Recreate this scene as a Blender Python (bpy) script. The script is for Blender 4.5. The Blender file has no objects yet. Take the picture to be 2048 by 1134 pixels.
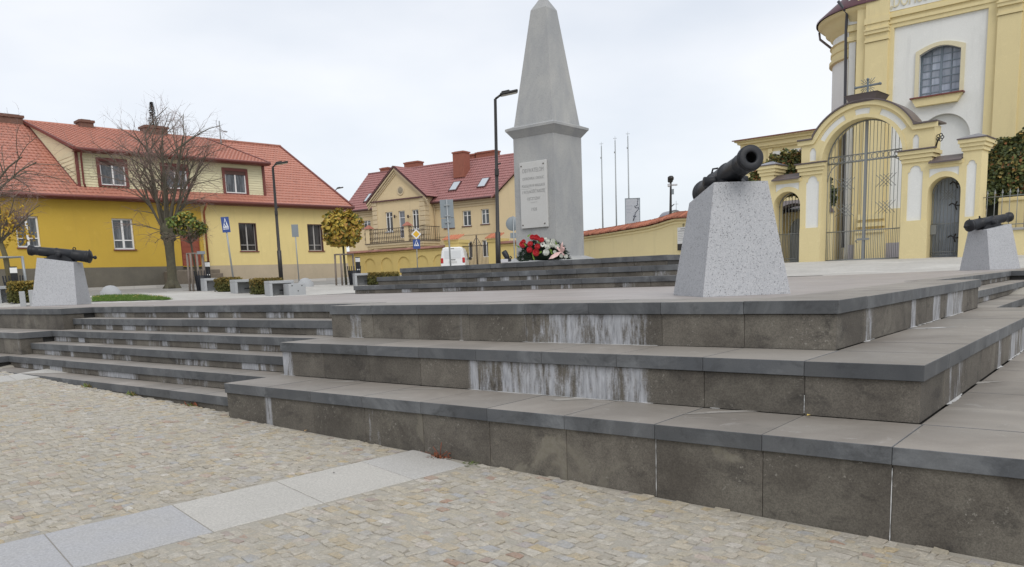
import bpy, bmesh, math, random
from mathutils import Vector, Matrix
from mathutils.geometry import tessellate_polygon
random.seed(7)
sc = bpy.context.scene
COL = sc.collection
R = math.radians

# ------------------------------------------------------------------ camera
FPX, CX, CY = 1602.1, 1011.8, 801.8            # focal length and optical centre in photo pixels
YAW, PITCH, ROLL = 0.6824, 0.1531, -0.0374
CAM = Vector((1.655, -5.622, 0.236))
_F = Vector((-math.sin(YAW), math.cos(YAW), 0)); _R = Vector((math.cos(YAW), math.sin(YAW), 0)); _U = Vector((0, 0, 1))
_F2 = _F*math.cos(PITCH) - _U*math.sin(PITCH); _U2 = _U*math.cos(PITCH) + _F*math.sin(PITCH)
RT = _R*math.cos(ROLL) + _U2*math.sin(ROLL); UP = _U2*math.cos(ROLL) - _R*math.sin(ROLL); FW = _F2
cam_data = bpy.data.cameras.new("camera"); cam = bpy.data.objects.new("camera", cam_data); COL.objects.link(cam)
cam_data.sensor_width = 36; cam_data.lens = FPX/2048*36
cam_data.shift_x = (1024-CX)/2048; cam_data.shift_y = (CY-567)/2048
cam_data.clip_start = .05; cam_data.clip_end = 3000
cam.matrix_world = Matrix(((RT.x, UP.x, -FW.x, CAM.x), (RT.y, UP.y, -FW.y, CAM.y), (RT.z, UP.z, -FW.z, CAM.z), (0, 0, 0, 1)))
sc.camera = cam

# ------------------------------------------------------------------ world: overcast sky
SUN_DIR = Vector((.62, -.46, .80)).normalized()   # towards the sun
w = bpy.data.worlds.new("World"); sc.world = w; w.use_nodes = True
nt = w.node_tree; nt.nodes.clear(); N = nt.nodes.new; LK = nt.links.new
out = N("ShaderNodeOutputWorld"); add = N("ShaderNodeAddShader")
sky = N("ShaderNodeTexSky"); sky.sky_type = 'NISHITA'; sky.sun_disc = False
sky.sun_elevation = math.asin(SUN_DIR.z); sky.sun_rotation = math.atan2(SUN_DIR.x, SUN_DIR.y)
b1 = N("ShaderNodeBackground"); b1.inputs[1].default_value = .02; LK(sky.outputs[0], b1.inputs[0])
tc = N("ShaderNodeTexCoord"); mp = N("ShaderNodeMapping"); mp.inputs['Scale'].default_value = (1.0, 1.0, 2.6)
LK(tc.outputs['Generated'], mp.inputs[0])
n1 = N("ShaderNodeTexNoise"); n1.inputs['Scale'].default_value = 1.9; n1.inputs['Detail'].default_value = 5; n1.inputs['Roughness'].default_value = .48
LK(mp.outputs[0], n1.inputs['Vector'])
cr = N("ShaderNodeValToRGB"); e = cr.color_ramp.elements
e[0].position = .36; e[0].color = (.58, .615, .67, 1); e[1].position = .66; e[1].color = (.775, .78, .795, 1)
LK(n1.outputs['Fac'], cr.inputs[0])
b2 = N("ShaderNodeBackground"); b2.inputs[1].default_value = 1.06; LK(cr.outputs[0], b2.inputs[0])
LK(b1.outputs[0], add.inputs[0]); LK(b2.outputs[0], add.inputs[1]); LK(add.outputs[0], out.inputs[0])

# ------------------------------------------------------------------ sun behind thin cloud
sd = bpy.data.lights.new("sun", 'SUN'); sd.energy = 1.4; sd.angle = R(36); sd.color = (1, .965, .91)
so = bpy.data.objects.new("sun", sd); COL.objects.link(so)
so.rotation_euler = SUN_DIR.to_track_quat('Z', 'Y').to_euler()
sc.view_settings.view_transform = 'Standard'; sc.view_settings.look = 'None'
sc.view_settings.exposure = 0.12; sc.view_settings.gamma = 1

# ------------------------------------------------------------------ places from photo pixels
def ray(u, v): return FW + RT*((u-CX)/FPX) - UP*((v-CY)/FPX)
def hitp(u, v, n, k):
    d = ray(u, v); return CAM + d*((k - n.dot(CAM))/n.dot(d))
def atz(u, v, z): return hitp(u, v, Vector((0, 0, 1)), z)
def atY(u, v, y): return hitp(u, v, Vector((0, 1, 0)), y)
def atD(u, v, D):
    d = ray(u, v); return CAM + d*(D/math.hypot(d.x, d.y))
def sstep(a, b, x):
    t = max(0., min(1., (x-a)/(b-a))); return t*t*(3-2*t)
def interp(x, xs, ys):
    if x <= xs[0]: return ys[0]
    for i in range(1, len(xs)):
        if x <= xs[i]: return ys[i-1] + (ys[i]-ys[i-1])*(x-xs[i-1])/(xs[i]-xs[i-1])
    return ys[-1]
def G(x, y):                                   # height of the ground
    front = -1.161 - .0265*max(-14, min(6, x))
    d = math.hypot(x-CAM.x, y-CAM.y); a = math.degrees(math.atan2(-(x-CAM.x), y-CAM.y))
    left = interp(d, [20, 24, 30, 40, 48, 70], [-.03, -.05, .17, .36, .50, .58])
    left += sstep(55, 61, a)*interp(d, [18, 20, 24, 30], [0, .01, .11, 0])
    right = interp(d, [18, 23, 32, 60], [-.02, -.02, .38, .6])
    mid = sstep(24, 32, a)
    back = left*mid + right*(1-mid)
    k = sstep(-1.2, 2.5, y) if x < -7 else sstep(-1., 11.5, y)
    return front*(1-k) + back*k

def hitG(u, v):                                # where the pixel's ray meets the ground
    D_ = 8.
    while D_ < 90:
        q = atD(u, v, D_)
        if q.z <= G(q.x, q.y): return q
        D_ += .05
    return q
class Fr:
    """upright frame: X = to the right along the wall, Y = away from the viewer, Z up"""
    def __init__(s, O, az):
        s.d = Vector((math.sin(az), math.cos(az), 0)); s.n = Vector((-s.d.y, s.d.x, 0)); s.O = O.copy()
        s.M = Matrix(((s.d.x, s.n.x, 0, O.x), (s.d.y, s.n.y, 0, O.y), (0, 0, 1, O.z), (0, 0, 0, 1)))
    def __call__(s, u, v, t=0.):
        p = hitp(u, v, s.n, s.n.dot(s.O)+t) - s.O
        return (p.dot(s.d), p.z)
    def plane(s, u, v, p0, nrm):                # local point where the pixel ray meets a local plane
        nw = s.M.to_3x3() @ Vector(nrm); pw = s.M @ Vector(p0)
        return s.M.inverted() @ hitp(u, v, nw, nw.dot(pw))

# ------------------------------------------------------------------ materials
MATS = {}
def mat(name, col, rough=.8, metal=0., noise=None, bump=None, spec=None, vary=0., emit=None):
    """noise=(scale, amount, dark/light colour or None); bump=(scale, strength)"""
    if name in MATS: return MATS[name]
    m = bpy.data.materials.new(name); m.use_nodes = True; t = m.node_tree; p = t.nodes["Principled BSDF"]
    MATS[name] = m
    p.inputs['Roughness'].default_value = rough; p.inputs['Metallic'].default_value = metal
    if spec is not None: p.inputs['Specular IOR Level'].default_value = spec
    L = t.links.new; c = rgb(t, col)
    if noise or bump: g = t.nodes.new("ShaderNodeTexCoord").outputs['Object']
    if noise:
        for (s, a, c2) in (noise if isinstance(noise, list) else [noise]):
            nz = tnoise(t, g, s, 6, .6); r = ramp(t, nz, [(.35, (0, 0, 0)), (.68, (1, 1, 1))])
            c = mixc(t, math_(t, 'MULTIPLY', r, a), c, rgb(t, c2))
    if vary:
        oi = t.nodes.new("ShaderNodeObjectInfo")
        k = math_(t, 'MULTIPLY_ADD', oi.outputs['Random'], 2*vary, 1-vary)
        c = vmul(t, c, k)
    L(c, p.inputs['Base Color'])
    if bump:
        bn = tnoise(t, g, bump[0], 5, .65)
        bm = t.nodes.new("ShaderNodeBump"); bm.inputs['Strength'].default_value = bump[1]; bm.inputs['Distance'].default_value = bump[2] if len(bump) > 2 else .01
        L(bn, bm.inputs['Height']); L(bm.outputs[0], p.inputs['Normal'])
    return m
def rgb(t, c):
    n = t.nodes.new("ShaderNodeRGB"); n.outputs[0].default_value = (*c[:3], 1); return n.outputs[0]
def tnoise(t, vec, scale, detail=4, rough=.5, dist=0.):
    n = t.nodes.new("ShaderNodeTexNoise"); n.inputs['Scale'].default_value = scale; n.inputs['Detail'].default_value = detail
    n.inputs['Roughness'].default_value = rough; n.inputs['Distortion'].default_value = dist
    t.links.new(vec, n.inputs['Vector']); return n.outputs['Fac']
def tvor(t, vec, scale, feat='F1', outp='Distance', rnd=1.):
    n = t.nodes.new("ShaderNodeTexVoronoi"); n.feature = feat; n.inputs['Scale'].default_value = scale
    n.inputs['Randomness'].default_value = rnd; t.links.new(vec, n.inputs['Vector']); return n.outputs[outp]
def ramp(t, fac, stops):
    n = t.nodes.new("ShaderNodeValToRGB"); els = n.color_ramp.elements
    while len(els) < len(stops): els.new(.5)
    for e_, (p_, c_) in zip(els, stops): e_.position = p_; e_.color = (*c_, 1)
    t.links.new(fac, n.inputs[0]); return n.outputs[0]
def _in(t, sock, v):
    if hasattr(v, 'links'): t.links.new(v, sock)
    else: sock.default_value = v
def math_(t, op, a, b=0., c=0., clamp=False):
    n = t.nodes.new("ShaderNodeMath"); n.operation = op; n.use_clamp = clamp
    _in(t, n.inputs[0], a); _in(t, n.inputs[1], b)
    if op in ('MULTIPLY_ADD', 'SMOOTH_MIN'): _in(t, n.inputs[2], c)
    return n.outputs[0]
def mixc(t, f, a, b, mode='MIX'):
    n = t.nodes.new("ShaderNodeMix"); n.data_type = 'RGBA'; n.blend_type = mode
    _in(t, n.inputs[0], f); t.links.new(a, n.inputs[6]); t.links.new(b, n.inputs[7]); return n.outputs[2]
def vmul(t, c, k):
    n = t.nodes.new("ShaderNodeVectorMath"); n.operation = 'SCALE'
    t.links.new(c, n.inputs[0]); _in(t, n.inputs['Scale'], k); return n.outputs[0]
def vscale(t, vec, s):
    n = t.nodes.new("ShaderNodeMapping"); n.inputs['Scale'].default_value = s; t.links.new(vec, n.inputs[0]); return n.outputs[0]
def newmat(name, rough=.8, spec=.5):
    m = bpy.data.materials.new(name); m.use_nodes = True; MATS[name] = m
    t = m.node_tree; p = t.nodes["Principled BSDF"]; p.inputs['Roughness'].default_value = rough; p.inputs['Specular IOR Level'].default_value = spec
    return m, t, p
def addbump(t, p, h, strength, dist):
    b = t.nodes.new("ShaderNodeBump"); b.inputs['Strength'].default_value = strength; b.inputs['Distance'].default_value = dist
    t.links.new(h, b.inputs['Height']); t.links.new(b.outputs[0], p.inputs['Normal'])
def attr(t, name, kind='OBJECT', o='Fac'):
    n = t.nodes.new("ShaderNodeAttribute"); n.attribute_type = kind; n.attribute_name = name; return n.outputs[o]

# ------------------------------------------------------------------ mesh collector
class MB:
    def __init__(s): s.v = []; s.f = []; s.m = []; s.sm = []
    def add(s, vs, fs, m=0, smooth=False):
        o = len(s.v); s.v += [tuple(a) for a in vs]; s.f += [tuple(i+o for i in f) for f in fs]
        s.m += [m]*len(fs); s.sm += [smooth]*len(fs); return s
    def box(s, x0, y0, z0, x1, y1, z1, m=0):
        if x0 > x1: x0, x1 = x1, x0
        if y0 > y1: y0, y1 = y1, y0
        if z0 > z1: z0, z1 = z1, z0
        vs = [(x, y, z) for z in (z0, z1) for y in (y0, y1) for x in (x0, x1)]
        return s.add(vs, [(0, 2, 3, 1), (4, 5, 7, 6), (0, 1, 5, 4), (2, 6, 7, 3), (0, 4, 6, 2), (1, 3, 7, 5)], m)
    def cbox(s, x0, y0, z0, x1, y1, z1, c=.006, m=0, mt=None):
        """box with chamfered edges; mt = material of the top"""
        mt = m if mt is None else mt
        xs = (x0, x0+c, x1-c, x1); ys = (y0, y0+c, y1-c, y1); zs = (z0, z0+c, z1-c, z1)
        V = {}; vs = []
        for i in range(4):
            for j in range(4):
                for k in range(4):
                    e_ = (i in (0, 3)) + (j in (0, 3)) + (k in (0, 3))
                    if e_ == 1: V[(i, j, k)] = len(vs); vs.append((xs[i], ys[j], zs[k]))
        F = []; M = []
        q = lambda *a: tuple(V[b] for b in a)
        for i, fl in ((0, 1), (3, 0)):
            a = q((i, 1, 1), (i, 2, 1), (i, 2, 2), (i, 1, 2)); F.append(a[::-1] if fl else a); M.append(m)
            a = q((1, i, 1), (1, i, 2), (2, i, 2), (2, i, 1)); F.append(a[::-1] if fl else a); M.append(m)
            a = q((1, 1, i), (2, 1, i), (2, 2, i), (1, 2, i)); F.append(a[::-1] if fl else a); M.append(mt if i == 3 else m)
        for i in (0, 3):
            I = 1 if i == 0 else 2
            for j in (0, 3):
                J = 1 if j == 0 else 2
                F += [q((i, J, 1), (I, j, 1), (I, j, 2), (i, J, 2)), q((i, 1, J), (I, 1, j), (I, 2, j), (i, 2, J)), q((1, i, J), (1, I, j), (2, I, j), (2, i, J))]
                M += [m, m, m]
                for k in (0, 3):
                    K = 1 if k == 0 else 2
                    F.append(q((i, J, K), (I, j, K), (I, J, k))); M.append(m)
        o = len(s.v); s.v += vs; s.f += [tuple(a+o for a in f) for f in F]; s.m += M; s.sm += [False]*len(F); s._fix = True
        return s
    def plate(s, outer, holes=(), y0=0., y1=.1, m=0, mh=None, axis='y'):
        """polygon with holes in XZ, thickness along Y"""
        polys = [[Vector((a, b, 0)) for a, b in outer]] + [[Vector((a, b, 0)) for a, b in h] for h in holes]
        tri = tessellate_polygon(polys); flat = [p for pl in polys for p in pl]; n = len(flat)
        if axis == 'y': P = lambda p, t: (p.x, t, p.y)
        elif axis == 'x': P = lambda p, t: (t, p.x, p.y)
        else: P = lambda p, t: (p.x, p.y, t)
        vs = [P(p, y0) for p in flat] + [P(p, y1) for p in flat]
        fs = [tuple(a) for a in tri] + [tuple(i+n for i in a[::-1]) for a in tri]
        ms = [m]*len(fs); b = 0
        for k, pl in enumerate(polys):
            L = len(pl)
            for i in range(L):
                j = (i+1) % L; fs.append((b+i, b+j, b+j+n, b+i+n)); ms.append(m if k == 0 else (m if mh is None else mh))
            b += L
        o = len(s.v); s.v += vs; s.f += [tuple(a+o for a in f) for f in fs]; s.m += ms; s.sm += [False]*len(fs); s._fix = True
        return s
    def tube(s, pts, rad, n=8, m=0, cap=True):
        pts = [Vector(p) for p in pts]; rs = rad if isinstance(rad, (list, tuple)) else [rad]*len(pts)
        vs = []; up = None
        for i, p in enumerate(pts):
            t = (pts[min(i+1, len(pts)-1)] - pts[max(i-1, 0)]); t = t.normalized() if t.length > 1e-9 else Vector((0, 0, 1))
            if up is None: up = t.orthogonal().normalized()
            up = (up - t*up.dot(t)); up = up.normalized() if up.length > 1e-6 else t.orthogonal().normalized()
            bt = t.cross(up)
            for k in range(n):
                a = 2*math.pi*k/n; vs.append(p + (up*math.cos(a) + bt*math.sin(a))*rs[i])
        fs = [(i*n+k, i*n+(k+1) % n, (i+1)*n+(k+1) % n, (i+1)*n+k) for i in range(len(pts)-1) for k in range(n)]
        s.add(vs, fs, m, True)
        if cap:
            o = len(s.v)-len(vs); s.f += [tuple(o+k for k in range(n))[::-1], tuple(o+(len(pts)-1)*n+k for k in range(n))]; s.m += [m]*2; s.sm += [False]*2
        return s
    def bar(s, p, q, r, m=0, n=4): return s.tube([p, q], r, n, m)
    def lathe(s, prof, M=None, n=24, m=0, smooth=True):
        """profile [(radius, height)] turned about local Z, placed by matrix M"""
        M = M or Matrix()
        vs = [M @ Vector((r*math.cos(2*math.pi*k/n), r*math.sin(2*math.pi*k/n), h)) for r, h in prof for k in range(n)]
        fs = [(i*n+k, i*n+(k+1) % n, (i+1)*n+(k+1) % n, (i+1)*n+k) for i in range(len(prof)-1) for k in range(n)]
        return s.add(vs, fs, m, smooth)
    def frustum(s, b, t, z0, z1, m=0, top=True, bot=True):
        """b, t: lists of (x,y) corner points"""
        n = len(b)
        z0 = z0 if isinstance(z0, (list, tuple)) else [z0]*n; z1 = z1 if isinstance(z1, (list, tuple)) else [z1]*n
        vs = [(p[0], p[1], z0[i]) for i, p in enumerate(b)] + [(p[0], p[1], z1[i]) for i, p in enumerate(t)]
        fs = [(i, (i+1) % n, (i+1) % n+n, i+n) for i in range(n)]
        if bot: fs.append(tuple(range(n))[::-1])
        if top: fs.append(tuple(range(n, 2*n)))
        return s.add(vs, fs, m)
    def mesh(s, name, mats):
        me = bpy.data.meshes.new(name); me.from_pydata(s.v, [], s.f)
        for a in mats: me.materials.append(a)
        me.polygons.foreach_set('material_index', s.m); me.polygons.foreach_set('use_smooth', s.sm)
        if getattr(s, '_fix', False):
            b = bmesh.new(); b.from_mesh(me); bmesh.ops.recalc_face_normals(b, faces=b.faces); b.to_mesh(me); b.free()
        me.update(); return me
    def build(s, name, mats, parent=None, M=None, **kw):
        if not isinstance(mats, (list, tuple)): mats = [mats]
        return put(name, s.mesh(name, mats), parent, M, **kw)
PLACED = {}
def inv(o): return PLACED[o.name].inverted()
def put(name, me, parent=None, M=None, **kw):
    o = bpy.data.objects.new(name, me); COL.objects.link(o)
    if parent: o.parent = parent
    if M is not None: o.matrix_local = M if isinstance(M, Matrix) else Matrix.Translation(Vector(M))
    for k, v_ in kw.items(): o[k] = v_
    PLACED[o.name] = (M if isinstance(M, Matrix) else Matrix.Translation(Vector(M))) if M is not None else Matrix()
    return o
def thing(name, label, cat, M=None, group=None):
    o = put(name, None, None, M); o['label'] = label; o['category'] = cat
    if group: o['group'] = group
    return o
def tag(o, label, cat, group=None):
    o['label'] = label; o['category'] = cat
    if group: o['group'] = group
    return o
def copy_tree(o, M, label, parent=None):
    c = o.copy(); COL.objects.link(c)
    if parent is None:
        c.matrix_local = M; c['label'] = label
    else: c.parent = parent
    for ch in [x for x in ALL_CHILDREN(o)]: copy_tree(ch, None, None, c)
    return c
def ALL_CHILDREN(o): return [x for x in COL.objects if x.parent == o]
def T(x, y, z, rz=0): return Matrix.Translation((x, y, z)) @ Matrix.Rotation(rz, 4, 'Z')
def arc(cx, cz, r, a0, a1, n, rz=None):
    rz = r if rz is None else rz
    return [(cx + r*math.cos(R(a0+(a1-a0)*i/n)), cz + rz*math.sin(R(a0+(a1-a0)*i/n))) for i in range(n+1)]
def arch_poly(s0, s1, z0, zs, n=16, rise=None):
    """opening with a round head: springs at zs"""
    r = (s1-s0)/2; return [(s0, z0), (s1, z0)] + arc((s0+s1)/2, zs, r, 0, 180, n, rise or r)
def text_mesh(txt, size, depth=.004, align='CENTER'):
    c = bpy.data.curves.new("lettering", 'FONT'); c.body = txt; c.size = size; c.extrude = depth; c.align_x = align; c.resolution_u = 3
    o = bpy.data.objects.new("lettering", c); COL.objects.link(o)
    me = bpy.data.meshes.new_from_object(o.evaluated_get(bpy.context.evaluated_depsgraph_get())); bpy.data.objects.remove(o); return me
XZ = Matrix(((1, 0, 0, 0), (0, 0, -1, 0), (0, 1, 0, 0), (0, 0, 0, 1)))   # lettering stands upright, faces -Y
# ================================================================== MATERIALS of the monument
def stone_front(name, col, col2, riser=False):
    m, t, p = newmat(name, .62 if not riser else .8, .4)
    g = t.nodes.new("ShaderNodeNewGeometry").outputs['Position']
    oi = t.nodes.new("ShaderNodeObjectInfo").outputs['Random']
    c = mixc(t, ramp(t, tnoise(t, g, 2.3, 5, .6), [(.35, (0, 0, 0)), (.7, (1, 1, 1))]), rgb(t, col), rgb(t, col2))
    mot = tnoise(t, g, 1.6, 6, .68, .9)
    c = mixc(t, ramp(t, mot, [(.50, (0, 0, 0)), (.68, (.8, .8, .8))]), c, rgb(t, (.17, .155, .128) if riser else (.17, .178, .185)))
    mot2 = tnoise(t, vscale(t, g, (1, 1, 1.6)), 3.7, 5, .7, .5)
    c = mixc(t, ramp(t, mot2, [(.54, (0, 0, 0)), (.70, (.75, .75, .75))]), c, rgb(t, (.042, .038, .034) if riser else (.045, .047, .05)))
    if riser:
        spk = math_(t, 'MULTIPLY', sm(t, tnoise(t, g, 38, 4, .75), .585, .66), sm(t, tnoise(t, g, 2.6, 4, .6), .50, .62))
        c = mixc(t, math_(t, 'MULTIPLY', spk, .55), c, rgb(t, (.34, .32, .28)))
    fine = tnoise(t, g, 110, 3, .8)
    c = vmul(t, c, math_(t, 'MULTIPLY_ADD', fine, 1.7 if riser else .45, .15 if riser else .78))
    c = vmul(t, c, math_(t, 'MULTIPLY_ADD', oi, .4, .8))
    # lime washed out of the joints: runs down the face in streaks
    sx = t.nodes.new("ShaderNodeSeparateXYZ"); t.links.new(g, sx.inputs[0])
    s = math_(t, 'ADD', sx.outputs[0], sx.outputs[1])
    cmb = t.nodes.new("ShaderNodeCombineXYZ"); t.links.new(s, cmb.inputs[0]); t.links.new(math_(t, 'MULTIPLY', sx.outputs[2], .16), cmb.inputs[2])
    st = tnoise(t, cmb.outputs[0], 17, 5, .72); st2 = tnoise(t, cmb.outputs[0], 2.2, 2, .5)
    grain = tnoise(t, g, 60, 3, .7)
    amt = attr(t, 'lime')
    a = attr(t, 'lime_from'); b = attr(t, 'lime_to')
    inside = math_(t, 'MULTIPLY', sm(t, s, a, math_(t, 'ADD', a, .05)), math_(t, 'SUBTRACT', 1., sm(t, s, math_(t, 'SUBTRACT', b, .05), b)))
    k = math_(t, 'ADD', math_(t, 'MULTIPLY', st, .62), math_(t, 'MULTIPLY', st2, .55))
    k = math_(t, 'ADD', k, math_(t, 'MULTIPLY_ADD', grain, .14, -.07))
    wide = math_(t, 'MULTIPLY', math_(t, 'SUBTRACT', b, a), .22)     # streaks thin out towards both ends of a stretch
    soft = math_(t, 'MULTIPLY', sm(t, s, a, math_(t, 'ADD', a, wide)), math_(t, 'SUBTRACT', 1., sm(t, s, math_(t, 'SUBTRACT', b, wide), b)))
    k = math_(t, 'ADD', k, math_(t, 'MULTIPLY_ADD', soft, .13, -.10))
    thr = math_(t, 'MULTIPLY_ADD', amt, -.34, .835)
    k = math_(t, 'MULTIPLY', sm(t, k, thr, math_(t, 'ADD', thr, .16)), inside)
    k = math_(t, 'MULTIPLY', k, math_(t, 'GREATER_THAN', amt, .01))
    lime = ramp(t, tnoise(t, cmb.outputs[0], 40, 3, .6), [(.3, (.26, .27, .29)), (.7, (.52, .53, .56))])
    c = mixc(t, math_(t, 'MULTIPLY', k, math_(t, 'MULTIPLY_ADD', st, 1.0, .28), 0., True), c, lime)
    # ochre deposit in blotches
    ru = attr(t, 'rust'); rn = tnoise(t, g, 2.1, 5, .6, .6)
    rk = math_(t, 'MULTIPLY', sm(t, rn, .53, .6), ru)
    och = mixc(t, tnoise(t, g, 30, 4, .7), rgb(t, (.13, .115, .08)), rgb(t, (.27, .25, .21)))
    c = mixc(t, math_(t, 'MULTIPLY', rk, .8), c, och)
    t.links.new(c, p.inputs['Base Color'])
    h = tnoise(t, g, 220 if riser else 90, 3, .7)
    addbump(t, p, h, .45 if riser else .12, .004)
    return m
def sm(t, x, a, b):
    n = t.nodes.new("ShaderNodeMapRange"); n.interpolation_type = 'SMOOTHSTEP'
    _in(t, n.inputs[0], x); _in(t, n.inputs[1], a); _in(t, n.inputs[2], b); return n.outputs[0]
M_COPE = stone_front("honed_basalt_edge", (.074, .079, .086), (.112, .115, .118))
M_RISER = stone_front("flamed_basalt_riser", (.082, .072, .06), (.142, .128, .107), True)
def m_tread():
    m, t, p = newmat("skylit_flamed_tread_top", .55, .45)  # flamed, dusty stone; sky reflection on the tops is put into this pale colour
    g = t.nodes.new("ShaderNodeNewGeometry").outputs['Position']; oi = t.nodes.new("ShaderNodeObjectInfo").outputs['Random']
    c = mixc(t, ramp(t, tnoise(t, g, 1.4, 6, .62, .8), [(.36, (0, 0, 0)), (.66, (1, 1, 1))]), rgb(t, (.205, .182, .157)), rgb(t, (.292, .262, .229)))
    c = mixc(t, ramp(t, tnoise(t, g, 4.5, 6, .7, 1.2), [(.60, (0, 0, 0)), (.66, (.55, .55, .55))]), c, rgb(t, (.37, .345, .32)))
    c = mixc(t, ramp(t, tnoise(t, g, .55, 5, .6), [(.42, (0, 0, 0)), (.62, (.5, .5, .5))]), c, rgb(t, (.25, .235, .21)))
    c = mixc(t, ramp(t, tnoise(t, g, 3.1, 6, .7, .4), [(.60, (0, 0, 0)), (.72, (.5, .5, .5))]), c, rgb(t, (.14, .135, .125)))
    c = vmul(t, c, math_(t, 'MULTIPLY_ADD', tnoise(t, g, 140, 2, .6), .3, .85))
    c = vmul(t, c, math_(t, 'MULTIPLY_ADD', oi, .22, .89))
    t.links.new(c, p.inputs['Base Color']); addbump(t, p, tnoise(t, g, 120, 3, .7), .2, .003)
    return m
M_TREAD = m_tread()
def m_platform():
    m, t, p = newmat("platform_paving", .5, .45)
    g = t.nodes.new("ShaderNodeNewGeometry").outputs['Position']
    br = t.nodes.new("ShaderNodeTexBrick"); br.offset = 0; br.inputs['Scale'].default_value = 1; br.inputs['Brick Width'].default_value = .675; br.inputs['Row Height'].default_value = .675
    br.inputs['Mortar Size'].default_value = .006; br.inputs['Color1'].default_value = (.325, .285, .262, 1); br.inputs['Color2'].default_value = (.285, .252, .232, 1); br.inputs['Mortar'].default_value = (.13, .12, .11, 1)
    t.links.new(g, br.inputs['Vector'])
    c = mixc(t, ramp(t, tnoise(t, g, .9, 6, .65, .6), [(.4, (0, 0, 0)), (.7, (.6, .6, .6))]), br.outputs[0], rgb(t, (.40, .37, .345)))
    c = mixc(t, ramp(t, tnoise(t, vscale(t, g, (1, .35, 1)), 6, 5, .7), [(.58, (0, 0, 0)), (.7, (.4, .4, .4))]), c, rgb(t, (.2, .185, .17)))
    t.links.new(c, p.inputs['Base Color']); addbump(t, p, tnoise(t, g, 70, 3, .7), .15, .004); return m
M_PLAT = m_platform()
M_CORE = mat("joint_mortar", (.05, .048, .045), .95)
def m_plinth():
    m, t, p = newmat("pitted_grey_granite", .75, .35)
    g = t.nodes.new("ShaderNodeTexCoord").outputs['Object']
    c = mixc(t, tnoise(t, g, 3, 4, .6), rgb(t, (.33, .34, .36)), rgb(t, (.41, .42, .44)))
    c = mixc(t, ramp(t, tnoise(t, g, 75, 3, .75), [(.42, (0, 0, 0)), (.62, (.6, .6, .6))]), c, rgb(t, (.52, .52, .53)))
    pit = tvor(t, mixv(t, g, 80), 72)                      # small dark chips of mica
    sel = tnoise(t, g, 34, 3, .6)
    k = math_(t, 'MULTIPLY', math_(t, 'LESS_THAN', pit, .32), math_(t, 'GREATER_THAN', sel, .49))
    c = mixc(t, math_(t, 'MULTIPLY', k, .72), c, rgb(t, (.115, .115, .12)))
    t.links.new(c, p.inputs['Base Color']); addbump(t, p, math_(t, 'SUBTRACT', tnoise(t, g, 90, 3, .7), k), .35, .006); return m
def mixv(t, g, s):
    n = t.nodes.new("ShaderNodeVectorMath"); n.operation = 'ADD'; t.links.new(g, n.inputs[0])
    q = t.nodes.new("ShaderNodeTexNoise"); q.inputs['Scale'].default_value = s; t.links.new(g, q.inputs['Vector'])
    q2 = t.nodes.new("ShaderNodeVectorMath"); q2.operation = 'SCALE'; q2.inputs['Scale'].default_value = .022; t.links.new(q.outputs['Color'], q2.inputs[0])
    t.links.new(q2.outputs[0], n.inputs[1]); return n.outputs[0]
M_PLINTH = m_plinth()
def m_obelisk():
    m, t, p = newmat("washed_grey_render", .85, .3)
    g = t.nodes.new("ShaderNodeTexCoord").outputs['Object']
    c = mixc(t, ramp(t, tnoise(t, vscale(t, g, (1, 1, .45)), 2.2, 6, .62, .5), [(.33, (0, 0, 0)), (.68, (1, 1, 1))]), rgb(t, (.32, .328, .335)), rgb(t, (.42, .42, .405)))
    c = mixc(t, ramp(t, tnoise(t, g, 55, 4, .8), [(.5, (0, 0, 0)), (.72, (.65, .65, .65))]), c, rgb(t, (.17, .175, .18)))
    c = mixc(t, ramp(t, tnoise(t, vscale(t, g, (2.5, 2.5, .3)), 3, 4, .6), [(.6, (0, 0, 0)), (.75, (.45, .45, .45))]), c, rgb(t, (.45, .44, .41)))
    t.links.new(c, p.inputs['Base Color']); addbump(t, p, tnoise(t, g, 60, 4, .75), .5, .008); return m
M_OBEL = m_obelisk()
M_IRON = mat("cast_iron_black", (.012, .013, .016), .48, .0, noise=(9, .5, (.026, .028, .033)), bump=(60, .25, .004), spec=.35)
M_BLACK = mat("black_paint", (.012, .012, .013), .4)

# ================================================================== TERRACE
terr = thing("stepped_terrace", "low three-tier basalt terrace with a flight of steps, carrying obelisk and cannons", "terrace")
H, DT, OV, TH = .34, .672, .022, .093
_cache = {}
def slab(name, x0, y0, z0, x1, y1, z1, mats, c=.006, parent=None, **kw):
    """a stone slab as an object of its own; equal slabs share one mesh"""
    key = (name, round(x1-x0, 3), round(y1-y0, 3), round(z1-z0, 3), mats[0].name)
    if key not in _cache:
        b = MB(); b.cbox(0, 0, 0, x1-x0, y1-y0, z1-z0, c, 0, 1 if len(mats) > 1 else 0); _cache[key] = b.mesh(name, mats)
    # hair's-breadth differences in how each stone sits
    M = Matrix.Translation((x0, y0, z0 + random.uniform(-.0015, .001))) @ Matrix.Rotation(random.uniform(-.0012, .0012), 4, 'Y')
    return put(name, _cache[key], parent or terr, M, **kw)
def cuts(a0, a1, n): return [a0 + (a1-a0)*i/n for i in range(n+1)]
LIME = []      # (kind, level, from, to, amount): streaked stretches, s = x + y
def lime_for(z, s0, s1):
    best = None
    for (zz, a, b, amt) in LIME:
        if abs(zz-z) < .02 and b > s0 and a < s1: best = (max(a, s0-.3), min(b, s1+.3), amt) if best is None or amt > best[2] else best
    return best
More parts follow.
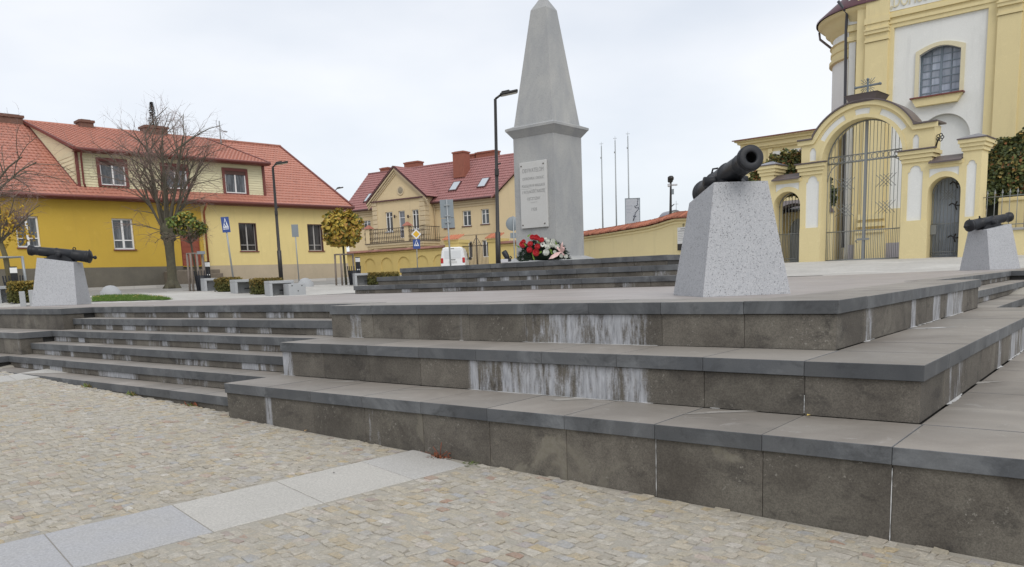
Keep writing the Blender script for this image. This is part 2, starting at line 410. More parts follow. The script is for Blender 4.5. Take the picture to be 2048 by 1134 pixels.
# stretches read from the photo (s = x+y on the face)
for z, y, spans in ((0, OV, [(698, 727, .95), (918, 926, .9), (1044, 1315, 1.0)]),
                    (-.34, -DT+OV, [(563, 592, 1.), (935, 1306, 1.0), (1420, 1440, .6)]),
                    (-.68, -2*DT+OV, [(470, 515, .55), (532, 549, 1.), (562, 600, .5), (670, 712, .55), (730, 770, .7)])):
    for a, b, amt in spans:
        vm = {0: 655, -.34: 770, -.68: 850}[z]
        LIME.append((z, atY(a, vm, y).x + y, atY(b, vm, y).x + y, amt))
for z, x, spans in ((0, -OV, [(1728, 1750, .7), (1820, 1832, 1.), (1835, 1862, .75), (1862, 1880, .9), (1888, 1925, .95)]),
                    (-.34, DT-OV, [(1895, 1925, .85), (1992, 2000, 1.), (2014, 2048, .9)])):
    for a, b, amt in spans:
        n_ = Vector((1, 0, 0)); vm = 650 if z == 0 else 760
        ya, yb = hitp(a, vm, n_, x).y, hitp(b, vm, n_, x).y
        LIME.append((z, x+ya, x+yb, amt))
def riser(axis, fixed, cutl, ztop, zbot, lime_z=None, amt=None, rust=0):
    """a course of riser slabs; axis 'x' faces -Y, axis 'y' faces +X, axis '-y' faces -X"""
    for a, b in zip(cutl[:-1], cutl[1:]):
        off = random.uniform(-.0015, .0015)
        if axis == 'x': q = (a+.0015, fixed+off, zbot, b-.0015, fixed+.03+off, ztop)
        elif axis == 'y': q = (fixed-.03+off, a+.0015, zbot, fixed+off, b-.0015, ztop)
        else: q = (fixed-off, a+.0015, zbot, fixed+.03-off, b-.0015, ztop)
        kw = {'rust': float(rust if rust < 2 else random.choice((0., 0., .6, 1.)))}
        s0, s1 = a+fixed, b+fixed; L = None
        if lime_z is not None: L = lime_for(lime_z, s0, s1)
        if L is None and amt and random.random() < amt[0]:
            c_ = random.uniform(s0, s1); L = (c_-random.uniform(.1, .45), c_+random.uniform(.1, .45), amt[1]*random.uniform(.6, 1))
        if L: kw.update(lime=float(L[2]), lime_from=float(L[0]), lime_to=float(L[1]))
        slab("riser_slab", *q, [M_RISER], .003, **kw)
def coping(axis, fixed, cutl, z, depth):
    for a, b in zip(cutl[:-1], cutl[1:]):
        if axis == 'x': q = (a+.0012, fixed, z-TH, b-.0012, fixed+depth, z)
        elif axis == 'y': q = (fixed-depth, a+.0012, z-TH, fixed, b-.0012, z)
        else: q = (fixed, a+.0012, z-TH, fixed+depth, b-.0012, z)
        kw = {}
        if random.random() < .12:
            c_ = (a+b)/2+fixed; kw = dict(lime=.25, lime_from=c_-.2, lime_to=c_+.2)
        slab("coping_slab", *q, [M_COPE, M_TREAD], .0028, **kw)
XS0, XS1 = -12.08, -5.34          # the front flight of steps
YS0, YS1 = 5.576, 12.3            # the side flight
core = MB()
def corebox(*a): core.box(*a)
for i in range(3):
    z = -H*i; y = -DT*i; x = DT*i; zb = z-H if i < 2 else -1.32
    nfr = 8+i
    fr = cuts(XS1, x, nfr) if i == 0 else [XS1] + [v_ for v_ in cuts(XS1, 0, 8)[1:]] + [DT*(j+1) for j in range(i)]
    coping('x', y, fr, z, DT+.012)
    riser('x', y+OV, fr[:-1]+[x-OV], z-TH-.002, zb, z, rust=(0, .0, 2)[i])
    sd_ = cuts(y+DT+.012, YS1 if False else YS0, 7+i)
    coping('y', x, sd_, z, DT+.010)
    riser('y', x-OV, [y+OV]+cuts(y+DT, YS0, 7+i), z-TH-.002, zb, z, amt=(.0, 1))
    riser('-y', XS1+OV, [y+OV, y+OV+.62], z-TH-.002, zb, amt=(.6, .8))
    corebox(XS1+.055, y+.055, -1.5 if i == 2 else zb-.01, x-.055, YS0-.05, z-.035)
    # the blocks left of the flight
    lf = cuts(-18.15, XS0, 9)
    coping('x', y, lf, z, DT+.012); riser('x', y+OV, lf[:-1]+[XS0-OV], z-TH-.002, zb, amt=(.55, .8))
    riser('y', XS0-OV, [y+OV, y+OV+.34], z-TH-.002, zb, amt=(.3, .6))
    corebox(-18.15, y+.055, -1.5 if i == 2 else zb-.01, XS0-.055, 3, z-.035)
corebox(-15.3, .6, -.9, -.9, 16.8, -.036)
for k in range(6):                                        # front steps
    z = -.85+.17*k; y = -1.19+.338*k
    cl = cuts(XS0+.003, XS1-.003, 10)
    coping('x', y, cl, z, .352)
    riser('x', y+OV, cl, z-TH-.002, z-.17 if k else -1.25, amt=(.85, 1.1) if k else (.2, .4))
    corebox(XS0-.2, y+.055, -1.5, XS1+.2, 2, z-.035)
for k in range(6):                                        # side steps
    z = -.85+.17*k; x = 1.19-.338*k
    cl = cuts(YS0+.003, YS1-.003, 10)
    coping('y', x, cl, z, .352); riser('y', x-OV, cl, z-TH-.002, z-.17 if k else -1.2, amt=(.8, 1.))
    corebox(-2, YS0-.2, -1.5, x-.055, YS1+.1, z-.035)
for i in range(3):                                        # tiers beyond the side flight
    z = -H*i; x = DT*i; cl = cuts(YS1, 17.5, 8); zb = z-H if i < 2 else -1.2
    coping('y', x, cl, z, DT); riser('y', x-OV, cl, z-TH-.002, zb, amt=(.5, .8)); corebox(-1.2, YS1+.05, -1.5, x-.055, 17.5, z-.035)
    riser('x', YS0-.0, [DT*(i-1) if i else -.6, x-OV], z-TH-.002, zb) if False else None
# cheek of the front tiers where the side flight starts
core.build("terrace_core", [M_CORE], terr)
pv = MB()
pv.add([(-18.1, .84, 0), (-5.34, .84, 0), (-5.34, .686, 0), (-.686, .686, 0), (-.686, YS0+.0, 0), (-.86, YS0, 0), (-.86, YS1, 0), (-.69, YS1, 0), (-.69, 17.45, 0), (-15.6, 17.1, 0)], [tuple(range(9))])
for v_ in range(len(pv.v)): pv.v[v_] = (pv.v[v_][0], pv.v[v_][1], -.0025)
pv.build("platform_paving", [M_PLAT], terr)
pl2 = MB().add([(-18.15, .686, -.003), (-12.09, .686, -.003), (-12.09, .84, -.003), (-18.15, .84, -.003)], [(0, 1, 2, 3)])
pl2.build("platform_paving", [M_PLAT], terr)

# ------------------------------------------------------------------ upper steps
up = thing("obelisk_steps", "three dark stone steps under the obelisk in the middle of the platform", "steps")
UX0, UX1, UY0, UY1 = -11.94, -4.05, 6.0, 10.3
ucore = MB()
for k in range(3):
    a = .36*k; z = .17*(k+1); x0, x1, y0, y1 = UX0+a, UX1-a, UY0+a, UY1-a
    n = round((x1-x0)/.675); cl = cuts(x0, x1, n); dd = .372 if k < 2 else .5
    for p_, q_ in zip(cl[:-1], cl[1:]):
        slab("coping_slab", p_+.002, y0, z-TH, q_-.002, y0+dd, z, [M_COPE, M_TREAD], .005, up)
        kw = {}
        if random.random() < .4 and k < 2: c_ = (p_+q_)/2+y0; kw = dict(lime=.85, lime_from=c_-random.uniform(.1, .4), lime_to=c_+random.uniform(.1, .3))
        slab("riser_slab", max(p_, x0+OV)+.002, y0+OV, z-.17, min(q_, x1-OV)-.002, y0+OV+.03, z-TH-.002, [M_RISER], .003, up, **kw)
    ys = cuts(y0+dd+.003, y1, 6)
    for p_, q_ in zip(ys[:-1], ys[1:]):
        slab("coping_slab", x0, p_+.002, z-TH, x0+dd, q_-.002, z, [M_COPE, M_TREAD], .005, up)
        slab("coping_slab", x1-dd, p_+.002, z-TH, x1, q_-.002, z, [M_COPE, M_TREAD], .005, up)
    ucore.box(x0+OV, y0+.055, z-.17, x1-OV, y1-.02, z-.03)
ucore.box(UX0+.72+.45, UY0+.72+.45, .3, UX1-.72-.45, UY1-.8, .506)
ucore.build("steps_core", [M_CORE], up)

# ================================================================== OBELISK
OX, OY = -8.16, 8.1
def zf(v, y=OY-.5, u=1107): return atY(u, v, y).z
ob = thing("obelisk", "tall grey granite obelisk with inscribed white plaque on the upper steps", "obelisk", T(OX, OY, .51))
Z0 = .51
sq = lambda h, k=0: [(-h, -h), (h, -h), (h, h), (-h, h)]
zsb = .11                                                # top of the sloped footing
b = MB(); b.frustum(sq(.74), sq(.70), 0, .03); b.frustum(sq(.70), sq(.52), .03, zsb); b.build("footing", [M_OBEL], ob)
zc0 = zf(264)-Z0; zc1 = zf(243)-Z0
b = MB(); b.frustum(sq(.5), sq(.492), zsb-.002, zc0); b.build("shaft", [M_OBEL], ob)
b = MB(); b.frustum(sq(.497), sq(.60), zc0, zc1-.055); b.frustum(sq(.607), sq(.607), zc1-.055, zc1-.01); b.frustum(sq(.60), sq(.485), zc1-.008, zc1+.04); b.build("cornice", [M_OBEL], ob)
ztp = atY(1087, 12, OY-.22).z-Z0
b = MB(); b.frustum(sq(.475), sq(.185), zc1+.038, ztp); b.build("tapered_needle", [M_OBEL], ob)
b = MB(); b.frustum(sq(.185), sq(.005), ztp-.001, ztp+.30); b.build("pyramidion", [M_OBEL], ob)
# plaque
pf = lambda u, v: (atY(u, v, OY-.53).x-OX, atY(u, v, OY-.53).z-Z0)
M_MARBLE = mat("weathered_marble", (.53, .53, .515), .6, noise=[(5, .5, (.50, .49, .47)), (40, .25, (.42, .42, .40))], bump=(40, .1))
M_INK = mat("engraving", (.30, .30, .295), .8)
q = [pf(1044, 457.5), pf(1096.3, 453.5), pf(1092.5, 318), pf(1039, 327)]
x0 = (q[0][0]+q[3][0])/2; x1 = (q[1][0]+q[2][0])/2; z0 = (q[0][1]+q[1][1])/2; z1 = (q[2][1]+q[3][1])/2
b = MB(); b.cbox(x0, -.545, z0, x1, -.495, z1, .006); plq = b.build("plaque", [M_MARBLE], ob)
wq = x1-x0; hq = z1-z0; xc = (x0+x1)/2
for txt, fz, sz, wd in (("OBYWATELOM", .855, .115, .80), ("OSTRÓWKA I OKOLIC", .745, .06, .80), ("POLEGŁYM W WALKACH", .635, .062, .86), ("O WOLNOŚĆ OJCZYZNY", .545, .062, .84), ("OJCZYZNY", .44, .062, .5), ("1928", .275, .07, .2)):
    if txt == "O WOLNOŚĆ OJCZYZNY": txt = "I WOLNOŚĆ NASZEJ"
    me = text_mesh(txt, sz, .0015); me.materials.clear(); me.materials.append(M_INK)
    xs = [v_.co.x for v_ in me.vertices]; k = wq*wd/(max(xs)-min(xs)); zk = 1.0
    for v_ in me.vertices: v_.co.x *= k; v_.co.y *= 1.0 if sz > .1 else 1.25
    put("lettering", me, plq, Matrix.Translation((xc+.005, -.5465, z0+hq*fz-.02)) @ XZ)
b = MB(); b.box(xc-.07, -.5475, z0+hq*.385, xc+.09, -.545, z0+hq*.385+.006); b.build("dash", [M_INK], plq)
b = MB()
cp = [(.05, .60), (.2, .59), (.35, .598), (.45, .585), (.55, .573), (.7, .57), (.85, .573), (1., .578)]
b.tube([(x0+wq*a, -.5455, z0+hq*c_) for a, c_ in cp], .0022, 4); b.build("crack", [M_INK], plq)
M_BOLT = mat("bronze_bolt", (.10, .09, .075), .5, .6)
for a, c_ in ((.07, .05), (.9, .055), (.07, .945), (.9, .945)):
    b = MB(); b.lathe([(.0, .012), (.012, .010), (.016, 0)], Matrix.Translation((x0+wq*a, -.545, z0+hq*c_)) @ Matrix.Rotation(R(90), 4, 'X'), 10); b.build("bolt", [M_BOLT], plq)

# ================================================================== CANNONS AND PLINTHS
def plinth_mesh():
    b = MB(); w0, w1, l0, lf, lb = .40, .245, .45, .16, .03
    base = [(l0, -w0), (l0, w0), (-l0, w0), (-l0, -w0)]; top = [(l0-lf, -w1), (l0-lf, w1), (-l0+lb, w1), (-l0+lb, -w1)]
    b.frustum(base, top, 0, [1.0, 1.0, .885, .885]); return b.mesh("stone_block", [M_PLINTH])
def cannon_parts(parent):
    """barrel along +X, muzzle at +X; origin on the axis above the plinth's middle"""
    Mx = Matrix.Rotation(R(90), 4, 'Y')
    pr = [(0, -1.005), (.020, -1.0), (.034, -.985), (.040, -.965), (.034, -.945), (.022, -.925), (.024, -.905), (.052, -.895), (.085, -.875), (.118, -.855), (.128, -.845), (.128, -.815), (.122, -.805), (.117, -.79), (.121, -.77), (.121, -.755), (.115, -.745),
          (.110, -.48), (.118, -.47), (.118, -.445), (.108, -.435), (.104, -.2), (.101, -.09), (.109, -.08), (.109, -.055), (.099, -.045), (.095, .1), (.0885, .3), (.092, .31), (.092, .325), (.087, .335), (.083, .42), (.086, .45), (.098, .475), (.106, .495), (.108, .52), (.103, .535), (.098, .54), (.104, .546), (.104, .56), (.094, .568), (.056, .570), (.045, .566), (.043, .3), (0, .3)]
    pr = [(r_*1.05, h_*.86+.075) for r_, h_ in pr]
    b = MB(); b.lathe(pr, Mx, 28); bar = b.build("barrel", [M_IRON], parent)
    b = MB(); b.lathe([(.0462, .5545), (.046, .34), (0, .34)], Mx, 20); b.build("bore", [M_BLACK], parent)
    for s in (1, -1):
        b = MB(); b.lathe([(.045, 0), (.045, .135), (.03, .14), (0, .14)], Matrix.Translation((-.08, s*.07, -.03)) @ Matrix.Rotation(R(-90*s), 4, 'X'), 14); b.build("trunnion", [M_IRON], parent)
        b = MB(); b.plate([(-.34, -.125), (.2, -.125), (.10, -.06), (.0, -.035), (-.02, .0), (-.14, .0), (-.17, -.03), (-.30, -.075)], (), s*.085-.02, s*.085+.02); b.build("cheek", [M_IRON], parent)
    b = MB(); b.cbox(-.36, -.11, -.135, .22, .11, -.118, .004); b.build("bed_plate", [M_IRON], parent)
    b = MB(); b.tube([(-.63, 0, .12), (-.63, 0, .155)], .012, 8); b.build('vent_cover', [M_IRON], parent); b = MB(); b.tube([(-.35, -.03, .12), (-.34, -.02, .16), (-.32, .02, .16), (-.31, .03, .12)], .010, 6); b.build("dolphin_handle", [M_IRON], parent)
pm = plinth_mesh()
CANNON = None
spots = [((-1.48, 1.62), -math.atan2(.724, .69), "near grey granite plinth under the cannon nearest the viewer", "large black cannon on the nearest plinth, muzzle pointing up to the right"),
         (None, None, "grey plinth at far left of the platform, in front of the ochre house", "black cannon on the far left plinth, muzzle pointing left"),
         (None, None, "grey plinth at the right edge, below the churchyard railings", "black cannon on the plinth at the right edge, muzzle pointing right")]
lp = atD(124, 606, 19.7); rp = atD(1979, 541, 21.6)
spots[1] = ((lp.x, lp.y), R(226), spots[1][2], spots[1][3]); spots[2] = ((rp.x, rp.y), R(57), spots[2][2], spots[2][3])
for i, ((x, y), rz, lb, lc) in enumerate(spots):
    o = put("cannon_plinth", pm, None, T(x, y, -.002 if i == 0 else .0, rz)); tag(o, lb, "plinth", "granite plinths of the cannons")
    M = T(x, y, 0, rz) @ Matrix.Translation((-.03, 0, 1.088)) @ Matrix.Rotation(R(-8.6), 4, 'Y')
    if CANNON is None:
        CANNON = thing("cannon", lc, "cannon", M, "old iron cannons on plinths"); cannon_parts(CANNON)
    else: copy_tree(CANNON, M, lc)

# ------------------------------------------------------------------ lime crusts where the streaks reach the treads, and in open joints
M_LIME = mat("lime_crust", (.58, .58, .57), .9, noise=(25, .6, (.42, .42, .42)), bump=(80, .4))
rl_ = random.Random(77)
def crust(axis, fixed, a, b, z, w0, w1):
    n = max(3, int((b-a)/.05)); top = []; bot = []
    for i in range(n+1):
        s = a+(b-a)*i/n; w_ = rl_.uniform(w0, w1)*(1 if 0 < i < n else .1)*(.4+.6*abs(math.sin(s*5+a)))
        top.append((s, 0.)); bot.append((s, w_))
    P = lambda s, w_: (s, fixed-w_, z) if axis == 'x' else (fixed+w_, s, z)
    vs = [P(*q) for q in top]+[P(*q) for q in bot]; vs += [(x, y, zz+.0022) for x, y, zz in vs]
    m_ = 2*(n+1); fs = []
    for i in range(n):
        A, B, C_, D_ = i, i+1, n+2+i, n+1+i; fs += [(A+m_, B+m_, C_+m_, D_+m_), (D_, C_, C_+m_, D_+m_)]
    mb = MB().add(vs, fs); mb._fix = True; mb.build("lime_crust", [M_LIME], terr)
for (z, s0, s1, amt) in LIME:
    fx = {0: OV, -.34: -DT+OV}.get(z)
    zz_ = z-H+.0005
    if s1-s0 < .05 or z == -.68: continue
    if s0-(OV if z == 0 else -DT+OV) < -.05 and abs(s1) < 7 and (s0 < -.4 if z == 0 else s0 < -.9): crust('x', fx, s0-fx, s1-fx, zz_, .004, .022)
    elif z == 0: crust('y', -OV, s0+OV, s1+OV, zz_, .004, .03)
    elif z == -.34: crust('y', DT-OV, s0-DT+OV, s1-DT+OV, zz_, .004, .03)
for (u, v0, v1, y, z) in ((1312, 876, 992, -2*DT+OV, -.68), (1780, 935, 1083, -2*DT+OV, -.68), (1607, 790, 826, -DT+OV, -.34)):
    x = round((atY(u, (v0+v1)/2, y).x)/.675)*.675 if z == -1 else atY(u, (v0+v1)/2, y).x
    grid = {-.68: [XS1]+cuts(XS1, 0, 8)[1:]+[DT, 2*DT], -.34: cuts(XS1, 0, 8)+[DT], 0: cuts(XS1, 0, 8)}[z]; x = min(grid, key=lambda q_: abs(q_-x))
    za, zb_ = atY(u, v0, y).z, atY(u, v1, y).z; mb = MB(); n = 14; vs = []
    for i in range(n+1):
        zz_ = za+(zb_-za)*i/n; w_ = rl_.uniform(.0006, .0030); vs += [(x-w_, y-.0028, zz_), (x+w_, y-.0028, zz_)]
    mb.add(vs, [(2*i, 2*i+1, 2*i+3, 2*i+2) for i in range(n)]).build("lime_joint", [M_LIME], terr)
def splash(u, v, z, ru, rv, ph, m, nm="lime_splash"):
    c0 = atz(u, v, z); n = 26; pts = []
    for i in range(n):
        a = 6.283*i/n; k = 1+.25*math.sin(3*a+ph)+.18*math.sin(7*a+2*ph)+rl_.uniform(-.12, .12); pts.append((c0.x+(RT.x*ru*math.cos(a)+FW.x*rv*math.sin(a))*k, c0.y+(RT.y*ru*math.cos(a)+FW.y*rv*math.sin(a))*k))
    MB().add([(x, y, z+.0016) for x, y in pts]+[(c0.x, c0.y, z+.0018)], [(i, (i+1) % n, n) for i in range(n)]).build(nm, [m], terr)
M_FAINT = mat("faint_lime_film", (.36, .34, .31), .85, noise=(9, .8, (.27, .25, .225)))
splash(1862, 656, -.34, .19, .04, 0, M_LIME); splash(1150, 798, -.68, .20, .05, 2, M_FAINT); splash(1455, 824, -.68, .26, .035, 3, M_FAINT); splash(850, 778, -.68, .20, .02, 4, M_FAINT); splash(690, 763, -.68, .14, .03, 5, M_FAINT); splash(1960, 765, -.68, .12, .05, 1, M_FAINT)
# ================================================================== GROUND
def m_ground():
    m, t, p = newmat("sandy_grit", .95, .2)
    g = t.nodes.new("ShaderNodeNewGeometry").outputs['Position']
    c = mixc(t, tnoise(t, g, .35, 6, .6), rgb(t, (.33, .305, .255)), rgb(t, (.42, .395, .345)))
    c = vmul(t, c, math_(t, 'MULTIPLY_ADD', tnoise(t, g, 90, 3, .8), .7, .6))
    t.links.new(c, p.inputs['Base Color']); addbump(t, p, tnoise(t, g, 120, 4, .8), .5, .006); return m
M_GROUND = m_ground()
def steps_(a, b, n): return [a+(b-a)*i/n for i in range(n+1)]
xs = [-900, -500, -250, -120] + steps_(-80, -20, 30) + steps_(-19, 8, 54) + steps_(10, 60, 25) + [120, 250, 500, 900]
ys = [-200, -80, -30, -15] + steps_(-10, 14, 48) + steps_(15, 80, 44) + [120, 200, 400, 900, 1500]
b = MB(); nx = len(xs)
def ginside(x, y): return (-11.9 < x < .9 and -.9 < y < 15.9)
vs = [(x, y, min(G(x, y), -.09) if ginside(x, y) and False else (G(x, y)-.25 if ginside(x, y) else G(x, y)+(.0072 if y < -1. and -20 < x < 6 else -.012))) for y in ys for x in xs]
b.add(vs, [(j*nx+i, j*nx+i+1, (j+1)*nx+i+1, (j+1)*nx+i) for j in range(len(ys)-1) for i in range(nx-1)], 0, True)
ground = b.build("ground", [M_GROUND]); ground['kind'] = 'structure'

# granite strips across the cobbles
def m_slab():
    m, t, p = newmat("pale_granite_slab", .7, .4)
    g = t.nodes.new("ShaderNodeNewGeometry").outputs['Position']; oi = t.nodes.new("ShaderNodeObjectInfo").outputs['Random']
    c = mixc(t, attr(t, 'blue'), rgb(t, (.47, .45, .41)), rgb(t, (.385, .385, .395)))
    c = mixc(t, ramp(t, tnoise(t, g, 1.7, 5, .6), [(.4, (0, 0, 0)), (.7, (.5, .5, .5))]), c, rgb(t, (.40, .385, .35)))
    c = vmul(t, c, math_(t, 'MULTIPLY_ADD', tnoise(t, g, 75, 4, .85), 1.3, .33))
    t.links.new(c, p.inputs['Base Color']); addbump(t, p, tnoise(t, g, 150, 3, .7), .3, .003); return m
M_SLAB = m_slab()
strip_dir = Vector((.088, .996, 0)).normalized(); strip_side = Vector((.996, -.088*2.2, 0)).normalized()
S0 = Vector((-3.035, -3.93, 0))
def quad_slab(P, a, b_, la, lb, blue):
    """slab with edges along a and b_, laid on the ground"""
    c = [P, P+a*la, P+a*la+b_*lb, P+b_*lb]; mb = MB(); g_ = .004
    cc = (c[0]+c[2])/2; c = [p + (cc-p).normalized()*g_ for p in c]
    tp = [(p.x, p.y, G(p.x, p.y)+.014) for p in c]; bt = [(p.x, p.y, z-.05) for (p, (_, _, z)) in zip(c, tp)]
    t2 = [(cc.x+(x-cc.x)*.985, cc.y+(y-cc.y)*.985, z+.0) for x, y, z in tp]; tp = [(x, y, z-.003) for x, y, z in tp]
    mb.add(bt+tp+t2, [(0, 1, 5, 4), (1, 2, 6, 5), (2, 3, 7, 6), (3, 0, 4, 7), (4, 5, 9, 8), (5, 6, 10, 9), (6, 7, 11, 10), (7, 4, 8, 11), (8, 9, 10, 11)]); mb._fix = True
    return mb.build("paving_slab", [M_SLAB], ground, blue=float(blue))
zones = []
for k in range(-2, 4):
    P = S0 + strip_dir*(.713*k); quad_slab(P, strip_dir, strip_side, .713 if k < 3 else .5, .69, (1., 1., .95, .05, .0, .3)[k+2])
zones.append((S0, strip_dir, strip_side, -1.5, 2.65, 0, .69))
P2 = Vector((-10.35, -1.9, 0))
q0 = atz(0, 790, -.93); P2 = Vector((q0.x-1.9, q0.y-.7, 0))
for k in range(-1, 3): quad_slab(P2+strip_dir*(.713*k), strip_dir, strip_side, .713, .69, .2)
zones.append((P2, strip_dir, strip_side, -.72, 1.7, 0, .69))
def in_strip(x, y, m=.0):
    for (P, a, b_, a0, a1, b0, b1) in zones:
        v_ = Vector((x, y, 0))-P; det = a.x*b_.y-a.y*b_.x
        ca = (v_.x*b_.y-v_.y*b_.x)/det; cb = (a.x*v_.y-a.y*v_.x)/det
        if a0-m < ca < a1+m+(.5 if a1 > 2 else 0) and b0-m < cb < b1+m: return True
    return False

def m_cobble():
    m, t, p = newmat("porphyry_sett", .8, .3)
    g = t.nodes.new("ShaderNodeNewGeometry").outputs['Position']
    r = attr(t, 'tone', 'GEOMETRY')
    c = ramp(t, r, [(0., (.45, .41, .335)), (.2, (.41, .365, .28)), (.36, (.49, .455, .395)), (.5, (.355, .32, .265)), (.64, (.51, .475, .41)), (.76, (.45, .36, .22)), (.84, (.44, .40, .34)), (.93, (.37, .375, .385)), (.965, (.35, .215, .15)), (1., (.58, .56, .51))])
    big = tnoise(t, g, .55, 4, .6)
    c = mixc(t, ramp(t, big, [(.38, (0, 0, 0)), (.66, (.75, .75, .75))]), c, mixc(t, .5, c, rgb(t, (.42, .40, .36))))
    c = mixc(t, ramp(t, tnoise(t, g, 14, 5, .75), [(.44, (0, 0, 0)), (.66, (.5, .5, .5))]), c, rgb(t, (.27, .245, .20)))
    grit = ramp(t, tnoise(t, g, 33, 5, .8), [(.46, (0, 0, 0)), (.60, (1, 1, 1))])
    area = ramp(t, tnoise(t, g, .9, 5, .65, .6), [(.34, (.15, .15, .15)), (.66, (.75, .75, .75))])
    c = mixc(t, vmul(t, grit, area), c, mixc(t, tnoise(t, g, 4, 3, .6), rgb(t, (.33, .29, .215)), rgb(t, (.43, .40, .345))))
    c = vmul(t, c, math_(t, 'MULTIPLY_ADD', tnoise(t, g, 60, 4, .85), 1.25, .41))
    t.links.new(c, p.inputs['Base Color']); addbump(t, p, tnoise(t, g, 40, 5, .85), .8, .012); return m
M_COBBLE = m_cobble()
rc = random.Random(11)
stones = []
row_dir = Vector((.995, -.10, 0)).normalized(); row_nrm = Vector((.10, .995, 0)).normalized()
def visible(x, y, z, m=60):
    v_ = Vector((x, y, z))-CAM; d = v_.dot(FW)
    if d < .2: return False
    u = CX+FPX*v_.dot(RT)/d; w_ = CY-FPX*v_.dot(UP)/d
    return -m < u < 2048+m and w_ < 1134+m*2
yy = -7.2
while yy < .4:
    hgt = rc.uniform(.050, .076); xx = -19+rc.uniform(0, .1)
    while xx < 3.4:
        wd = rc.uniform(.048, .105)
        cxn = row_dir*(xx+wd/2) + row_nrm*(yy+hgt/2)
        wav = .09*math.sin(cxn.x*1.9)+.05*math.sin(cxn.x*4.3+1)+.03*math.sin(cxn.x*9+yy*2)
        x, y = cxn.x, cxn.y+wav
        dcam = math.hypot(x-CAM.x, y-CAM.y)
        if y+hgt*.42 < -1.328 + (0 if x > XS1 else .155) and (x > XS0-4) and dcam > 1.2 and visible(x, y, G(x, y), 40 + 500/dcam) and not in_strip(x, y, .028) and not (x < XS0 and y > -1.34):
            stones.append((dcam, x, y, wd, hgt, wav))
        xx += wd
    yy += hgt
stones.sort()
def stone(mb, x, y, wd, hgt, tones):
    g_ = rc.uniform(.0012, .0035); a = wd/2-g_; b_ = hgt/2-g_; j = lambda k: rc.uniform(-k, k)
    base = [(-a+j(.013), -b_+j(.010)), (a+j(.013), -b_+j(.010)), (a+j(.013), b_+j(.010)), (-a+j(.013), b_+j(.010))]
    tx, ty = j(.04), j(.04); h0 = rc.uniform(-.004, .005)
    def P(p, z): 
        w_ = row_dir*p[0]+row_nrm*p[1]; X, Y = x+w_.x, y+w_.y
        return (X, Y, G(X, Y)+z+p[0]*tx+p[1]*ty+h0)
    inn = [(p[0]*.86+j(.003), p[1]*.82+j(.003)) for p in base]
    vs = [P(p, -.03) for p in base]+[P(p, .0085) for p in base]+[P(p, .011+j(.0015)) for p in inn]
    mb.add(vs, [(0, 1, 5, 4), (1, 2, 6, 5), (2, 3, 7, 6), (3, 0, 4, 7), (4, 5, 9, 8), (5, 6, 10, 9), (6, 7, 11, 10), (7, 4, 8, 11), (8, 9, 10, 11)])
    tones += [rc.random()]*9
def settone(o, tones):
    at = o.data.attributes.new('tone', 'FLOAT', 'FACE'); at.data.foreach_set('value', tones)
for (d_, x, y, wd, hgt, _) in stones[:300]:
    mb = MB(); tn = []; stone(mb, x, y, wd, hgt, tn); o = mb.build("cobble", [M_COBBLE], ground); settone(o, tn)
mb = MB(); tn = []
for (d_, x, y, wd, hgt, _) in stones[300:]: stone(mb, x, y, wd, hgt, tn)
o = mb.build("cobbles", [M_COBBLE], ground); settone(o, tn); o['kind'] = 'stuff'
print("stones", len(stones))
# ================================================================== shared house materials
def plaster(name, col, dirt=(.5, .45, .35), amt=.25, s=.6):
    if name in MATS: return MATS[name]
    m, t, p = newmat(name, .9, .25); g = t.nodes.new("ShaderNodeTexCoord").outputs['Object']
    c = mixc(t, math_(t, 'MULTIPLY', ramp(t, tnoise(t, g, s, 6, .6), [(.35, (0, 0, 0)), (.68, (1, 1, 1))]), amt), rgb(t, col), rgb(t, dirt))
    run = tnoise(t, vscale(t, g, (1.7, 1.7, .2)), 1.6, 5, .68); grey = tuple(c_*.62+.03 for c_ in col)          # rain runs
    c = mixc(t, ramp(t, run, [(.54, (0, 0, 0)), (.76, (.30, .30, .30))]), c, rgb(t, grey))
    c = mixc(t, ramp(t, tnoise(t, g, 2.3, 6, .7, .8), [(.57, (0, 0, 0)), (.66, (.22, .22, .22))]), c, rgb(t, tuple(min(.85, c_*1.12+.03) for c_ in col)))
    c = vmul(t, c, math_(t, 'MULTIPLY_ADD', tnoise(t, g, 22, 4, .8), .22, .89)); t.links.new(c, p.inputs['Base Color']); addbump(t, p, tnoise(t, g, 50, 4, .7), .2, .01); return m
M_OCHRE = plaster("ochre_plaster", (.57, .385, .065), (.50, .33, .06), .5)
M_LYEL = plaster("light_yellow_plaster", (.74, .60, .27), (.67, .54, .25), .4)
M_PLIN_D = plaster("grey_cement_plinth", (.17, .155, .125), (.10, .095, .08), .6, 1.2)
M_PLIN_L = plaster("beige_plinth", (.48, .40, .29), (.40, .34, .25), .5, 1.2)
def m_roof(name, c1, c2):
    m, t, p = newmat(name, .55, .4)
    g = t.nodes.new("ShaderNodeTexCoord").outputs['Object']
    c = mixc(t, tnoise(t, g, .8, 5, .6), rgb(t, c1), rgb(t, c2)); c = mixc(t, ramp(t, tnoise(t, vscale(t, g, (1, .5, .5)), 2.6, 5, .75), [(.54, (0, 0, 0)), (.68, (.5, .5, .5))]), c, rgb(t, tuple(q*.6+.04 for q in c1))); c = vmul(t, c, math_(t, 'MULTIPLY_ADD', tnoise(t, g, 5, 4, .8), .8, .6))
    t.links.new(c, p.inputs['Base Color']); return m
M_ROOF1 = m_roof("red_metal_tiles", (.42, .17, .12), (.47, .21, .15))
M_ROOF2 = m_roof("plum_clay_tiles", (.28, .125, .118), (.36, .17, .16))
M_TRIM = mat("oxblood_trim", (.17, .045, .035), .5, noise=(3, .4, (.12, .035, .03)))
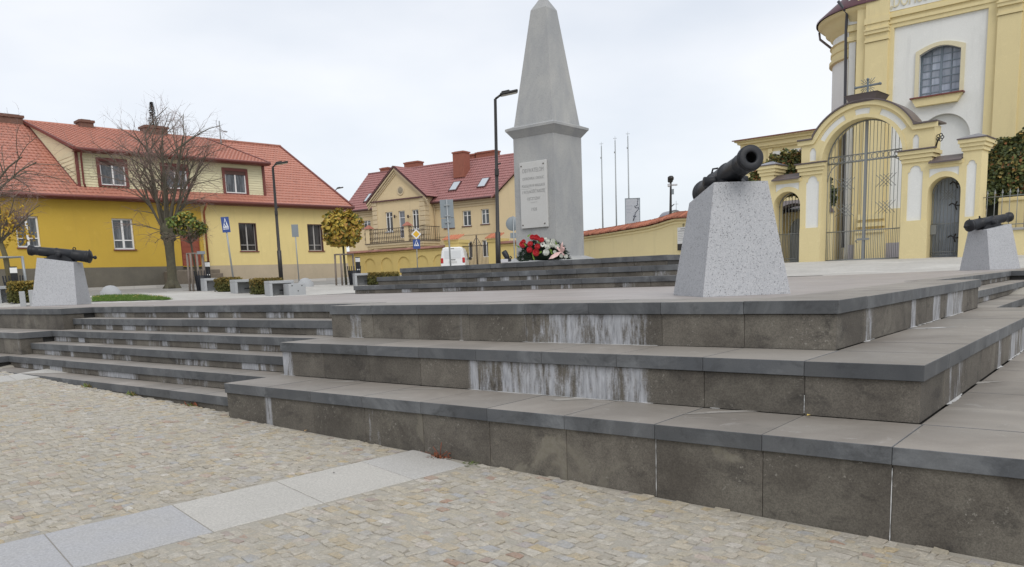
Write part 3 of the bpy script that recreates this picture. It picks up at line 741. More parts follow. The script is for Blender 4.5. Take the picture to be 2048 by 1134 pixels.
M_TRIM2 = mat("plum_trim", (.10, .04, .04), .55)
M_SIDING = mat("cream_weatherboard", (.70, .66, .44), .8, noise=[(2, .3, (.58, .55, .38)), (30, .2, (.55, .52, .36))], vary=.06)
M_WHITE = mat("white_window_frame", (.78, .78, .77), .45)
M_GREYF = mat("grey_window_frame", (.42, .40, .38), .5)
M_BRICK = mat("chimney_brick", (.30, .105, .07), .85, noise=[(6, .5, (.19, .07, .05))], bump=(30, .4))
M_BRICK2 = mat("chimney_brick_dark", (.17, .09, .065), .85, noise=[(6, .5, (.11, .06, .045))], bump=(30, .4))
def m_glass(name, c1, c2, s=3):
    m, t, p = newmat(name, .06, .6)
    g = t.nodes.new("ShaderNodeTexCoord").outputs['Object']; oi = t.nodes.new("ShaderNodeObjectInfo").outputs['Random']
    c = mixc(t, ramp(t, tnoise(t, vscale(t, g, (4, 1, .5)), s, 4, .6), [(.4, (0, 0, 0)), (.62, (1, 1, 1))]), rgb(t, c1), rgb(t, c2))
    c = vmul(t, c, math_(t, 'MULTIPLY_ADD', oi, .6, .7)); t.links.new(c, p.inputs['Base Color']); return m
M_GLASS = m_glass("window_glass", (.035, .04, .045), (.11, .12, .13))
M_GLASSD = m_glass("dark_window_glass", (.03, .028, .028), (.06, .055, .055))
M_CURT = m_glass("curtained_glass", (.12, .13, .15), (.26, .27, .30), 2)
M_GALV = mat("galvanised_steel", (.33, .35, .36), .5, .35)
M_REVD = mat("dark_reveal", (.10, .055, .045), .8)

def window(parent, s0, s1, z0, z1, t, fm=None, gm=None, fw=.07, mull=1, tran=None, casing=None, depth=.06):
    """window frame (a part) whose panes are its children; t = depth of the frame's face"""
    fm = fm or M_WHITE; gm = gm or M_GLASS
    b = MB(); b.box(s0, t, z0, s1, t+depth, z0+fw); b.box(s0, t, z1-fw, s1, t+depth, z1)
    b.box(s0, t, z0+fw, s0+fw, t+depth, z1-fw); b.box(s1-fw, t, z0+fw, s1, t+depth, z1-fw)
    xs = [s0+fw]; 
    for i in range(mull):
        x = s0+(s1-s0)*(i+1)/(mull+1); b.box(x-fw*.62, t-.006, z0+fw, x+fw*.62, t+depth, z1-fw); xs += [x-fw*.6, x+fw*.6]
    xs.append(s1-fw); zs = [z0+fw]
    for f_ in (tran or []):
        z = z0+(z1-z0)*f_; b.box(s0+fw, t-.003, z-fw*.32, s1-fw, t+depth-.004, z+fw*.32); zs += [z-fw*.3, z+fw*.3]
    zs.append(z1-fw); w_ = b.build("window", [fm], parent)
    for i in range(0, len(xs), 2):
        for j in range(0, len(zs), 2):
            MB().box(xs[i], t+depth*.5, zs[j], xs[i+1], t+depth*.5+.01, zs[j+1]).build("pane", [gm], w_)
    return w_
def tile_roof(name, parent, mats, P0, e_, g_, rng, Lg, course=.35, pitch=.2, amp=.022, step=.03, per=5):
    P0, e_, g_ = Vector(P0), Vector(e_).normalized(), Vector(g_).normalized(); n_ = e_.cross(g_)
    if n_.z < 0: n_ = -n_
    A0 = min(rng(0)[0], rng(Lg)[0]); A1 = max(rng(0)[1], rng(Lg)[1])
    na = int((A1-A0)/(pitch/per)); As = [A0+(A1-A0)*i/na for i in range(na+1)]
    vs = []; fs = []; W = len(As); nc = math.ceil(Lg/course)
    for j in range(nc):
        b0 = j*course; b1 = min(b0+course, Lg); off = (j % 2)*pitch*.0
        for (bb, h, usew) in ((b0, -.01, 0), (b0, step, 1), (b1, .0, 1)):
            lo, hi = rng(bb)
            for a in As:
                aa = max(lo, min(hi, a)); wv = amp*(.5+.5*math.cos(2*math.pi*(a+off)/pitch)) if usew else 0
                dip = .035*math.cos(2*math.pi*(a+off)/pitch)*(usew and h > 0)
                vs.append(P0+e_*aa+g_*(bb-dip*.8)+n_*(h+wv))
        o = j*3*W
        for r_ in (0, 1):
            fs += [(o+r_*W+i, o+r_*W+i+1, o+(r_+1)*W+i+1, o+(r_+1)*W+i) for i in range(W-1) if (vs[o+r_*W+i]-vs[o+r_*W+i+1]).length > 1e-4 or (vs[o+(r_+1)*W+i]-vs[o+(r_+1)*W+i+1]).length > 1e-4]
    return MB().add(vs, fs).build(name, mats, parent)
def chimney(parent, s0, s1, t0, t1, z0, z1, m=None, capz=.12):
    m = m or M_BRICK; b = MB(); b.box(s0, t0, z0, s1, t1, z1-capz); b.box(s0-.06, t0-.06, z1-capz, s1+.06, t1+.06, z1); b.box(s0+.1, t0+.1, z1, s1-.1, t1-.1, z1+.05)
    b.build("chimney", [m], parent)

# ================================================================== LONG YELLOW HOUSE at the left
_o = atD(697, 558, 48); _o.z = .44; H1 = Fr(_o, .101)
h1 = thing("long_house", "long yellow and ochre house with red tiled roof and cream boarded dormer at left", "house", H1.M)
zE = 4.08; SL = -24.
def holes(ws): return [[(a, z0), (c, z0), (c, z1), (a, z1)] for a, c, z0, z1 in ws]
def pxrect(F, u0, v0, u1, v1, t=0.):
    a = F(u0, (v0+v1)/2, t)[0]; c = F(u1, (v0+v1)/2, t)[0]; um = (u0+u1)/2; return (a, c, F(um, v1, t)[1], F(um, v0, t)[1])
wA = [pxrect(H1, 32, 432, 79, 495), pxrect(H1, 226, 437, 268, 499)]
wB = [pxrect(H1, 479, 446, 514, 502), pxrect(H1, 616, 448.5, 646, 501.5)]
dr = pxrect(H1, 362, 455, 401, 533)
sc_ = H1(407, 480)[0]; zpl = H1(250, 534)[1]
b = MB(); b.plate([(SL, zpl), (sc_, zpl), (sc_, zE), (SL, zE)], holes(wA+[dr]), 0, .3); b.build("wall", [M_OCHRE], h1, label="ochre plastered part of the wall")
b = MB(); b.plate([(sc_, zpl), (0, zpl), (0, zE), (sc_, zE)], holes(wB), 0, .3); b.box(-.3, .3, zpl, -.0, 14, zE)
b.build("wall", [M_LYEL], h1, label="pale yellow plastered part of the wall")
sd2 = dr[1]+.12
b = MB(); b.box(SL, -.035, -.5, dr[0], .3, zpl-.003); b.box(dr[0], .1, -.5, dr[1], .3, zpl-.003); b.build("plinth", [M_PLIN_D], h1)
b = MB(); b.box(dr[1], -.035, -.5, 0.03, .3, zpl-.003); b.build("plinth", [M_PLIN_L], h1)
MB().box(-.28, .3, -.5, -.0, 14, zpl).build("plinth", [M_PLIN_L], h1)
MB().plate([(.3, zE), (14, zE), (7.25, 8.3)], (), -.25, -.02, axis='x').build("gable", [M_LYEL], h1)
MB().box(SL, 14-.3, 0, 0, 14, zE).build("wall", [M_LYEL], h1)
for i, r_ in enumerate(wA): window(h1, *r_, .10, fw=.075, tran=[.30])
for r_ in wB:
    window(h1, *r_, .17, M_GREYF, M_GLASSD, fw=.05, tran=[.22])
    b = MB(); b.box(r_[0]+.0, .004, r_[2], r_[0]+.03, .17, r_[3]); b.box(r_[1]-.03, .004, r_[2], r_[1], .17, r_[3]); b.box(r_[0]+.03, .004, r_[3]-.04, r_[1]-.03, .17, r_[3]); b.build("reveal_board", [M_REVD], h1)
for r_ in wA+wB: MB().box(r_[0]-.05, -.06, r_[2]-.05, r_[1]+.05, .1, r_[2]-.0).build("sill", [M_TRIM], h1)
M_DOOR = mat("red_brown_door", (.27, .065, .035), .55, noise=(3, .4, (.2, .05, .03)))
d_ = MB().box(dr[0], .1, dr[2], dr[1], .16, dr[3]).build("door", [M_DOOR], h1)
for i in range(6):
    z = dr[2]+(dr[3]-dr[2])*(i+.12)/6.2; MB().cbox(dr[0]+.08, .085, z, dr[1]-.08, .1, z+.22, .008).build("door_panel", [M_DOOR], d_)
M_STEP = mat("rough_stone_step", (.20, .165, .125), .9, noise=(5, .6, (.12, .10, .08)), bump=(15, .5, .02))
for k in range(4): MB().cbox(dr[0]-.35-.0*k, -.35-.32*(3-k), -.4, dr[1]+.75, -.04 if k == 3 else -.35-.32*(2-k), zpl-.80+.2*k, .02).build("doorstep", [M_STEP], h1)
MB().cbox(dr[0]-1.0, -1.4, -.4, dr[0]-.38, -.04, zpl-.25, .03).build("step_cheek", [M_STEP], h1)
# roofs
evz = zE; ridge_t, ridge_z = 7.03, 8.42; sl_ = Vector((0, ridge_t+.45, ridge_z-evz)); Lg = sl_.length
def roofz(t): return evz + (t+.45)/sl_.y*sl_.z
s_da, s_db = -14.0, -4.62                                    # dormer
td = .42; zdb = roofz(td)
rt = MB()
tile_roof("roof", h1, [M_ROOF1], (0, -.45, evz), (1, 0, 0), sl_, lambda b_: (-24., .35), Lg)
MB().add([(-24, ridge_t, ridge_z), (.35, ridge_t, ridge_z), (.35, 14.5, evz), (-24, 14.5, evz)], [(0, 1, 2, 3)]).build("roof", [M_ROOF1], h1)
b = MB(); b.tube([(-24, -.52, evz-.03), (.35, -.52, evz-.03)], .075, 8); b.box(-24, -.45, evz-.14, .33, -.41, evz-.03); b.box(-24, -.41, evz-.14, .3, 0, evz-.11); b.build("gutter", [M_TRIM], h1)
def slope_bar(mb, s, p, q, w=.1, h=.08):
    (t0, z0), (t1, z1) = p, q; mb.add([(s-w, t0, z0-h), (s+w, t0, z0-h), (s+w, t1, z1-h), (s-w, t1, z1-h), (s-w, t0, z0+h), (s+w, t0, z0+h), (s+w, t1, z1+h), (s-w, t1, z1+h)],
        [(0, 3, 2, 1), (4, 5, 6, 7), (0, 1, 5, 4), (1, 2, 6, 5), (2, 3, 7, 6), (3, 0, 4, 7)])
b = MB(); slope_bar(b, .36, (-.47, evz), (ridge_t, ridge_z), .06); b.build("verge", [M_TRIM], h1)
b = MB(); b.tube([(-24, ridge_t, ridge_z+.04), (.38, ridge_t, ridge_z+.04)], .09, 8); b.build("ridge_cap", [M_ROOF1], h1)
# dormer
zde = H1(300, 309, -.02)[1]-.02
fr_ = dict(z0=zdb-.05, z1=zde)
dw = [pxrect(H1, 194, 317, 255.5, 373, td), pxrect(H1, 321.5, 327.5, 378, 379.5, td), pxrect(H1, 445, 337, 495.5, 388.5, td)]
dmr = td+.03
MB().plate([(s_da+.02, fr_['z0']), (s_db-.02, fr_['z0']), (s_db-.02, zde), (s_da+.02, zde)], holes(dw), td+.03, td+.12).build("dormer_wall", [M_SIDING], h1)
nb = 13; bh = (zde-zdb)/nb
for k in range(nb):
    z0 = zdb+k*bh; z1 = z0+bh
    segs = [(s_da+.14, s_db-.14)]
    for (a, c, wz0, wz1) in dw:
        if z1 > wz0 and z0 < wz1:
            segs = [q_ for (p0, p1) in segs for q_ in ((p0, min(p1, a)), (max(p0, c), p1)) if q_[1]-q_[0] > .05]
    for (p0, p1) in segs:
        MB().add([(p0, td-.012, z0), (p1, td-.012, z0), (p1, td+.012, z1-.004), (p0, td+.012, z1-.004), (p0, td+.03, z0), (p1, td+.03, z0), (p1, td+.03, z1), (p0, td+.03, z1)],
                 [(0, 1, 2, 3), (1, 0, 4, 5), (3, 2, 6, 7), (0, 3, 7, 4), (2, 1, 5, 6)]).build("board", [M_SIDING], h1)
sld = Vector((0, ridge_t-.0+.02, ridge_z+.05-zde-.06)); Ld = sld.length
# cheek, boards running down the slope of the main roof
MB().add([(s_da, td, zdb-.02), (s_da, td, zde), (s_da, ridge_t-.3, roofz(ridge_t-.3)+.02)], [(0, 1, 2)]).build("dormer_cheek", [M_SIDING], h1)
for k in range(9):
    z0 = zdb+.02+k*.17; z1 = z0+.165
    tA = lambda z: (z-evz)/sl_.z*sl_.y-.45
    t1 = min(tA(z0), ridge_t); 
    if z0 > zde-.05: break
    MB().add([(s_da-.022, td+.1, z0), (s_da-.006, td+.1, z1), (s_da-.006, max(tA(z1), td+.12), z1), (s_da-.022, max(tA(z0), td+.12), z0)], [(0, 1, 2, 3)]).build("cheek_board", [M_SIDING], h1)
MB().box(s_db-.02, td, zdb, s_db, 3, zde).build("dormer_cheek", [M_SIDING], h1)
tile_roof("dormer_roof", h1, [M_ROOF1], (0, -.02, zde+.06), (1, 0, 0), sld, lambda b_: (s_da-.12, s_db+.12), Ld*.99)
b = MB(); b.tube([(s_da-.12, -.08, zde+.03), (s_db+.12, -.08, zde+.03)], .07, 8); b.box(s_da-.1, -.03, zde-.06, s_db+.1, .0, zde+.05); b.box(s_da-.1, .0, zde-.06, s_db+.1, td-.015, zde-.03); b.build("gutter", [M_TRIM], h1)
b = MB(); slope_bar(b, s_da-.13, (-.04, zde+.05), (ridge_t, ridge_z+.06), .04, .07); b.build("verge", [M_TRIM], h1); b = MB(); slope_bar(b, s_db+.13, (-.04, zde+.05), (ridge_t, ridge_z+.06), .04, .07)
b.build("verge", [M_TRIM], h1); b = MB(); slope_bar(b, s_da-.02, (td, zdb+.02), (ridge_t-.5, roofz(ridge_t-.5)+.05), .03, .05); b.build("verge", [M_TRIM], h1)
b = MB(); b.box(s_da, td-.05, zdb-.05, s_da+.13, td+.06, zde-.06); b.box(s_db-.13, td-.05, zdb-.05, s_db, td+.06, zde-.06); b.box(s_da+.13, td-.04, zdb-.06, s_db-.13, td+.0, zdb+.01); b.build("corner_board", [M_TRIM], h1)
for (a, c, z0, z1) in dw:
    b = MB(); f_ = .13; b.box(a, td-.06, z0, a+f_, td+.05, z1); b.box(c-f_, td-.06, z0, c, td+.05, z1); b.box(a+f_, td-.06, z1-f_*1.1, c-f_, td+.05, z1); b.box(a+f_, td-.06, z0, c-f_, td+.05, z0+.05)
    b.build("casing", [M_TRIM], h1); window(h1, a+f_, c-f_, z0+.05, z1-f_*1.1, td+.0, fw=.055)
    MB().box(a+f_, td-.02, z1-f_*1.1-.18, c-f_, td-.008, z1-f_*1.1).build("roller_blind_box", [M_REVD], h1)
def pipe(parent, pts, r_=.05, m=None): return MB().tube(pts, r_, 8).build("downpipe", [m or M_TRIM], parent)
pa = H1(157, 300, .3)[0]; pipe(h1, [(s_da+.18, -.06, zde), (s_da+.22, .25, zde-.25), (s_da+.24, .33, zdb+.15), (s_da+.28, .30, zdb)], .045)
sp = H1(405, 414, -.1)[0]; pipe(h1, [(sp+.05, -.5, zE-.1), (sp+.05, -.3, zE-.3), (sp+.05, -.09, zE-.5), (sp+.05, -.09, zpl-.2)], .05, mat("rusty_pipe", (.30, .09, .035), .6))
def chim_px(F, parent, u0, u1, vt, t, dep, m, zb):
    a = F(u0, vt+6, t)[0]; c = F(u1, vt+6, t)[0]; z = F((u0+u1)/2, vt, t)[1]; chimney(parent, a, c, t, t+dep, zb, z, m)
chim_px(H1, h1, -40, 45, 227, 6.6, .9, M_BRICK2, ridge_z-.5)
chim_px(H1, h1, 160, 187, 240, 6.7, .7, M_BRICK2, ridge_z-.5)
chim_px(H1, h1, 291, 335, 252, 6.6, .8, M_BRICK2, ridge_z-.5)
sm_ = H1(440, 262, 5.)[0]; zm = H1(439, 242, 5.)[1]; zb_ = H1(442, 291, 5.)[1]
mast = thing("roof_mast", "thin grey cable mast on the ridge of the red roof at left", "mast", H1.M @ Matrix.Translation((sm_, 5., zb_-.3)))
hm = zm-zb_+.3
MB().tube([(0, 0, 0), (0, 0, hm)], [.05, .035], 8).build("post", [M_GALV], mast)
MB().tube([(0, 0, hm-.45), (.25, 0, hm-.55), (.32, 0, hm-.5)], .02, 6).box(.22, -.05, hm-.58, .42, .05, hm-.52).build("bracket", [M_GALV], mast)
MB().tube([(.02, 0, hm-.3), (.6, .5, .25)], .008, 4).build("guy_wire", [M_GALV], mast)

# ================================================================== PALE HOUSE behind, with balcony
_o = atD(1010, 520, 68); _o.z = .57; H2 = Fr(_o, R(84.7))
h2 = thing("gabled_house", "two-storey cream house with plum tiled roof, gabled bay and balcony behind a wall", "house", H2.M)
M_CREAM = plaster("cream_plaster", (.66, .53, .33), (.58, .47, .30), .5)
M_CREAM2 = plaster("cream_moulding", (.60, .49, .33), (.50, .41, .27), .5)
e2 = H2(900, 401, -.4)[1]; sW = -17.75; sR = H2(1008, 450)[0]
up_w = [pxrect(H2, 925, 421, 942, 452), pxrect(H2, 962, 417.6, 978, 448), pxrect(H2, 889, 428, 908, 456)]
lo_w = [pxrect(H2, 928, 483, 944.5, 516), pxrect(H2, 964, 480, 979, 514)]
lf_w = [pxrect(H2, 726, 441, 741, 456)]
MB().plate([(sW, -1), (sR, -1), (sR, e2-.1), (sW, e2-.1)], holes(up_w+lo_w+lf_w), 0, .3).build("wall", [M_CREAM], h2)
MB().box(sR-.3, .3, -1, sR, 9, e2-.1).build("wall", [M_CREAM], h2); MB().box(sW, .3, -1, sW+.3, 9, e2-.1).build("wall", [M_CREAM], h2); MB().box(sW, 9, -1, sR, 9.3, e2-.1).build("wall", [M_CREAM], h2)
for r_ in up_w+lf_w: window(h2, *r_, .12, tran=[.68]); MB().box(r_[0]-.08, -.07, r_[2]-.07, r_[1]+.08, .1, r_[2]).build("sill", [M_TRIM2], h2)
for r_ in lo_w: window(h2, *r_, .12, M_WHITE, M_GLASSD); 
for k, z in enumerate((e2-.24, e2-.42, e2-.62)): MB().box(sW-.02, -.16+.045*k, z, sR+.1-.03*k, 0, z+.15).build("cornice_band", [M_CREAM2], h2)
zs_ = H2(920, 470.5)[1]; MB().box(-8.3, -.04, zs_-.04, sR, 0, zs_+.04).build("string_course", [M_CREAM2], h2)
ap = H2.plane(740, 349, (sW, 0, 0), (1, 0, 0)); r2t, r2z = ap.y, ap.z
s2 = Vector((0, r2t+.45, r2z-e2)); L2 = s2.length
tile_roof("roof", h2, [M_ROOF2], (0, -.45, e2), (1, 0, 0), s2, lambda b_: (sW-.2, sR+.35+0*b_), L2, .36, .26, .05, .04, 4)
MB().add([(sW-.2, r2t, r2z), (sR+.35, r2t, r2z), (sR+.35, r2t*2, e2), (sW-.2, r2t*2, e2)], [(0, 1, 2, 3)]).build("roof", [M_ROOF2], h2)
b = MB(); b.tube([(sW-.2, -.5, e2-.03), (sR+.35, -.5, e2-.03)], .08, 8); b.box(sW-.2, -.44, e2-.12, sR+.3, -.02, e2-.06); b.build("gutter", [M_TRIM2], h2)
MB().tube([(sW-.2, r2t, r2z+.05), (sR+.35, r2t, r2z+.05)], .1, 8).build("ridge_cap", [M_ROOF2], h2)
# second gabled wing at the right end (mostly hidden by the obelisk)
MB().box(sR+.02, -.9, -1, sR+3.6, 3, e2-.1).build("side_wing", [M_CREAM], h2)
MB().plate([(sR-.2, e2-.1), (sR+3.9, e2-.1), (sR+1.85, e2+1.5)], (), -.9, 3).build("side_gable", [M_CREAM], h2)
b = MB(); 
for sg in (-1, 1):
    x0, x1 = sR+1.85+sg*2.3, sR+1.85; b.add([(x0, -1.1, e2-.1), (x1, -1.1, e2+1.6), (x1, 3.5, e2+1.6), (x0, 3.5, e2-.1), (x0, -1.1, e2-.25), (x1, -1.1, e2+1.45)], [(0, 1, 2, 3), (0, 4, 5, 1)])
b.build("side_roof", [M_ROOF2], h2)
# bay with gable
tb = -1.3; bl = H2(747, 450, tb)[0]; br = H2(851, 450, tb)[0]; zbE = H2(800, 396, tb)[1]; zbT = H2(797, 398.5, tb)[1]
bw = [pxrect(H2, 771.5, 424, 785.5, 463, tb), pxrect(H2, 798, 421.5, 810.5, 476, tb), pxrect(H2, 824.5, 419, 837.5, 458, tb)]
bc = (bl+br)/2; zap = H2(793, 331, tb-.3)[1]; hw = (br-bl)/2+.35
MB().plate([(bl, -1), (br, -1), (br, zbT), (bl, zbT)], holes(bw), tb, tb+.25).build("bay_wall", [M_CREAM], h2)
MB().box(br-.25, tb+.25, -1, br, .0, zbT).build("bay_wall", [M_CREAM], h2); MB().box(bl, tb+.25, -1, bl+.25, .0, zbT).build("bay_wall", [M_CREAM], h2)
MB().plate([(bl, zbT), (br, zbT), (bc, zap-.45)], (), tb, tb+.25).build("gable_wall", [M_CREAM], h2)
for k, r_ in enumerate(bw):
    window(h2, *r_, tb+.1, tran=[.75] if k != 1 else [.3, .75], mull=1 if k != 1 else 0, gm=M_GLASSD if k != 1 else M_CURT)
    if k != 1: MB().box(r_[0]-.08, tb-.07, r_[2]-.09, r_[1]+.08, tb+.1, r_[2]).build("sill", [M_WHITE], h2)
tr = 5.0; zr_ = H2.plane(875, 340, (bc, 0, 0), (1, 0, 0)); 
kz = (zap-zbE)/hw
for sg in (-1, 1):
    e_x = Vector((0, 1, 0)); P0 = Vector((bc+sg*(hw+.12), tb-.35, zbE-.12*kz)); gg = Vector((-sg*(hw+.12), 0, zap-zbE+.12*kz))
    tile_roof("bay_roof", h2, [M_ROOF2], P0, e_x, gg, lambda b_: (0, 6.2), gg.length, .36, .26, .05, .04, 4)
    b = MB(); 
    for k, (dz, yy_) in enumerate(((.03, -.36), (-.17, -.28), (-.36, -.16), (-.52, -.08))):
        x0 = bc+sg*(hw+.1-.0*k); b.add([(x0, tb+yy_, zbE-.1+dz), (bc, tb+yy_, zap+dz+.0), (bc, tb+yy_, zap+dz-.15), (x0, tb+yy_, zbE-.1+dz-.15), (x0, tb, zbE-.1+dz-.15), (bc, tb, zap+dz-.15)], [(0, 1, 2, 3), (3, 2, 5, 4)], 0 if k == 0 else 1)
    b.build("raking_cornice", [M_TRIM2, M_CREAM2], h2)
MB().box(bl-.1, tb-.16, zbT-.08, br+.1, tb, zbT+.03).build("pediment_band", [M_TRIM2], h2)
cz = H2(801, 381, tb)[1]; cxs = H2(801, 381, tb)[0]
MB().lathe([(0, .03), (.30, .03), (.36, .06), (.42, .03), (.42, 0)], Matrix.Translation((cxs, tb-.0, cz)) @ Matrix.Rotation(R(90), 4, 'X'), 20).build("medallion", [M_CREAM2], h2)
MB().lathe([(0, .05), (.26, .04), (.28, .03)], Matrix.Translation((cxs, tb-.0, cz)) @ Matrix.Rotation(R(90), 4, 'X'), 18).build("relief", [mat("dark_relief", (.22, .19, .14), .8, noise=(14, .9, (.38, .33, .24)), bump=(30, .8, .03))], h2)
for x0, x1 in ((bl-.03, bl+.55), (br-.55, br+.04)):
    z = 0.; k = 0
    while z < zbT-.3:
        MB().cbox(x0-(.0 if k % 2 else .0), tb-.06, z, x1, tb+ (.0 if x0 < bc else .6), z+.36, .03).build("quoin", [M_CREAM2], h2); z += .40; k += 1
# balcony
tB = -3.6; zb0 = H2(800, 487, tB)[1]; bL = H2(731, 485, tB)[0]; bR = H2(847, 485, tB)[0]
MB().box(bL, tB, zb0-.08, bR, tb, zb0+.10).build("balcony_slab", [M_CREAM2], h2)
MB().box(bL-.05, tB-.06, zb0+.10, bR+.05, tb, zb0+.16).build("balcony_edge", [mat("dark_edge", (.10, .075, .06), .8)], h2)
MB().box(bL+.1, tB+.1, zb0-.28, bR-.1, tb, zb0-.08).build("balcony_beam", [M_CREAM], h2)
M_WIRON = mat("dark_wrought_iron", (.05, .035, .03), .6)
zr1 = H2(800, 456, tB)[1]
for u_ in (735.5, 813):
    x = H2(u_, 470, tB)[0]; b = MB(); b.box(x-.22, tB-.03, zb0+.16, x+.22, tB+.4, zr1+.15); b.build("balcony_pillar", [M_CREAM], h2)
    MB().frustum([(x-.35, tB-.16), (x+.35, tB-.16), (x+.35, tB+.53), (x-.35, tB+.53)], [(x-.05, tB+.13), (x+.05, tB+.13), (x+.05, tB+.23), (x-.05, tB+.23)], zr1+.15, zr1+.48).build("pillar_cap", [mat("terracotta_cap", (.36, .14, .10), .8)], h2)
    MB().lathe([(.22, -1), (.20, zb0-.4), (.3, zb0-.28)], Matrix.Translation((x, tB+.3, 0)), 12).build("column", [M_CREAM], h2)
b = MB(); b.box(bL, tB, zr1, bR, tB+.05, zr1+.05); b.box(bL, tB, zb0+.22, bR, tB+.05, zb0+.27); b.build("balcony_rail", [M_WIRON], h2)
n_ = int((bR-bL)/.2)
for i in range(n_+1):
    x = bL+(bR-bL)*i/n_; b = MB(); b.bar((x, tB+.025, zb0+.16), (x, tB+.025, zr1), .018)
    for zz in (.35, .75):
        z = zb0+.16+(zr1-zb0-.16)*zz; b.tube([(x+.06*math.cos(a*.785), tB+.0, z+.11*math.sin(a*.785)) for a in range(9)], .016, 4)
    b.build("baluster", [M_WIRON], h2)
MB().box(bR-.05, tB, zb0+.2, bR, tb, zb0+.25).box(bR-.05, tB, zr1, bR, tb, zr1+.05).build("balcony_rail", [M_WIRON], h2)
for k in range(9): MB().bar((bR-.02, tB+.25*k+.2, zb0+.16), (bR-.02, tB+.25*k+.2, zr1), .018).build("baluster", [M_WIRON], h2)
MB().box(bL+.8, tb-.02, -1, bR-.3, tb-.005, zb0-.3).build("shaded_doorway", [mat("brown_doorway", (.10, .065, .05), .8)], h2)
for u_ in (789, 816):
    x, z = H2(u_, 433, tb-.3); MB().bar((x, tb, z), (x, tb-.3, z+.1), .02).lathe([(.02, -.15), (.07, -.1), (.09, .08), (.02, .15)], Matrix.Translation((x, tb-.3, z)), 10).build("wall_lantern", [M_WIRON], h2)
pipe(h2, [(br+.12, -.3, e2-.2), (br+.12, -.1, e2-.5), (br+.12, -.08, -.5)], .05, M_CREAM2)
for (u0, v0, u1, v1) in ((731, 389.5, 748, 403), (899, 365, 922, 381.5), (956, 358, 979, 374.5)):
    c1 = H2.plane((u0+u1)/2, (v0+v1)/2, (0, -.45, e2+.06), (0, -s2.z, s2.y)); e_ = Vector((1, 0, 0)); g_ = s2.normalized(); nn_ = Vector((0, -g_.z, g_.y))
    b = MB(); f2 = MB()
    def quad(mb, w_, h_, d0, d1):
        c_ = [c1+e_*a*w_+g_*q*h_ for a, q in ((-1, -1), (1, -1), (1, 1), (-1, 1))]
        mb.add([p+nn_*d0 for p in c_]+[p+nn_*d1 for p in c_], [(4, 5, 6, 7), (0, 1, 5, 4), (1, 2, 6, 5), (2, 3, 7, 6), (3, 0, 4, 7)])
    quad(b, .44, .62, 0, .10); sk = b.build("roof_window", [M_TRIM2], h2); quad(f2, .34, .52, .09, .112); f2.build("pane", [mat("sky_glass", (.45, .50, .54), .08, spec=.8)], sk)
for (u0, u1, vt, t_, dep, vb) in ((905, 927, 303, None, .9, 349), (932, 949, 308.5, r2t+.2, .7, 0), (951, 990, 302.5, r2t+.2, .8, 0), (808, 836, 323.5, r2t+.2, .8, 0), (760, 776, 335.5, r2t, .7, 0)):
    t_ = t_ if t_ else r2t-1.9
    chim_px(H2, h2, u0, u1, vt, t_, dep, M_BRICK, r2z-1.6 if vb else r2z-.4)

# ================================================================== garden wall, gate posts and van in front of it
_o = atD(840, 525, 54); _o.z = .5; W2 = Fr(_o, R(84.7))
M_WYEL = plaster("yellow_garden_wall", (.66, .52, .21), (.58, .45, .19), .5)
M_WTILE = mat("old_red_coping_tile", (.27, .12, .085), .85, noise=(4, .6, (.17, .085, .06)), vary=.15)
def arch_wall(name, label, u0, u1, centres, group):
    s0 = W2(u0, 500)[0]; s1 = W2(u1, 500)[0]; zt = W2((u0+u1)/2, 0.0)[1]*0 + W2(790, 500.5)[1]
    w_ = thing(name, label, "wall", W2.M @ Matrix.Translation((s0, 0, 0)), group); L_ = s1-s0
    hs = []
    for c_ in centres:
        x = W2(c_, 500)[0]-s0
        if x-.5 > .05 and x+.5 < L_-.05: hs.append(arch_poly(x-.5, x+.5, .15, zt-.95, 14))
    MB().plate([(0, -.6), (L_, -.6), (L_, zt), (0, zt)], hs, 0, .06).build("wall_face", [M_WYEL], w_)
    MB().box(0, .06, -.6, L_, .35, zt-.01).build("wall_core", [M_WYEL], w_)
    MB().box(0, -.04, zt-.16, L_, 0, zt-.08).build("band", [M_WYEL], w_)
    n_ = int(L_/.42)
    for i in range(n_):
        a = L_*i/n_; MB().add([(a, -.14, zt+.0), (a+L_/n_-.008, -.14, zt+.0), (a+L_/n_-.008, .18, zt+.13), (a, .18, zt+.13), (a, .48, zt), (a+L_/n_-.008, .48, zt), (a, -.14, zt-.04), (a+L_/n_-.008, -.14, zt-.04)], [(0, 1, 2, 3), (3, 2, 5, 4), (6, 7, 1, 0)]).build("coping_tile", [M_WTILE], w_)
    return w_
arch_wall("garden_wall", "yellow garden wall with blind arches left of the white van", 640, 892, [738, 771.5, 806, 843, 878], "walls with blind arches")
arch_wall("garden_wall", "short yellow garden wall with a blind arch between gate pier and obelisk", 1000, 1075, [1014, 1045], "walls with blind arches")
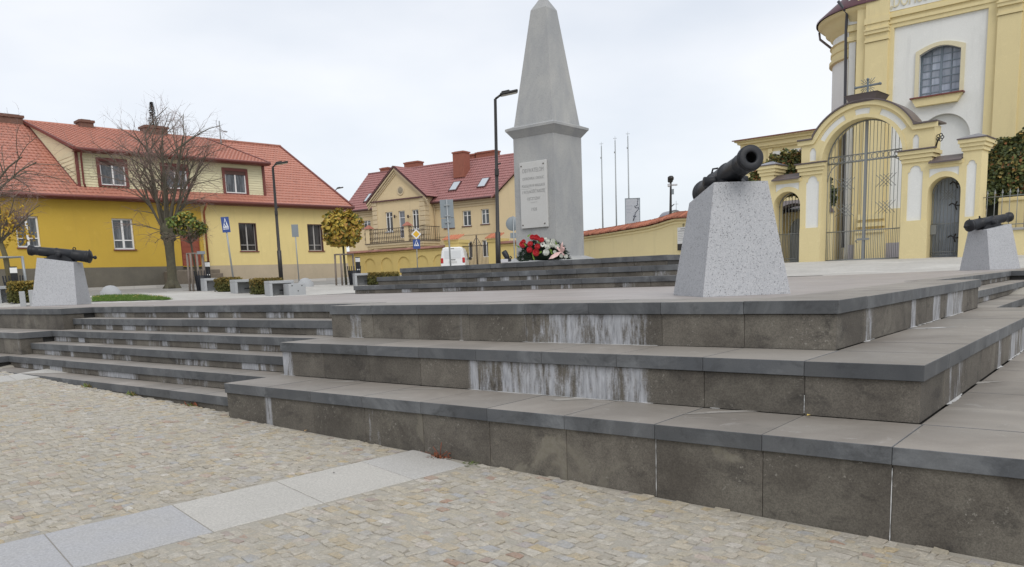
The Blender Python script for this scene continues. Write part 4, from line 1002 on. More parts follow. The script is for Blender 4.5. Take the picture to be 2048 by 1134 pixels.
def gate_pier(u0, u1, label):
    s0, s1 = W2(u0, 490)[0], W2(u1, 490)[0]; zt = W2((u0+u1)/2, 480 if u0 < 950 else 477)[1]
    g_ = thing("gate_pier", label, "gate pier", W2.M @ Matrix.Translation(((s0+s1)/2, 0, 0)), "piers of the garden gate"); h_ = (s1-s0)/2
    MB().box(-h_, -.1, -.6, h_, 1.0, zt).build("pier", [M_WYEL], g_)
    MB().box(-h_-.05, -.16, zt-.2, h_+.05, 1.05, zt).build("cornice", [M_WYEL], g_)
    for i in range(7):
        a = -h_-.12+(2*h_+.24)*i/7; w_ = (2*h_+.24)/7-.015
        MB().add([(a, -.28, zt+.01), (a+w_, -.28, zt+.01), (a+w_, .45, zt+.3), (a, .45, zt+.3), (a+w_/2, -.28, zt+.09), (a+w_/2, .45, zt+.38)], [(0, 4, 5, 3), (4, 1, 2, 5), (0, 1, 4)]).build("roof_tile", [mat("bright_red_tile", (.46, .17, .09), .8, vary=.12)], g_)
gate_pier(892, 919, "yellow gate pier with small red tiled roof right behind the white van")
gate_pier(978, 999, "yellow gate pier with small red tiled roof beside the tall black lamp post")
s0, s1 = W2(919, 500)[0], W2(978, 500)[0]; zt = W2(950, 491)[1]
gg = thing("driveway_gate", "dark iron driveway gate of thin bars between two yellow piers", "gate", W2.M @ Matrix.Translation((s0, .3, 0)))
L_ = s1-s0; MB().bar((0, 0, zt), (L_, 0, zt), .03).bar((0, 0, .1), (L_, 0, .1), .03).build("rail", [M_WIRON], gg)
for i in range(23): MB().bar((L_*i/22, 0, 0), (L_*i/22, 0, zt), .014).build("bar", [M_WIRON], gg)
MB().bar((L_*.5, 0, 0), (L_*.5, 0, zt+.65), .045).build("post", [M_WIRON], gg)
for sg in (-1, 1): MB().tube([(L_*.5+sg*(.08+.35*(1-math.cos(a*.5))*.6), 0, zt+.45*math.cos(a*.42)) for a in range(5)], .02, 5).tube([(L_*.5+sg*(.2+.09*math.cos(a*.9)), 0, zt+.14+.09*math.sin(a*.9)) for a in range(8)], .014, 5).build("scroll", [M_WIRON], gg)

# white van seen from behind
_o = atD(906, 528, 50); vz = G(_o.x, _o.y); _o.z = vz; VF = Fr(_o, R(53))
va = thing("van", "small white van seen from behind, driving past the yellow garden wall", "van", VF.M @ Matrix.Scale(.9, 4))
M_VAN = mat("white_car_paint", (.78, .79, .80), .25, spec=.6); M_TYRE = mat("tyre_rubber", (.02, .02, .02), .8)
def vsec(y, hw, zt, hr): # cross-section
    return [(-hw, y, .42), (-hw-.02, y, .75), (-hw, y, 1.08), (-hw+.09, y, zt-.28), (-hr, y, zt-.06), (-hr+.15, y, zt), (hr-.15, y, zt), (hr, y, zt-.06), (hw-.09, y, zt-.28), (hw, y, 1.08), (hw+.02, y, .75), (hw, y, .42)]
secs = [vsec(0, .80, 1.80, .64), vsec(.12, .84, 1.86, .67), vsec(1.2, .86, 1.88, .68), vsec(2.6, .86, 1.86, .66), vsec(3.1, .85, 1.30, .66), vsec(3.9, .82, 1.10, .66), vsec(4.3, .74, .85, .6)]
vs = [p for s_ in secs for p in s_]; n_ = 12
fs = [(i*n_+k, i*n_+k+1, (i+1)*n_+k+1, (i+1)*n_+k) for i in range(6) for k in range(n_-1)]+[tuple(range(n_))[::-1]]+[(i*n_+n_-1, i*n_, (i+1)*n_, (i+1)*n_+n_-1) for i in range(6)]
mb = MB().add(vs, fs, 0, False); mb._fix = True; mb.build("body", [M_VAN], va)
MB().box(-.56, -.012, 1.10, .56, .06, 1.62).build("rear_window", [mat("painted_over_window", (.66, .68, .70), .15)], va)
MB().cbox(-.84, -.10, .36, .84, .1, .62, .03).build("bumper", [mat("grey_bumper", (.35, .35, .36), .6)], va)
for sg in (-1, 1):
    MB().cbox(sg*.74-.09, -.03, .78, sg*.74+.09, .12, 1.14, .03).build("tail_light", [mat("red_lens", (.45, .03, .03), .2)], va)
    for y in (.8, 3.4): MB().lathe([(0, -.09), (.2, -.1), (.31, -.09), (.33, -.05), (.33, .05), (.31, .09), (.2, .1), (0, .09)], Matrix.Translation((sg*.76, y, .33)) @ Matrix.Rotation(R(90), 4, 'Y'), 18).build("wheel", [M_TYRE], va)
    MB().cbox(sg*.98-.10, 2.72, 1.02, sg*.98+.10, 2.86, 1.22, .03).bar((sg*.84, 2.8, 1.08), (sg*.92, 2.8, 1.1), .03).build("mirror", [mat("mirror_black", (.03, .03, .03), .4)], va)
    MB().box(sg*.835, 2.2, 1.10, sg*.845, 2.85, 1.5).build("side_window", [M_GLASSD], va)
MB().box(-.28, -.03, .80, .28, -.008, .92).build("number_plate", [mat("plate_white", (.6, .6, .6), .5)], va)
MB().box(-.18, -.03, .99, .18, -.008, 1.03).build("handle", [M_BLACK], va)
MB().box(-.12, -.02, 1.74, .12, .01, 1.77).build("brake_light", [M_BLACK], va)
# ================================================================== CHURCH behind the gate
M_CYEL = plaster("church_yellow", (.71, .605, .34), (.66, .56, .32), .5)
M_CWHT = plaster("church_white", (.74, .745, .72), (.66, .665, .64), .5)
M_CGRY = plaster("church_grey_base", (.36, .34, .37), (.27, .26, .28), .5)
M_SLATE = mat("brown_sheet_roof", (.12, .095, .095), .45, noise=(3, .4, (.08, .065, .065)))
M_SLATE_T = mat("grey_sheet_top", (.22, .22, .25), .35, .3)
_o = atD(1860, 505, 44); _o.z = .5; CH = Fr(_o, R(91.65))
ch = thing("church", "yellow and white baroque church with barred window above the gateway at right", "church", CH.M)
S = lambda u, v, t=0.: CH(u, v, t)[0]
Zc = lambda u, v, t=0.: CH(u, v, t)[1]
sL = S(1710, 200); sA0 = S(1789, 40); sA1 = S(1977, 25); sE = S(2048, 100)+7
zTop = Zc(1860, -90); zP = Zc(1879, 36)        # top of recessed field
zLo = Zc(1670, 426, 0); zGr = Zc(1735, 488)
sN0, sN1 = S(1830, 330), S(1936, 330); zNt = Zc(1883, 227)   # blind niche
wr = (S(1836, 180), S(1918, 180), Zc(1880, 194), Zc(1880, 90))
wO = [(wr[0], wr[2]), (wr[1], wr[2])]+[(wr[1]+(wr[0]-wr[1])*i/10, wr[3]-.28+.28*math.sin(math.pi*i/10)) for i in range(11)]
nR = (sN1-sN0)/2
field = [(sA0, zLo), (sA1, zLo), (sA1, zP), (sA0, zP)]
MB().plate([(sL, 1.0), (sE, 1.0), (sE, zTop), (sL, zTop)], [field], 0, .18).build("wall", [M_CYEL], ch)
MB().plate(field, [arch_poly(sN0, sN1, zLo+1.2, zNt-nR, 20), wO], .10, .3).build("field", [M_CWHT], ch)
MB().box(sN0-.1, .36, zLo, sN1+.1, .6, zNt+.2).build("niche_back", [M_CWHT], ch)
MB().box(sL, .6, -1, sE, 1.2, zTop).build("wall_core", [M_CYEL], ch)
MB().box(sL, 0, -1.0, sE, .6, 1.0).build("wall", [M_CYEL], ch)
MB().box(sL-.1, -.10, -1.0, sE, 0, zGr).build("plinth", [M_CGRY], ch)
# window
b = MB(); cw = .17
wI = [(a, b_) for a, b_ in wO]; wOut = [(wr[0]-cw, wr[2]-.02), (wr[1]+cw, wr[2]-.02)]+[(wr[1]+cw+(wr[0]-wr[1]-2*cw)*i/10, wr[3]-.28+cw+.28*math.sin(math.pi*i/10)) for i in range(11)]
M_CFRM = plaster("cream_window_surround", (.66, .60, .42), (.60, .55, .40), .4)
MB().plate(wOut, [wI], .03, .12).build("window_surround", [M_CFRM], ch)
M_BARS = mat("blue_grey_iron", (.17, .21, .25), .5)
t_w = .40; s0, s1 = wr[0]+.02, wr[1]-.02; z0 = wr[2]
b = MB(); 
for i in range(5):
    x = s0+(s1-s0)*i/4; w_ = .05 if i in (0, 2, 4) else .02; b.box(x-w_, t_w, z0, x+w_, t_w+.06, wr[3]+.0)
for j in range(8): z = z0+(wr[3]-z0)*j/7; b.box(s0, t_w+.003, z-.02, s1, t_w+.055, z+.02)
wf = b.build("window", [M_BARS], ch)
M_LEAD = m_glass("leaded_glass", (.24, .27, .33), (.33, .36, .42), 2)
for i in range(4):
    for j in range(7):
        a = s0+(s1-s0)*i/4+.03; c = s0+(s1-s0)*(i+1)/4-.03; z = z0+(wr[3]-z0)*j/7+.02; MB().box(a, t_w+.03, z, c, t_w+.04, z+(wr[3]-z0)/7-.04).build("pane", [M_LEAD], wf)
MB().plate([(sN0, wr[2]), (sN0, wr[2])] and [(wr[0]-.03, wr[2]-.1), (wr[1]+.03, wr[2]-.1), (wr[1]+.03, wr[3]+.35), (wr[0]-.03, wr[3]+.35)], [wI], .305, .40).build("window_reveal", [M_BARS], ch)
sl0, sl1 = S(1822, 196, -.2), S(1924, 183, -.2); zs1 = Zc(1870, 189, -.2)
MB().plate([(sl0+.2, zs1-.42), (sl1-.2, zs1-.42), (sl1, zs1-.06), (sl0, zs1-.06)], (), -.18, .1).build("window_sill", [M_CYEL], ch)
MB().box(sl0-.06, -.26, zs1-.06, sl1+.06, .1, zs1).build("sill_flashing", [M_TRIM], ch)
# pilasters and entablature
def band(x0, x1, za, zb, pr, m=None, nm="moulding"): MB().box(x0, -pr, za, x1, 0, zb).build(nm, [m or M_CYEL], ch)
pA0, pA1 = S(1727, 200, -.14), S(1772, 200, -.14); pB0, pB1 = S(1992, 100, -.14), S(2040, 100, -.14)
zb1, zb2, zb3, zb4 = [Zc(1750, v, -.2) for v in (82, 62, 46, 34)]
for (x0, x1) in ((pA0, pA1), (pB0, pB1)):
    MB().box(x0, -.14, zGr, x1, 0, zb1-.02).build("pilaster", [M_CYEL], ch)
    band(x0-.03, x1+.03, zb1-.0, zb1+.10, .20); band(x0, x1, zb1+.1, zb2-.1, .15); band(x0-.03, x1+.03, zb2-.1, zb2+.05, .24)
    band(x0-.05, x1+.05, zb2+.05, zb2+.12, .28); band(x0, x1, zb2+.12, zTop, .17)
    for k, (z, p_) in enumerate(((1.9, .26), (1.55, .32), (1.25, .38))): band(x0-.08-.03*k, x1+.08+.03*k, z, z+.28-.08*k, p_)
    band(x0-.2, x1+.2, -1, 1.25, .30)
    band(x0-.05, x1+.05, zb3, zb4, .22)
for (x0, x1) in ((pA1, pB0), (pB1, sE)):
    band(x0, x1, Zc(1790, 46.5), Zc(1790, 40.5), .05); band(x0, x1, Zc(1790, 34.5), Zc(1790, 26), .09)
fz0 = Zc(1790, 21.5); MB().box(S(1774, 12), -.02, fz0, pB0-.1, 0, zTop).build("frieze", [M_CWHT], ch)
me = text_mesh("„DOMUS MEA DOMUS", .78, .03, 'LEFT'); me.materials.clear(); me.materials.append(M_CFRM)
xs = [v_.co.x for v_ in me.vertices]; fr0 = S(1778, 10); kx = (S(1985, -20)-fr0)/(max(xs)-min(xs))
for v_ in me.vertices: v_.co.x *= kx
put("lettering", me, ch, Matrix.Translation((fr0, -.03, Zc(1790, 12.5)-.05)) @ XZ)
# set-back corner, white panel, round stair tower
sC0, sC1 = S(1695, 200, .5), sL
MB().box(sC0, .45, -1, sC1, 1.2, zTop).build("corner_wall", [M_CYEL], ch)
MB().box(S(1696.5, 200, .5), .40, -1, S(1709.5, 200, .5), .46, Zc(1703, 78, .5)).build("corner_panel", [M_CWHT], ch)
for za, zb, p_ in ((zb2-.1, zb2+.12, .12), (zb3, zb4, .10), (zb1+.3, zb1+.4, .06)): MB().box(sC0-.05, .45-p_, za, sC1, .45, zb).build("moulding", [M_CYEL], ch)
MB().box(S(1697, 20, .45), .42, zb4+.06, sC1+.0, .46, zTop).build("corner_frieze", [M_CWHT], ch)
rT = 2.6; tt = 3.2; sTc = S(1668.5, 200, tt)+rT; zz = lambda v: Zc(1668, v, tt)
Mt = Matrix.Translation((sTc, tt, 0)); prof_w = [(rT, -1), (rT, zz(140))]
MB().lathe([(rT, -1), (rT, zz(90)+.4)], Mt, 48).build("stair_tower", [M_CWHT], ch)
v1, v2 = zz(144), zz(107)
MB().lathe([(rT, v1), (rT+.16, v1+.04), (rT+.16, v1+.2), (rT+.06, v1+.24), (rT+.06, (v1+v2)/2), (rT+.1, (v1+v2)/2+.02), (rT+.1, (v1+v2)/2+.14), (rT+.06, (v1+v2)/2+.16), (rT+.06, v2-.1), (rT+.14, v2-.04), (rT, v2)], Mt, 48, smooth=False).build("tower_band", [M_CYEL], ch)
c0, c1 = zz(94), zz(60)
MB().lathe([(rT, c0), (rT+.12, c0+.08), (rT+.15, c0+.22), (rT+.36, c0+.34), (rT+.38, c0+.5), (rT+.6, c0+.66), (rT+.72, c1-.1), (rT+.75, c1)], Mt, 48).build("tower_cornice", [M_CYEL], ch)
MB().lathe([(rT+.84, c1), (rT+.84, c1+.08), (rT-1.0, c1+1.6), (0, c1+2.6)], Mt, 48).build("tower_roof", [mat("wine_red_sheet", (.10, .035, .045), .4)], ch)
sp = S(1691.5, 100, .3); sq_ = S(1673, 0, .3)
MB().tube([(S(1676, 2, -.2), -.2, Zc(1676, 2, -.2)), (S(1694, 26, .2), .2, Zc(1694, 26, .2)), (S(1692, 60, .35), .35, Zc(1692, 60, .35)), (S(1690, 210, .35), .35, Zc(1690, 210, .35)), (S(1688, 400, .3), .3, .6)], .07, 10).build("downpipe", [mat("dark_downpipe", (.045, .045, .055), .45)], ch)
MB().tube([(sTc-rT-.7, tt-.5, c1-.1), (sTc-rT-.65, tt-.5, c0+.4), (sTc-rT+.1, tt-.6, c0-.3)], .06, 8).build("downpipe", [M_SLATE], ch)
# lower wing left of the gateway
ta = -1.0; a0 = S(1492, 300, ta); zAt = Zc(1560, 271, ta); a1 = S(1656, 300, ta)
MB().box(a0, ta, -1, a1, 4, zAt-1.25).build("wing_wall", [M_CYEL], ch)
for k, (dz, pr) in enumerate(((1.25, .06), (1.05, .0), (.95, .0))): pass
MB().box(a0, ta+.02, zAt-1.25, a1, 4, zAt-.4).build("wing_frieze_wall", [M_CYEL], ch)
x0 = S(1545, 300, ta); MB().box(x0, ta-.02, Zc(1600, 305, ta), a1-.1, ta+.05, Zc(1600, 296, ta)).build("wing_frieze", [M_CWHT], ch)
for dz, h_, pr in ((.55, .10, .12), (.45, .22, .22), (.23, .12, .34), (.11, .11, .46)): MB().box(a0-pr, ta-pr, zAt-dz, a1, 4, zAt-dz+h_-.004).build("wing_cornice", [M_CYEL], ch)
MB().add([(a0-.55, ta-.55, zAt), (a1, ta-.55, zAt), (a1, 4, zAt+.5), (a0-.55, 4, zAt+.5), (a0-.55, ta-.55, zAt-.05), (a1, ta-.55, zAt-.05)], [(0, 1, 2, 3), (4, 5, 1, 0), (0, 3, 4)]).build("wing_roof", [M_TRIM], ch)
MB().box(S(1537, 330, ta), ta-.1, -1, S(1545, 330, ta), ta, zAt-.6).build("wing_pilaster", [M_CYEL], ch)

# ================================================================== GATEWAY
_o = atD(1735, 522, 32); _o.z = .37; GT = Fr(_o, R(95.5))
gt = thing("gateway", "yellow churchyard gateway with a tall arch, two side arches and a cross on top", "gateway", GT.M)
g = lambda u, v, t=0.: GT(u, v, t)
gs = lambda u, v=420, t=0.: GT(u, v, t)[0]; gz = lambda u, v, t=0.: GT(u, v, t)[1]
TH_ = .75
# profile points (s, z)
lp0, lp1 = gs(1521), gs(1546); mp0, mp1 = gs(1601), gs(1642); np0, np1 = gs(1803), gs(1856); rp0, rp1 = gs(1921), gs(1958)
mS0, mS1 = mp1, gs(1801); mr = (mS1-mS0)/2; mc = (mS0+mS1)/2; zspr = gz(1735, 234)-mr
lA = arch_poly(gs(1547), gs(1600), -.5, gz(1575, 383)-(gs(1600)-gs(1547))/2)
rA = arch_poly(gs(1854), gs(1919.5), -.5, gz(1886, 353)-(gs(1919.5)-gs(1854))/2)
zl = gz(1575, 358); zr2 = gz(1888, 322); zpl_ = gz(1530, 352); zpr = gz(1940, 301)
zat_l = gz(1615, 283); zat_r = gz(1850, 252); zat = (zat_l+zat_r)/2
Ro = gz(1735, 203)-zspr; xo0, xo1 = gs(1603, 300), gs(1867, 280)
a_st = math.degrees(math.asin(max(-1, min(1, (zat-zspr)/Ro)))); arc_o = arc(mc, zspr, Ro, a_st, 180-a_st, 28)
zcap = gz(1630, 325); zcapr = gz(1835, 299); zcm = (zcap+zcapr)/2
outer = [(lp0, -.5), (gs(1547), -.5)]
wallO = [(lp0, -.5)] + [(rp1, -.5), (rp1, zpr), (rp0, zpr), (rp0, zr2), (np1, zr2), (np1, zcm), (xo1, zcm), (xo1, zat)] + arc_o + [(xo0, zat), (xo0, zcm), (mp0, zcm), (mp0, zl), (lp1, zl), (lp1, zpl_), (lp0, zpl_)]
mainA = arch_poly(mS0, mS1, -.5, zspr, 26)
def up_(pl): return [(a, max(b_, -.45)) for a, b_ in pl]
pan = []
def arched_panel(x0, x1, z0, z1, sh=.0):
    w_ = (x1-x0)/2; return [(x0, z0), (x1, z0), (x1, z1-w_*.9), (x1-w_*.25, z1-w_*.85)] + arc((x0+x1)/2, z1-w_*.75, w_*.75, 0, 180, 8) + [(x0+w_*.25, z1-w_*.85), (x0, z1-w_*.9)]
def pp(u0, u1, v0, v1): 
    x0, x1 = gs(u0, (v0+v1)/2), gs(u1, (v0+v1)/2); um = (u0+u1)/2; return x0, x1, gz(um, v1), gz(um, v0)
pan.append(arched_panel(*pp(1611, 1637, 352, 456))); pan.append(arched_panel(*pp(1814, 1844, 331, 441))); pan.append(arched_panel(*pp(1931, 1951, 320, 434)))
pan.append(arched_panel(*pp(1619, 1632, 296, 322))); pan.append(arched_panel(*pp(1825, 1838, 269, 297)))
def ring_seg(r0, r1, a0, a1, n=8): return arc(mc, zspr, r1, a0, a1, n) + arc(mc, zspr, r0, a1, a0, n)
rm = (Ro+mr)/2
for a0, a1 in ((30, 68), (81, 99), (112, 150)): pan.append(ring_seg(rm-.13, rm+.07, a0, a1))
def spandrel(x0, x1, zt_, ar):
    xc_ = (x0+x1)/2; r_ = (x1-x0)/2+.02; zs_ = max(b_ for _, b_ in ar)-((ar[1][0]-ar[0][0])/2); rr = (ar[1][0]-ar[0][0])/2+.17
    out_ = [(x1, zt_), (x0, zt_)]; a_l = []
    for i in range(13):
        x = x0+(x1-x0)*i/12; dx = x-xc_; z = zs_+math.sqrt(max(0.0, rr*rr-dx*dx)) if abs(dx) < rr else zs_
        a_l.append((x, max(z, zt_-.62)))
    return out_+a_l
pan.append(spandrel(*pp(1551, 1598, 366, 380)[:2], gz(1575, 367), lA)); pan.append(spandrel(*pp(1858, 1918, 333, 350)[:2], gz(1888, 335), rA))
MB().plate(wallO, [up_(lA), up_(mainA), up_(rA)]+pan, 0, TH_*.999).build("wall", [M_CYEL], gt)
for i, pl_ in enumerate(pan):
    x0, x1 = min(a for a, _ in pl_), max(a for a, _ in pl_); z0_, z1_ = min(c for _, c in pl_), max(c for _, c in pl_)
    MB().plate(pl_, (), .035, .05).build("recessed_panel", [M_CWHT], gt)
# piers stand a little proud below and carry cornices
def cornice(x0, x1, z, pr0, roof=True, y1=TH_, k=3, hh=.12):
    for j in range(k):
        p_ = pr0*(j+1)/k; MB().box(x0-p_, -p_, z+hh*j, x1+p_, y1+p_, z+hh*(j+1)-.003).build("cornice", [M_CYEL], gt)
    p_ = pr0+.03; zt_ = z+hh*k
    if roof:
        cx_, cy_ = (x0+x1)/2, y1/2
        mb = MB(); mb.frustum([(x0-p_, -p_), (x1+p_, -p_), (x1+p_, y1+p_), (x0-p_, y1+p_)], [(x0-p_, -p_), (x1+p_, -p_), (x1+p_, y1+p_), (x0-p_, y1+p_)], zt_, zt_+.035)
        mb.frustum([(x0-p_, -p_), (x1+p_, -p_), (x1+p_, y1+p_), (x0-p_, y1+p_)], [(cx_-.05, cy_), (cx_+.05, cy_), (cx_+.05, cy_+.01), (cx_-.05, cy_+.01)], zt_+.035, zt_+.2, 1, bot=False)
        mb.build("cap_roof", [M_SLATE, M_SLATE_T], gt)
cornice(lp0, lp1, gz(1530, 352), .14); cornice(rp0, rp1, zpr, .14)
for (x0, x1) in ((mp0, mp1), (np0, np1)):
    for j in range(3): p_ = .05+.05*j; MB().box(x0-p_, -p_, zcm-.42+.13*j, x1+p_-.0, -.001, zcm-.30+.13*j).build("cornice", [M_CYEL], gt)
    MB().box(x0-.2, -.2, zcm-.03, x1+.2, -.0, zcm+.01).build("cornice_flashing", [M_SLATE], gt)
x1r = np1
for j in range(3): p_ = .05+.05*j; MB().box(x1r, 0, zcm-.42+.13*j, x1r+p_, TH_, zcm-.30+.13*j).build("cornice", [M_CYEL], gt); MB().box(mp0-p_, 0, zcm-.42+.13*j, mp0, TH_, zcm-.30+.13*j).build("cornice", [M_CYEL], gt)
for (x0, x1) in ((mp0, mp1), (np0, np1), (rp0, rp1), (lp0, lp1)):
    MB().plate([(x0-.005, -.5), (x1+.005, -.5), (x1+.005, gz(1620, 456)-.06), (x1-.0, gz(1620, 456)), (x0, gz(1620, 456)), (x0-.005, gz(1620, 456)-.06)], (), -.05, -.001).build("pier_base", [M_CYEL], gt)
for (x0, x1, z) in ((lp1, mp0, zl), (np1, rp0, zr2)):
    MB().box(x0, -.06, z-.12, x1, 0, z).build("string_course", [M_CYEL], gt)
    MB().add([(x0, -.18, z+.0), (x1, -.18, z+.0), (x1, TH_/2, z+.22), (x0, TH_/2, z+.22), (x0, TH_+.15, z), (x1, TH_+.15, z), (x0, -.18, z-.05), (x1, -.18, z-.05)], [(0, 1, 2, 3), (3, 2, 5, 4), (6, 7, 1, 0)]).build("lintel_roof", [M_SLATE], gt)
# covering of the great arch
mb = MB(); path = [(xo1+.12, zat)] + arc_o + [(xo0-.12, zat)]
rr_ = [(x, z) for x, z in path]
def ribbon(path, y0, y1, th, off=0.):
    m_ = MB(); vs = []
    for i, (x, z) in enumerate(path):
        a, c = path[max(i-1, 0)], path[min(i+1, len(path)-1)]; d = Vector((c[0]-a[0], c[1]-a[1])).normalized(); n_ = Vector((d.y, -d.x)); 
        vs += [(x+n_.x*off, y0, z+n_.y*off), (x+n_.x*(off+th), y0, z+n_.y*(off+th)), (x+n_.x*(off+th), y1, z+n_.y*(off+th)), (x+n_.x*off, y1, z+n_.y*off)]
    fs = [(4*i+k, 4*i+(k+1) % 4, 4*i+4+(k+1) % 4, 4*i+4+k) for i in range(len(path)-1) for k in range(4)]+[(0, 1, 2, 3), tuple(len(vs)-4+k for k in (3, 2, 1, 0))]
    m_.add(vs, fs); m_._fix = True; return m_
ribbon(path, -.14, TH_+.14, .05, .06).build("arch_flashing", [M_SLATE], gt)
ribbon(path, -.08, -.0, -.16, .055).build("arch_moulding", [M_CYEL], gt)
ribbon([(x, z) for x, z in arc(mc, zspr, mr+.005, 0, 180, 26)], -.03, -.001, .12, 0).build("archivolt", [M_CYEL], gt)
zc_ = zspr+Ro+.10; 
MB().frustum([(mc-.42, -.1), (mc+.42, -.1), (mc+.42, TH_+.1), (mc-.42, TH_+.1)], [(mc-.55, -.22), (mc+.55, -.22), (mc+.55, TH_+.22), (mc-.55, TH_+.22)], zc_-.1, zc_+.17).frustum([(mc-.58, -.25), (mc+.58, -.25), (mc+.58, TH_+.25), (mc-.58, TH_+.25)], [(mc-.1, TH_/2), (mc+.1, TH_/2), (mc+.1, TH_/2+.01), (mc-.1, TH_/2+.01)], zc_+.17, zc_+.30).build("cross_base", [M_SLATE], gt)
cr_ = thing("iron_cross", "grey iron cross with rays on top of the gateway arch", "cross", GT.M @ Matrix.Translation((mc+.02, TH_/2, zc_+.22)))
M_CROSS = mat("grey_painted_iron", (.16, .19, .21), .5, .2)
ht = gz(1737, 154)-zc_-.22; zx = gz(1735, 167)-zc_-.22
MB().cbox(-.034, -.03, 0, .034, .03, ht, .01).build("upright", [M_CROSS], cr_); MB().cbox(-.40, -.028, zx-.034, .40, .028, zx+.034, .01).build("crossbar", [M_CROSS], cr_)
for (x, z) in ((0, ht), (-.42, zx), (.42, zx)): MB().lathe([(0, -.03), (.048, -.03), (.048, .03), (0, .03)], Matrix.Translation((x, 0, z)) @ Matrix.Rotation(R(90), 4, 'X'), 10).build("knob", [M_CROSS], cr_)
for k in range(4):
    for d_ in (-17, 0, 17):
        a = R(45+90*k+d_); l_ = .34 if d_ == 0 else .27; MB().bar((.1*math.cos(a), 0, zx+.1*math.sin(a)), (l_*math.cos(a), 0, zx+l_*math.sin(a)), .011).build("ray", [M_CROSS], cr_)

# iron gates
M_GIRON = mat("weathered_grey_iron", (.22, .232, .235), .5, .1)
def bar_(p, q, r, parent, nm="bar"): return MB().bar(p, q, r).build(nm, [M_GIRON], parent)
ty = TH_*.62
mg = thing("double_gate", "tall double gate of grey iron bars under the great arch", "gate", GT.M @ Matrix.Translation((mc, ty, 0)))
hw = mr-.03; zb_ = .08; zlow = gz(1735, 460, ty); zf0, zf1 = gz(1735, 320, ty), gz(1735, 306, ty); zt_ = lambda x: zspr+math.sqrt(max(.0, hw*hw-x*x))-.02
zb_ = gz(1735, 518, ty)
nbar = 22
for i in range(nbar+1):
    x = -hw+2*hw*i/nbar
    if i == nbar//2: MB().box(-.045, -.04, zb_-.05, .045, .04, zt_(0)).build("meeting_post", [M_GIRON], mg); continue
    bar_((x, 0, zb_), (x, 0, max(zt_(x), zf0)), .011, mg)
for i in range(nbar):
    x = -hw+2*hw*(i+.5)/nbar; bar_((x, 0, zb_), (x, 0, zlow), .009, mg, "short_bar")
for z, r_ in ((zb_, .03), (zlow, .025), (zf0, .035), (zf1, .025)): bar_((-hw, 0, z), (hw, 0, z), r_, mg, "rail")
MB().tube([(x, 0, z) for x, z in arc(0, zspr, hw, 0, 180, 24)], .022, 6).build("arched_rail", [M_GIRON], mg)
for i in range(14):
    x = -hw+2*hw*(i+.5)/14; rr = (zf1-zf0)/2-.02; MB().tube([(x+rr*math.cos(a*.785), 0, (zf0+zf1)/2+rr*math.sin(a*.785)) for a in range(9)], .012, 4).build("frieze_ring", [M_GIRON], mg)
for sg in (-1, 1):
    MB().tube([(sg*(hw-.0-.52*(1-math.cos(R(a)))), 0, zf0-.62+.62*math.sin(R(a))) for a in range(0, 91, 15)], .018, 5).build("corner_curve", [M_GIRON], mg)
    for zc2 in (gz(1700, 365), gz(1700, 418)):
        q_ = MB()
        for k in range(-1, 2):
            d_ = .13*k; w_ = .22
            q_.bar((sg*.72*1+d_-w_, -.02, zc2+d_*0+w_*-1+.0), (sg*.72+d_+w_, -.02, zc2+w_), .010); q_.bar((sg*.72+d_-w_, -.03, zc2+w_), (sg*.72+d_+w_, -.03, zc2-w_), .010)
        q_.build("lattice_ornament", [M_GIRON], mg)
MB().box(-.22, -.06, gz(1735, 479), .22, -.03, gz(1735, 475)).tube([(-.2, -.05, gz(1735, 477)), (-.28, -.06, gz(1735, 480)), (-.2, -.06, gz(1735, 484))], .02, 6).build("latch", [M_GIRON], mg)
# side gates
def side_gate(name, label, ar, loc_y, dense=True, orn=True):
    x0, x1 = ar[0][0], ar[1][0]; r_ = (x1-x0)/2; xc_ = (x0+x1)/2; zs_ = max(b_ for _, b_ in ar)-r_
    t_ = thing(name, label, "gate", GT.M @ Matrix.Translation((xc_, loc_y, 0))); h_ = r_-.03; zb = gz(1735, 516, ty); zm_ = zb+1.05
    n_ = 8
    for i in range(n_+1):
        x = -h_+2*h_*i/n_; bar_((x, 0, zb), (x, 0, zs_+math.sqrt(max(.0, h_*h_-x*x))), .013, t_)
        if i < n_: bar_((x+h_/n_, 0, zb), (x+h_/n_, 0, zm_), .011, t_, "short_bar")
    for z in (zb, zm_, zb+.1): bar_((-h_, 0, z), (h_, 0, z), .02, t_, "rail")
    MB().tube([(x, 0, z) for x, z in arc(0, zs_, h_, 0, 180, 18)], .02, 6).build("arched_rail", [M_GIRON], t_)
    if orn:
        q_ = MB(); zc2 = zb+2.0
        for k in range(-1, 2):
            d_ = .10*k; q_.bar((d_-.16, -.02, zc2-.16), (d_+.16, -.02, zc2+.16), .010); q_.bar((d_-.16, -.03, zc2+.16), (d_+.16, -.03, zc2-.16), .010)
        q_.build("lattice_ornament", [M_GIRON], t_)
        for zh in (zs_+.25, zb+1.62, zb+.55):
            MB().tube([(h_, -.03, zh), (h_-.2, -.03, zh), (h_-.34, -.03, zh+.09), (h_-.42, -.03, zh+.02)], .024, 6).tube([(h_-.18, -.03, zh-.14), (h_-.24, -.03, zh), (h_-.18, -.03, zh+.14)], .026, 6).build("strap_hinge", [M_BLACK], t_)
        MB().box(-h_-.02, -.05, zm_-.35, -h_+.16, .0, zm_-.02).build("lock_box", [M_GIRON], t_)
    return t_
side_gate("side_gate", "grey iron side gate with black strap hinges in the right-hand arch", rA, ty)
side_gate("side_gate", "grey iron side gate in the left-hand arch beside the nearest plinth", lA, ty, orn=False)
M_DOORG = mat("blue_grey_boards", (.33, .37, .43), .6, noise=(4, .4, (.20, .23, .28)))
dg = thing("board_door", "blue-grey wooden door closed behind the right-hand side gate", "door", GT.M @ Matrix.Translation(((rA[0][0]+rA[1][0])/2, TH_*.9, 0)))
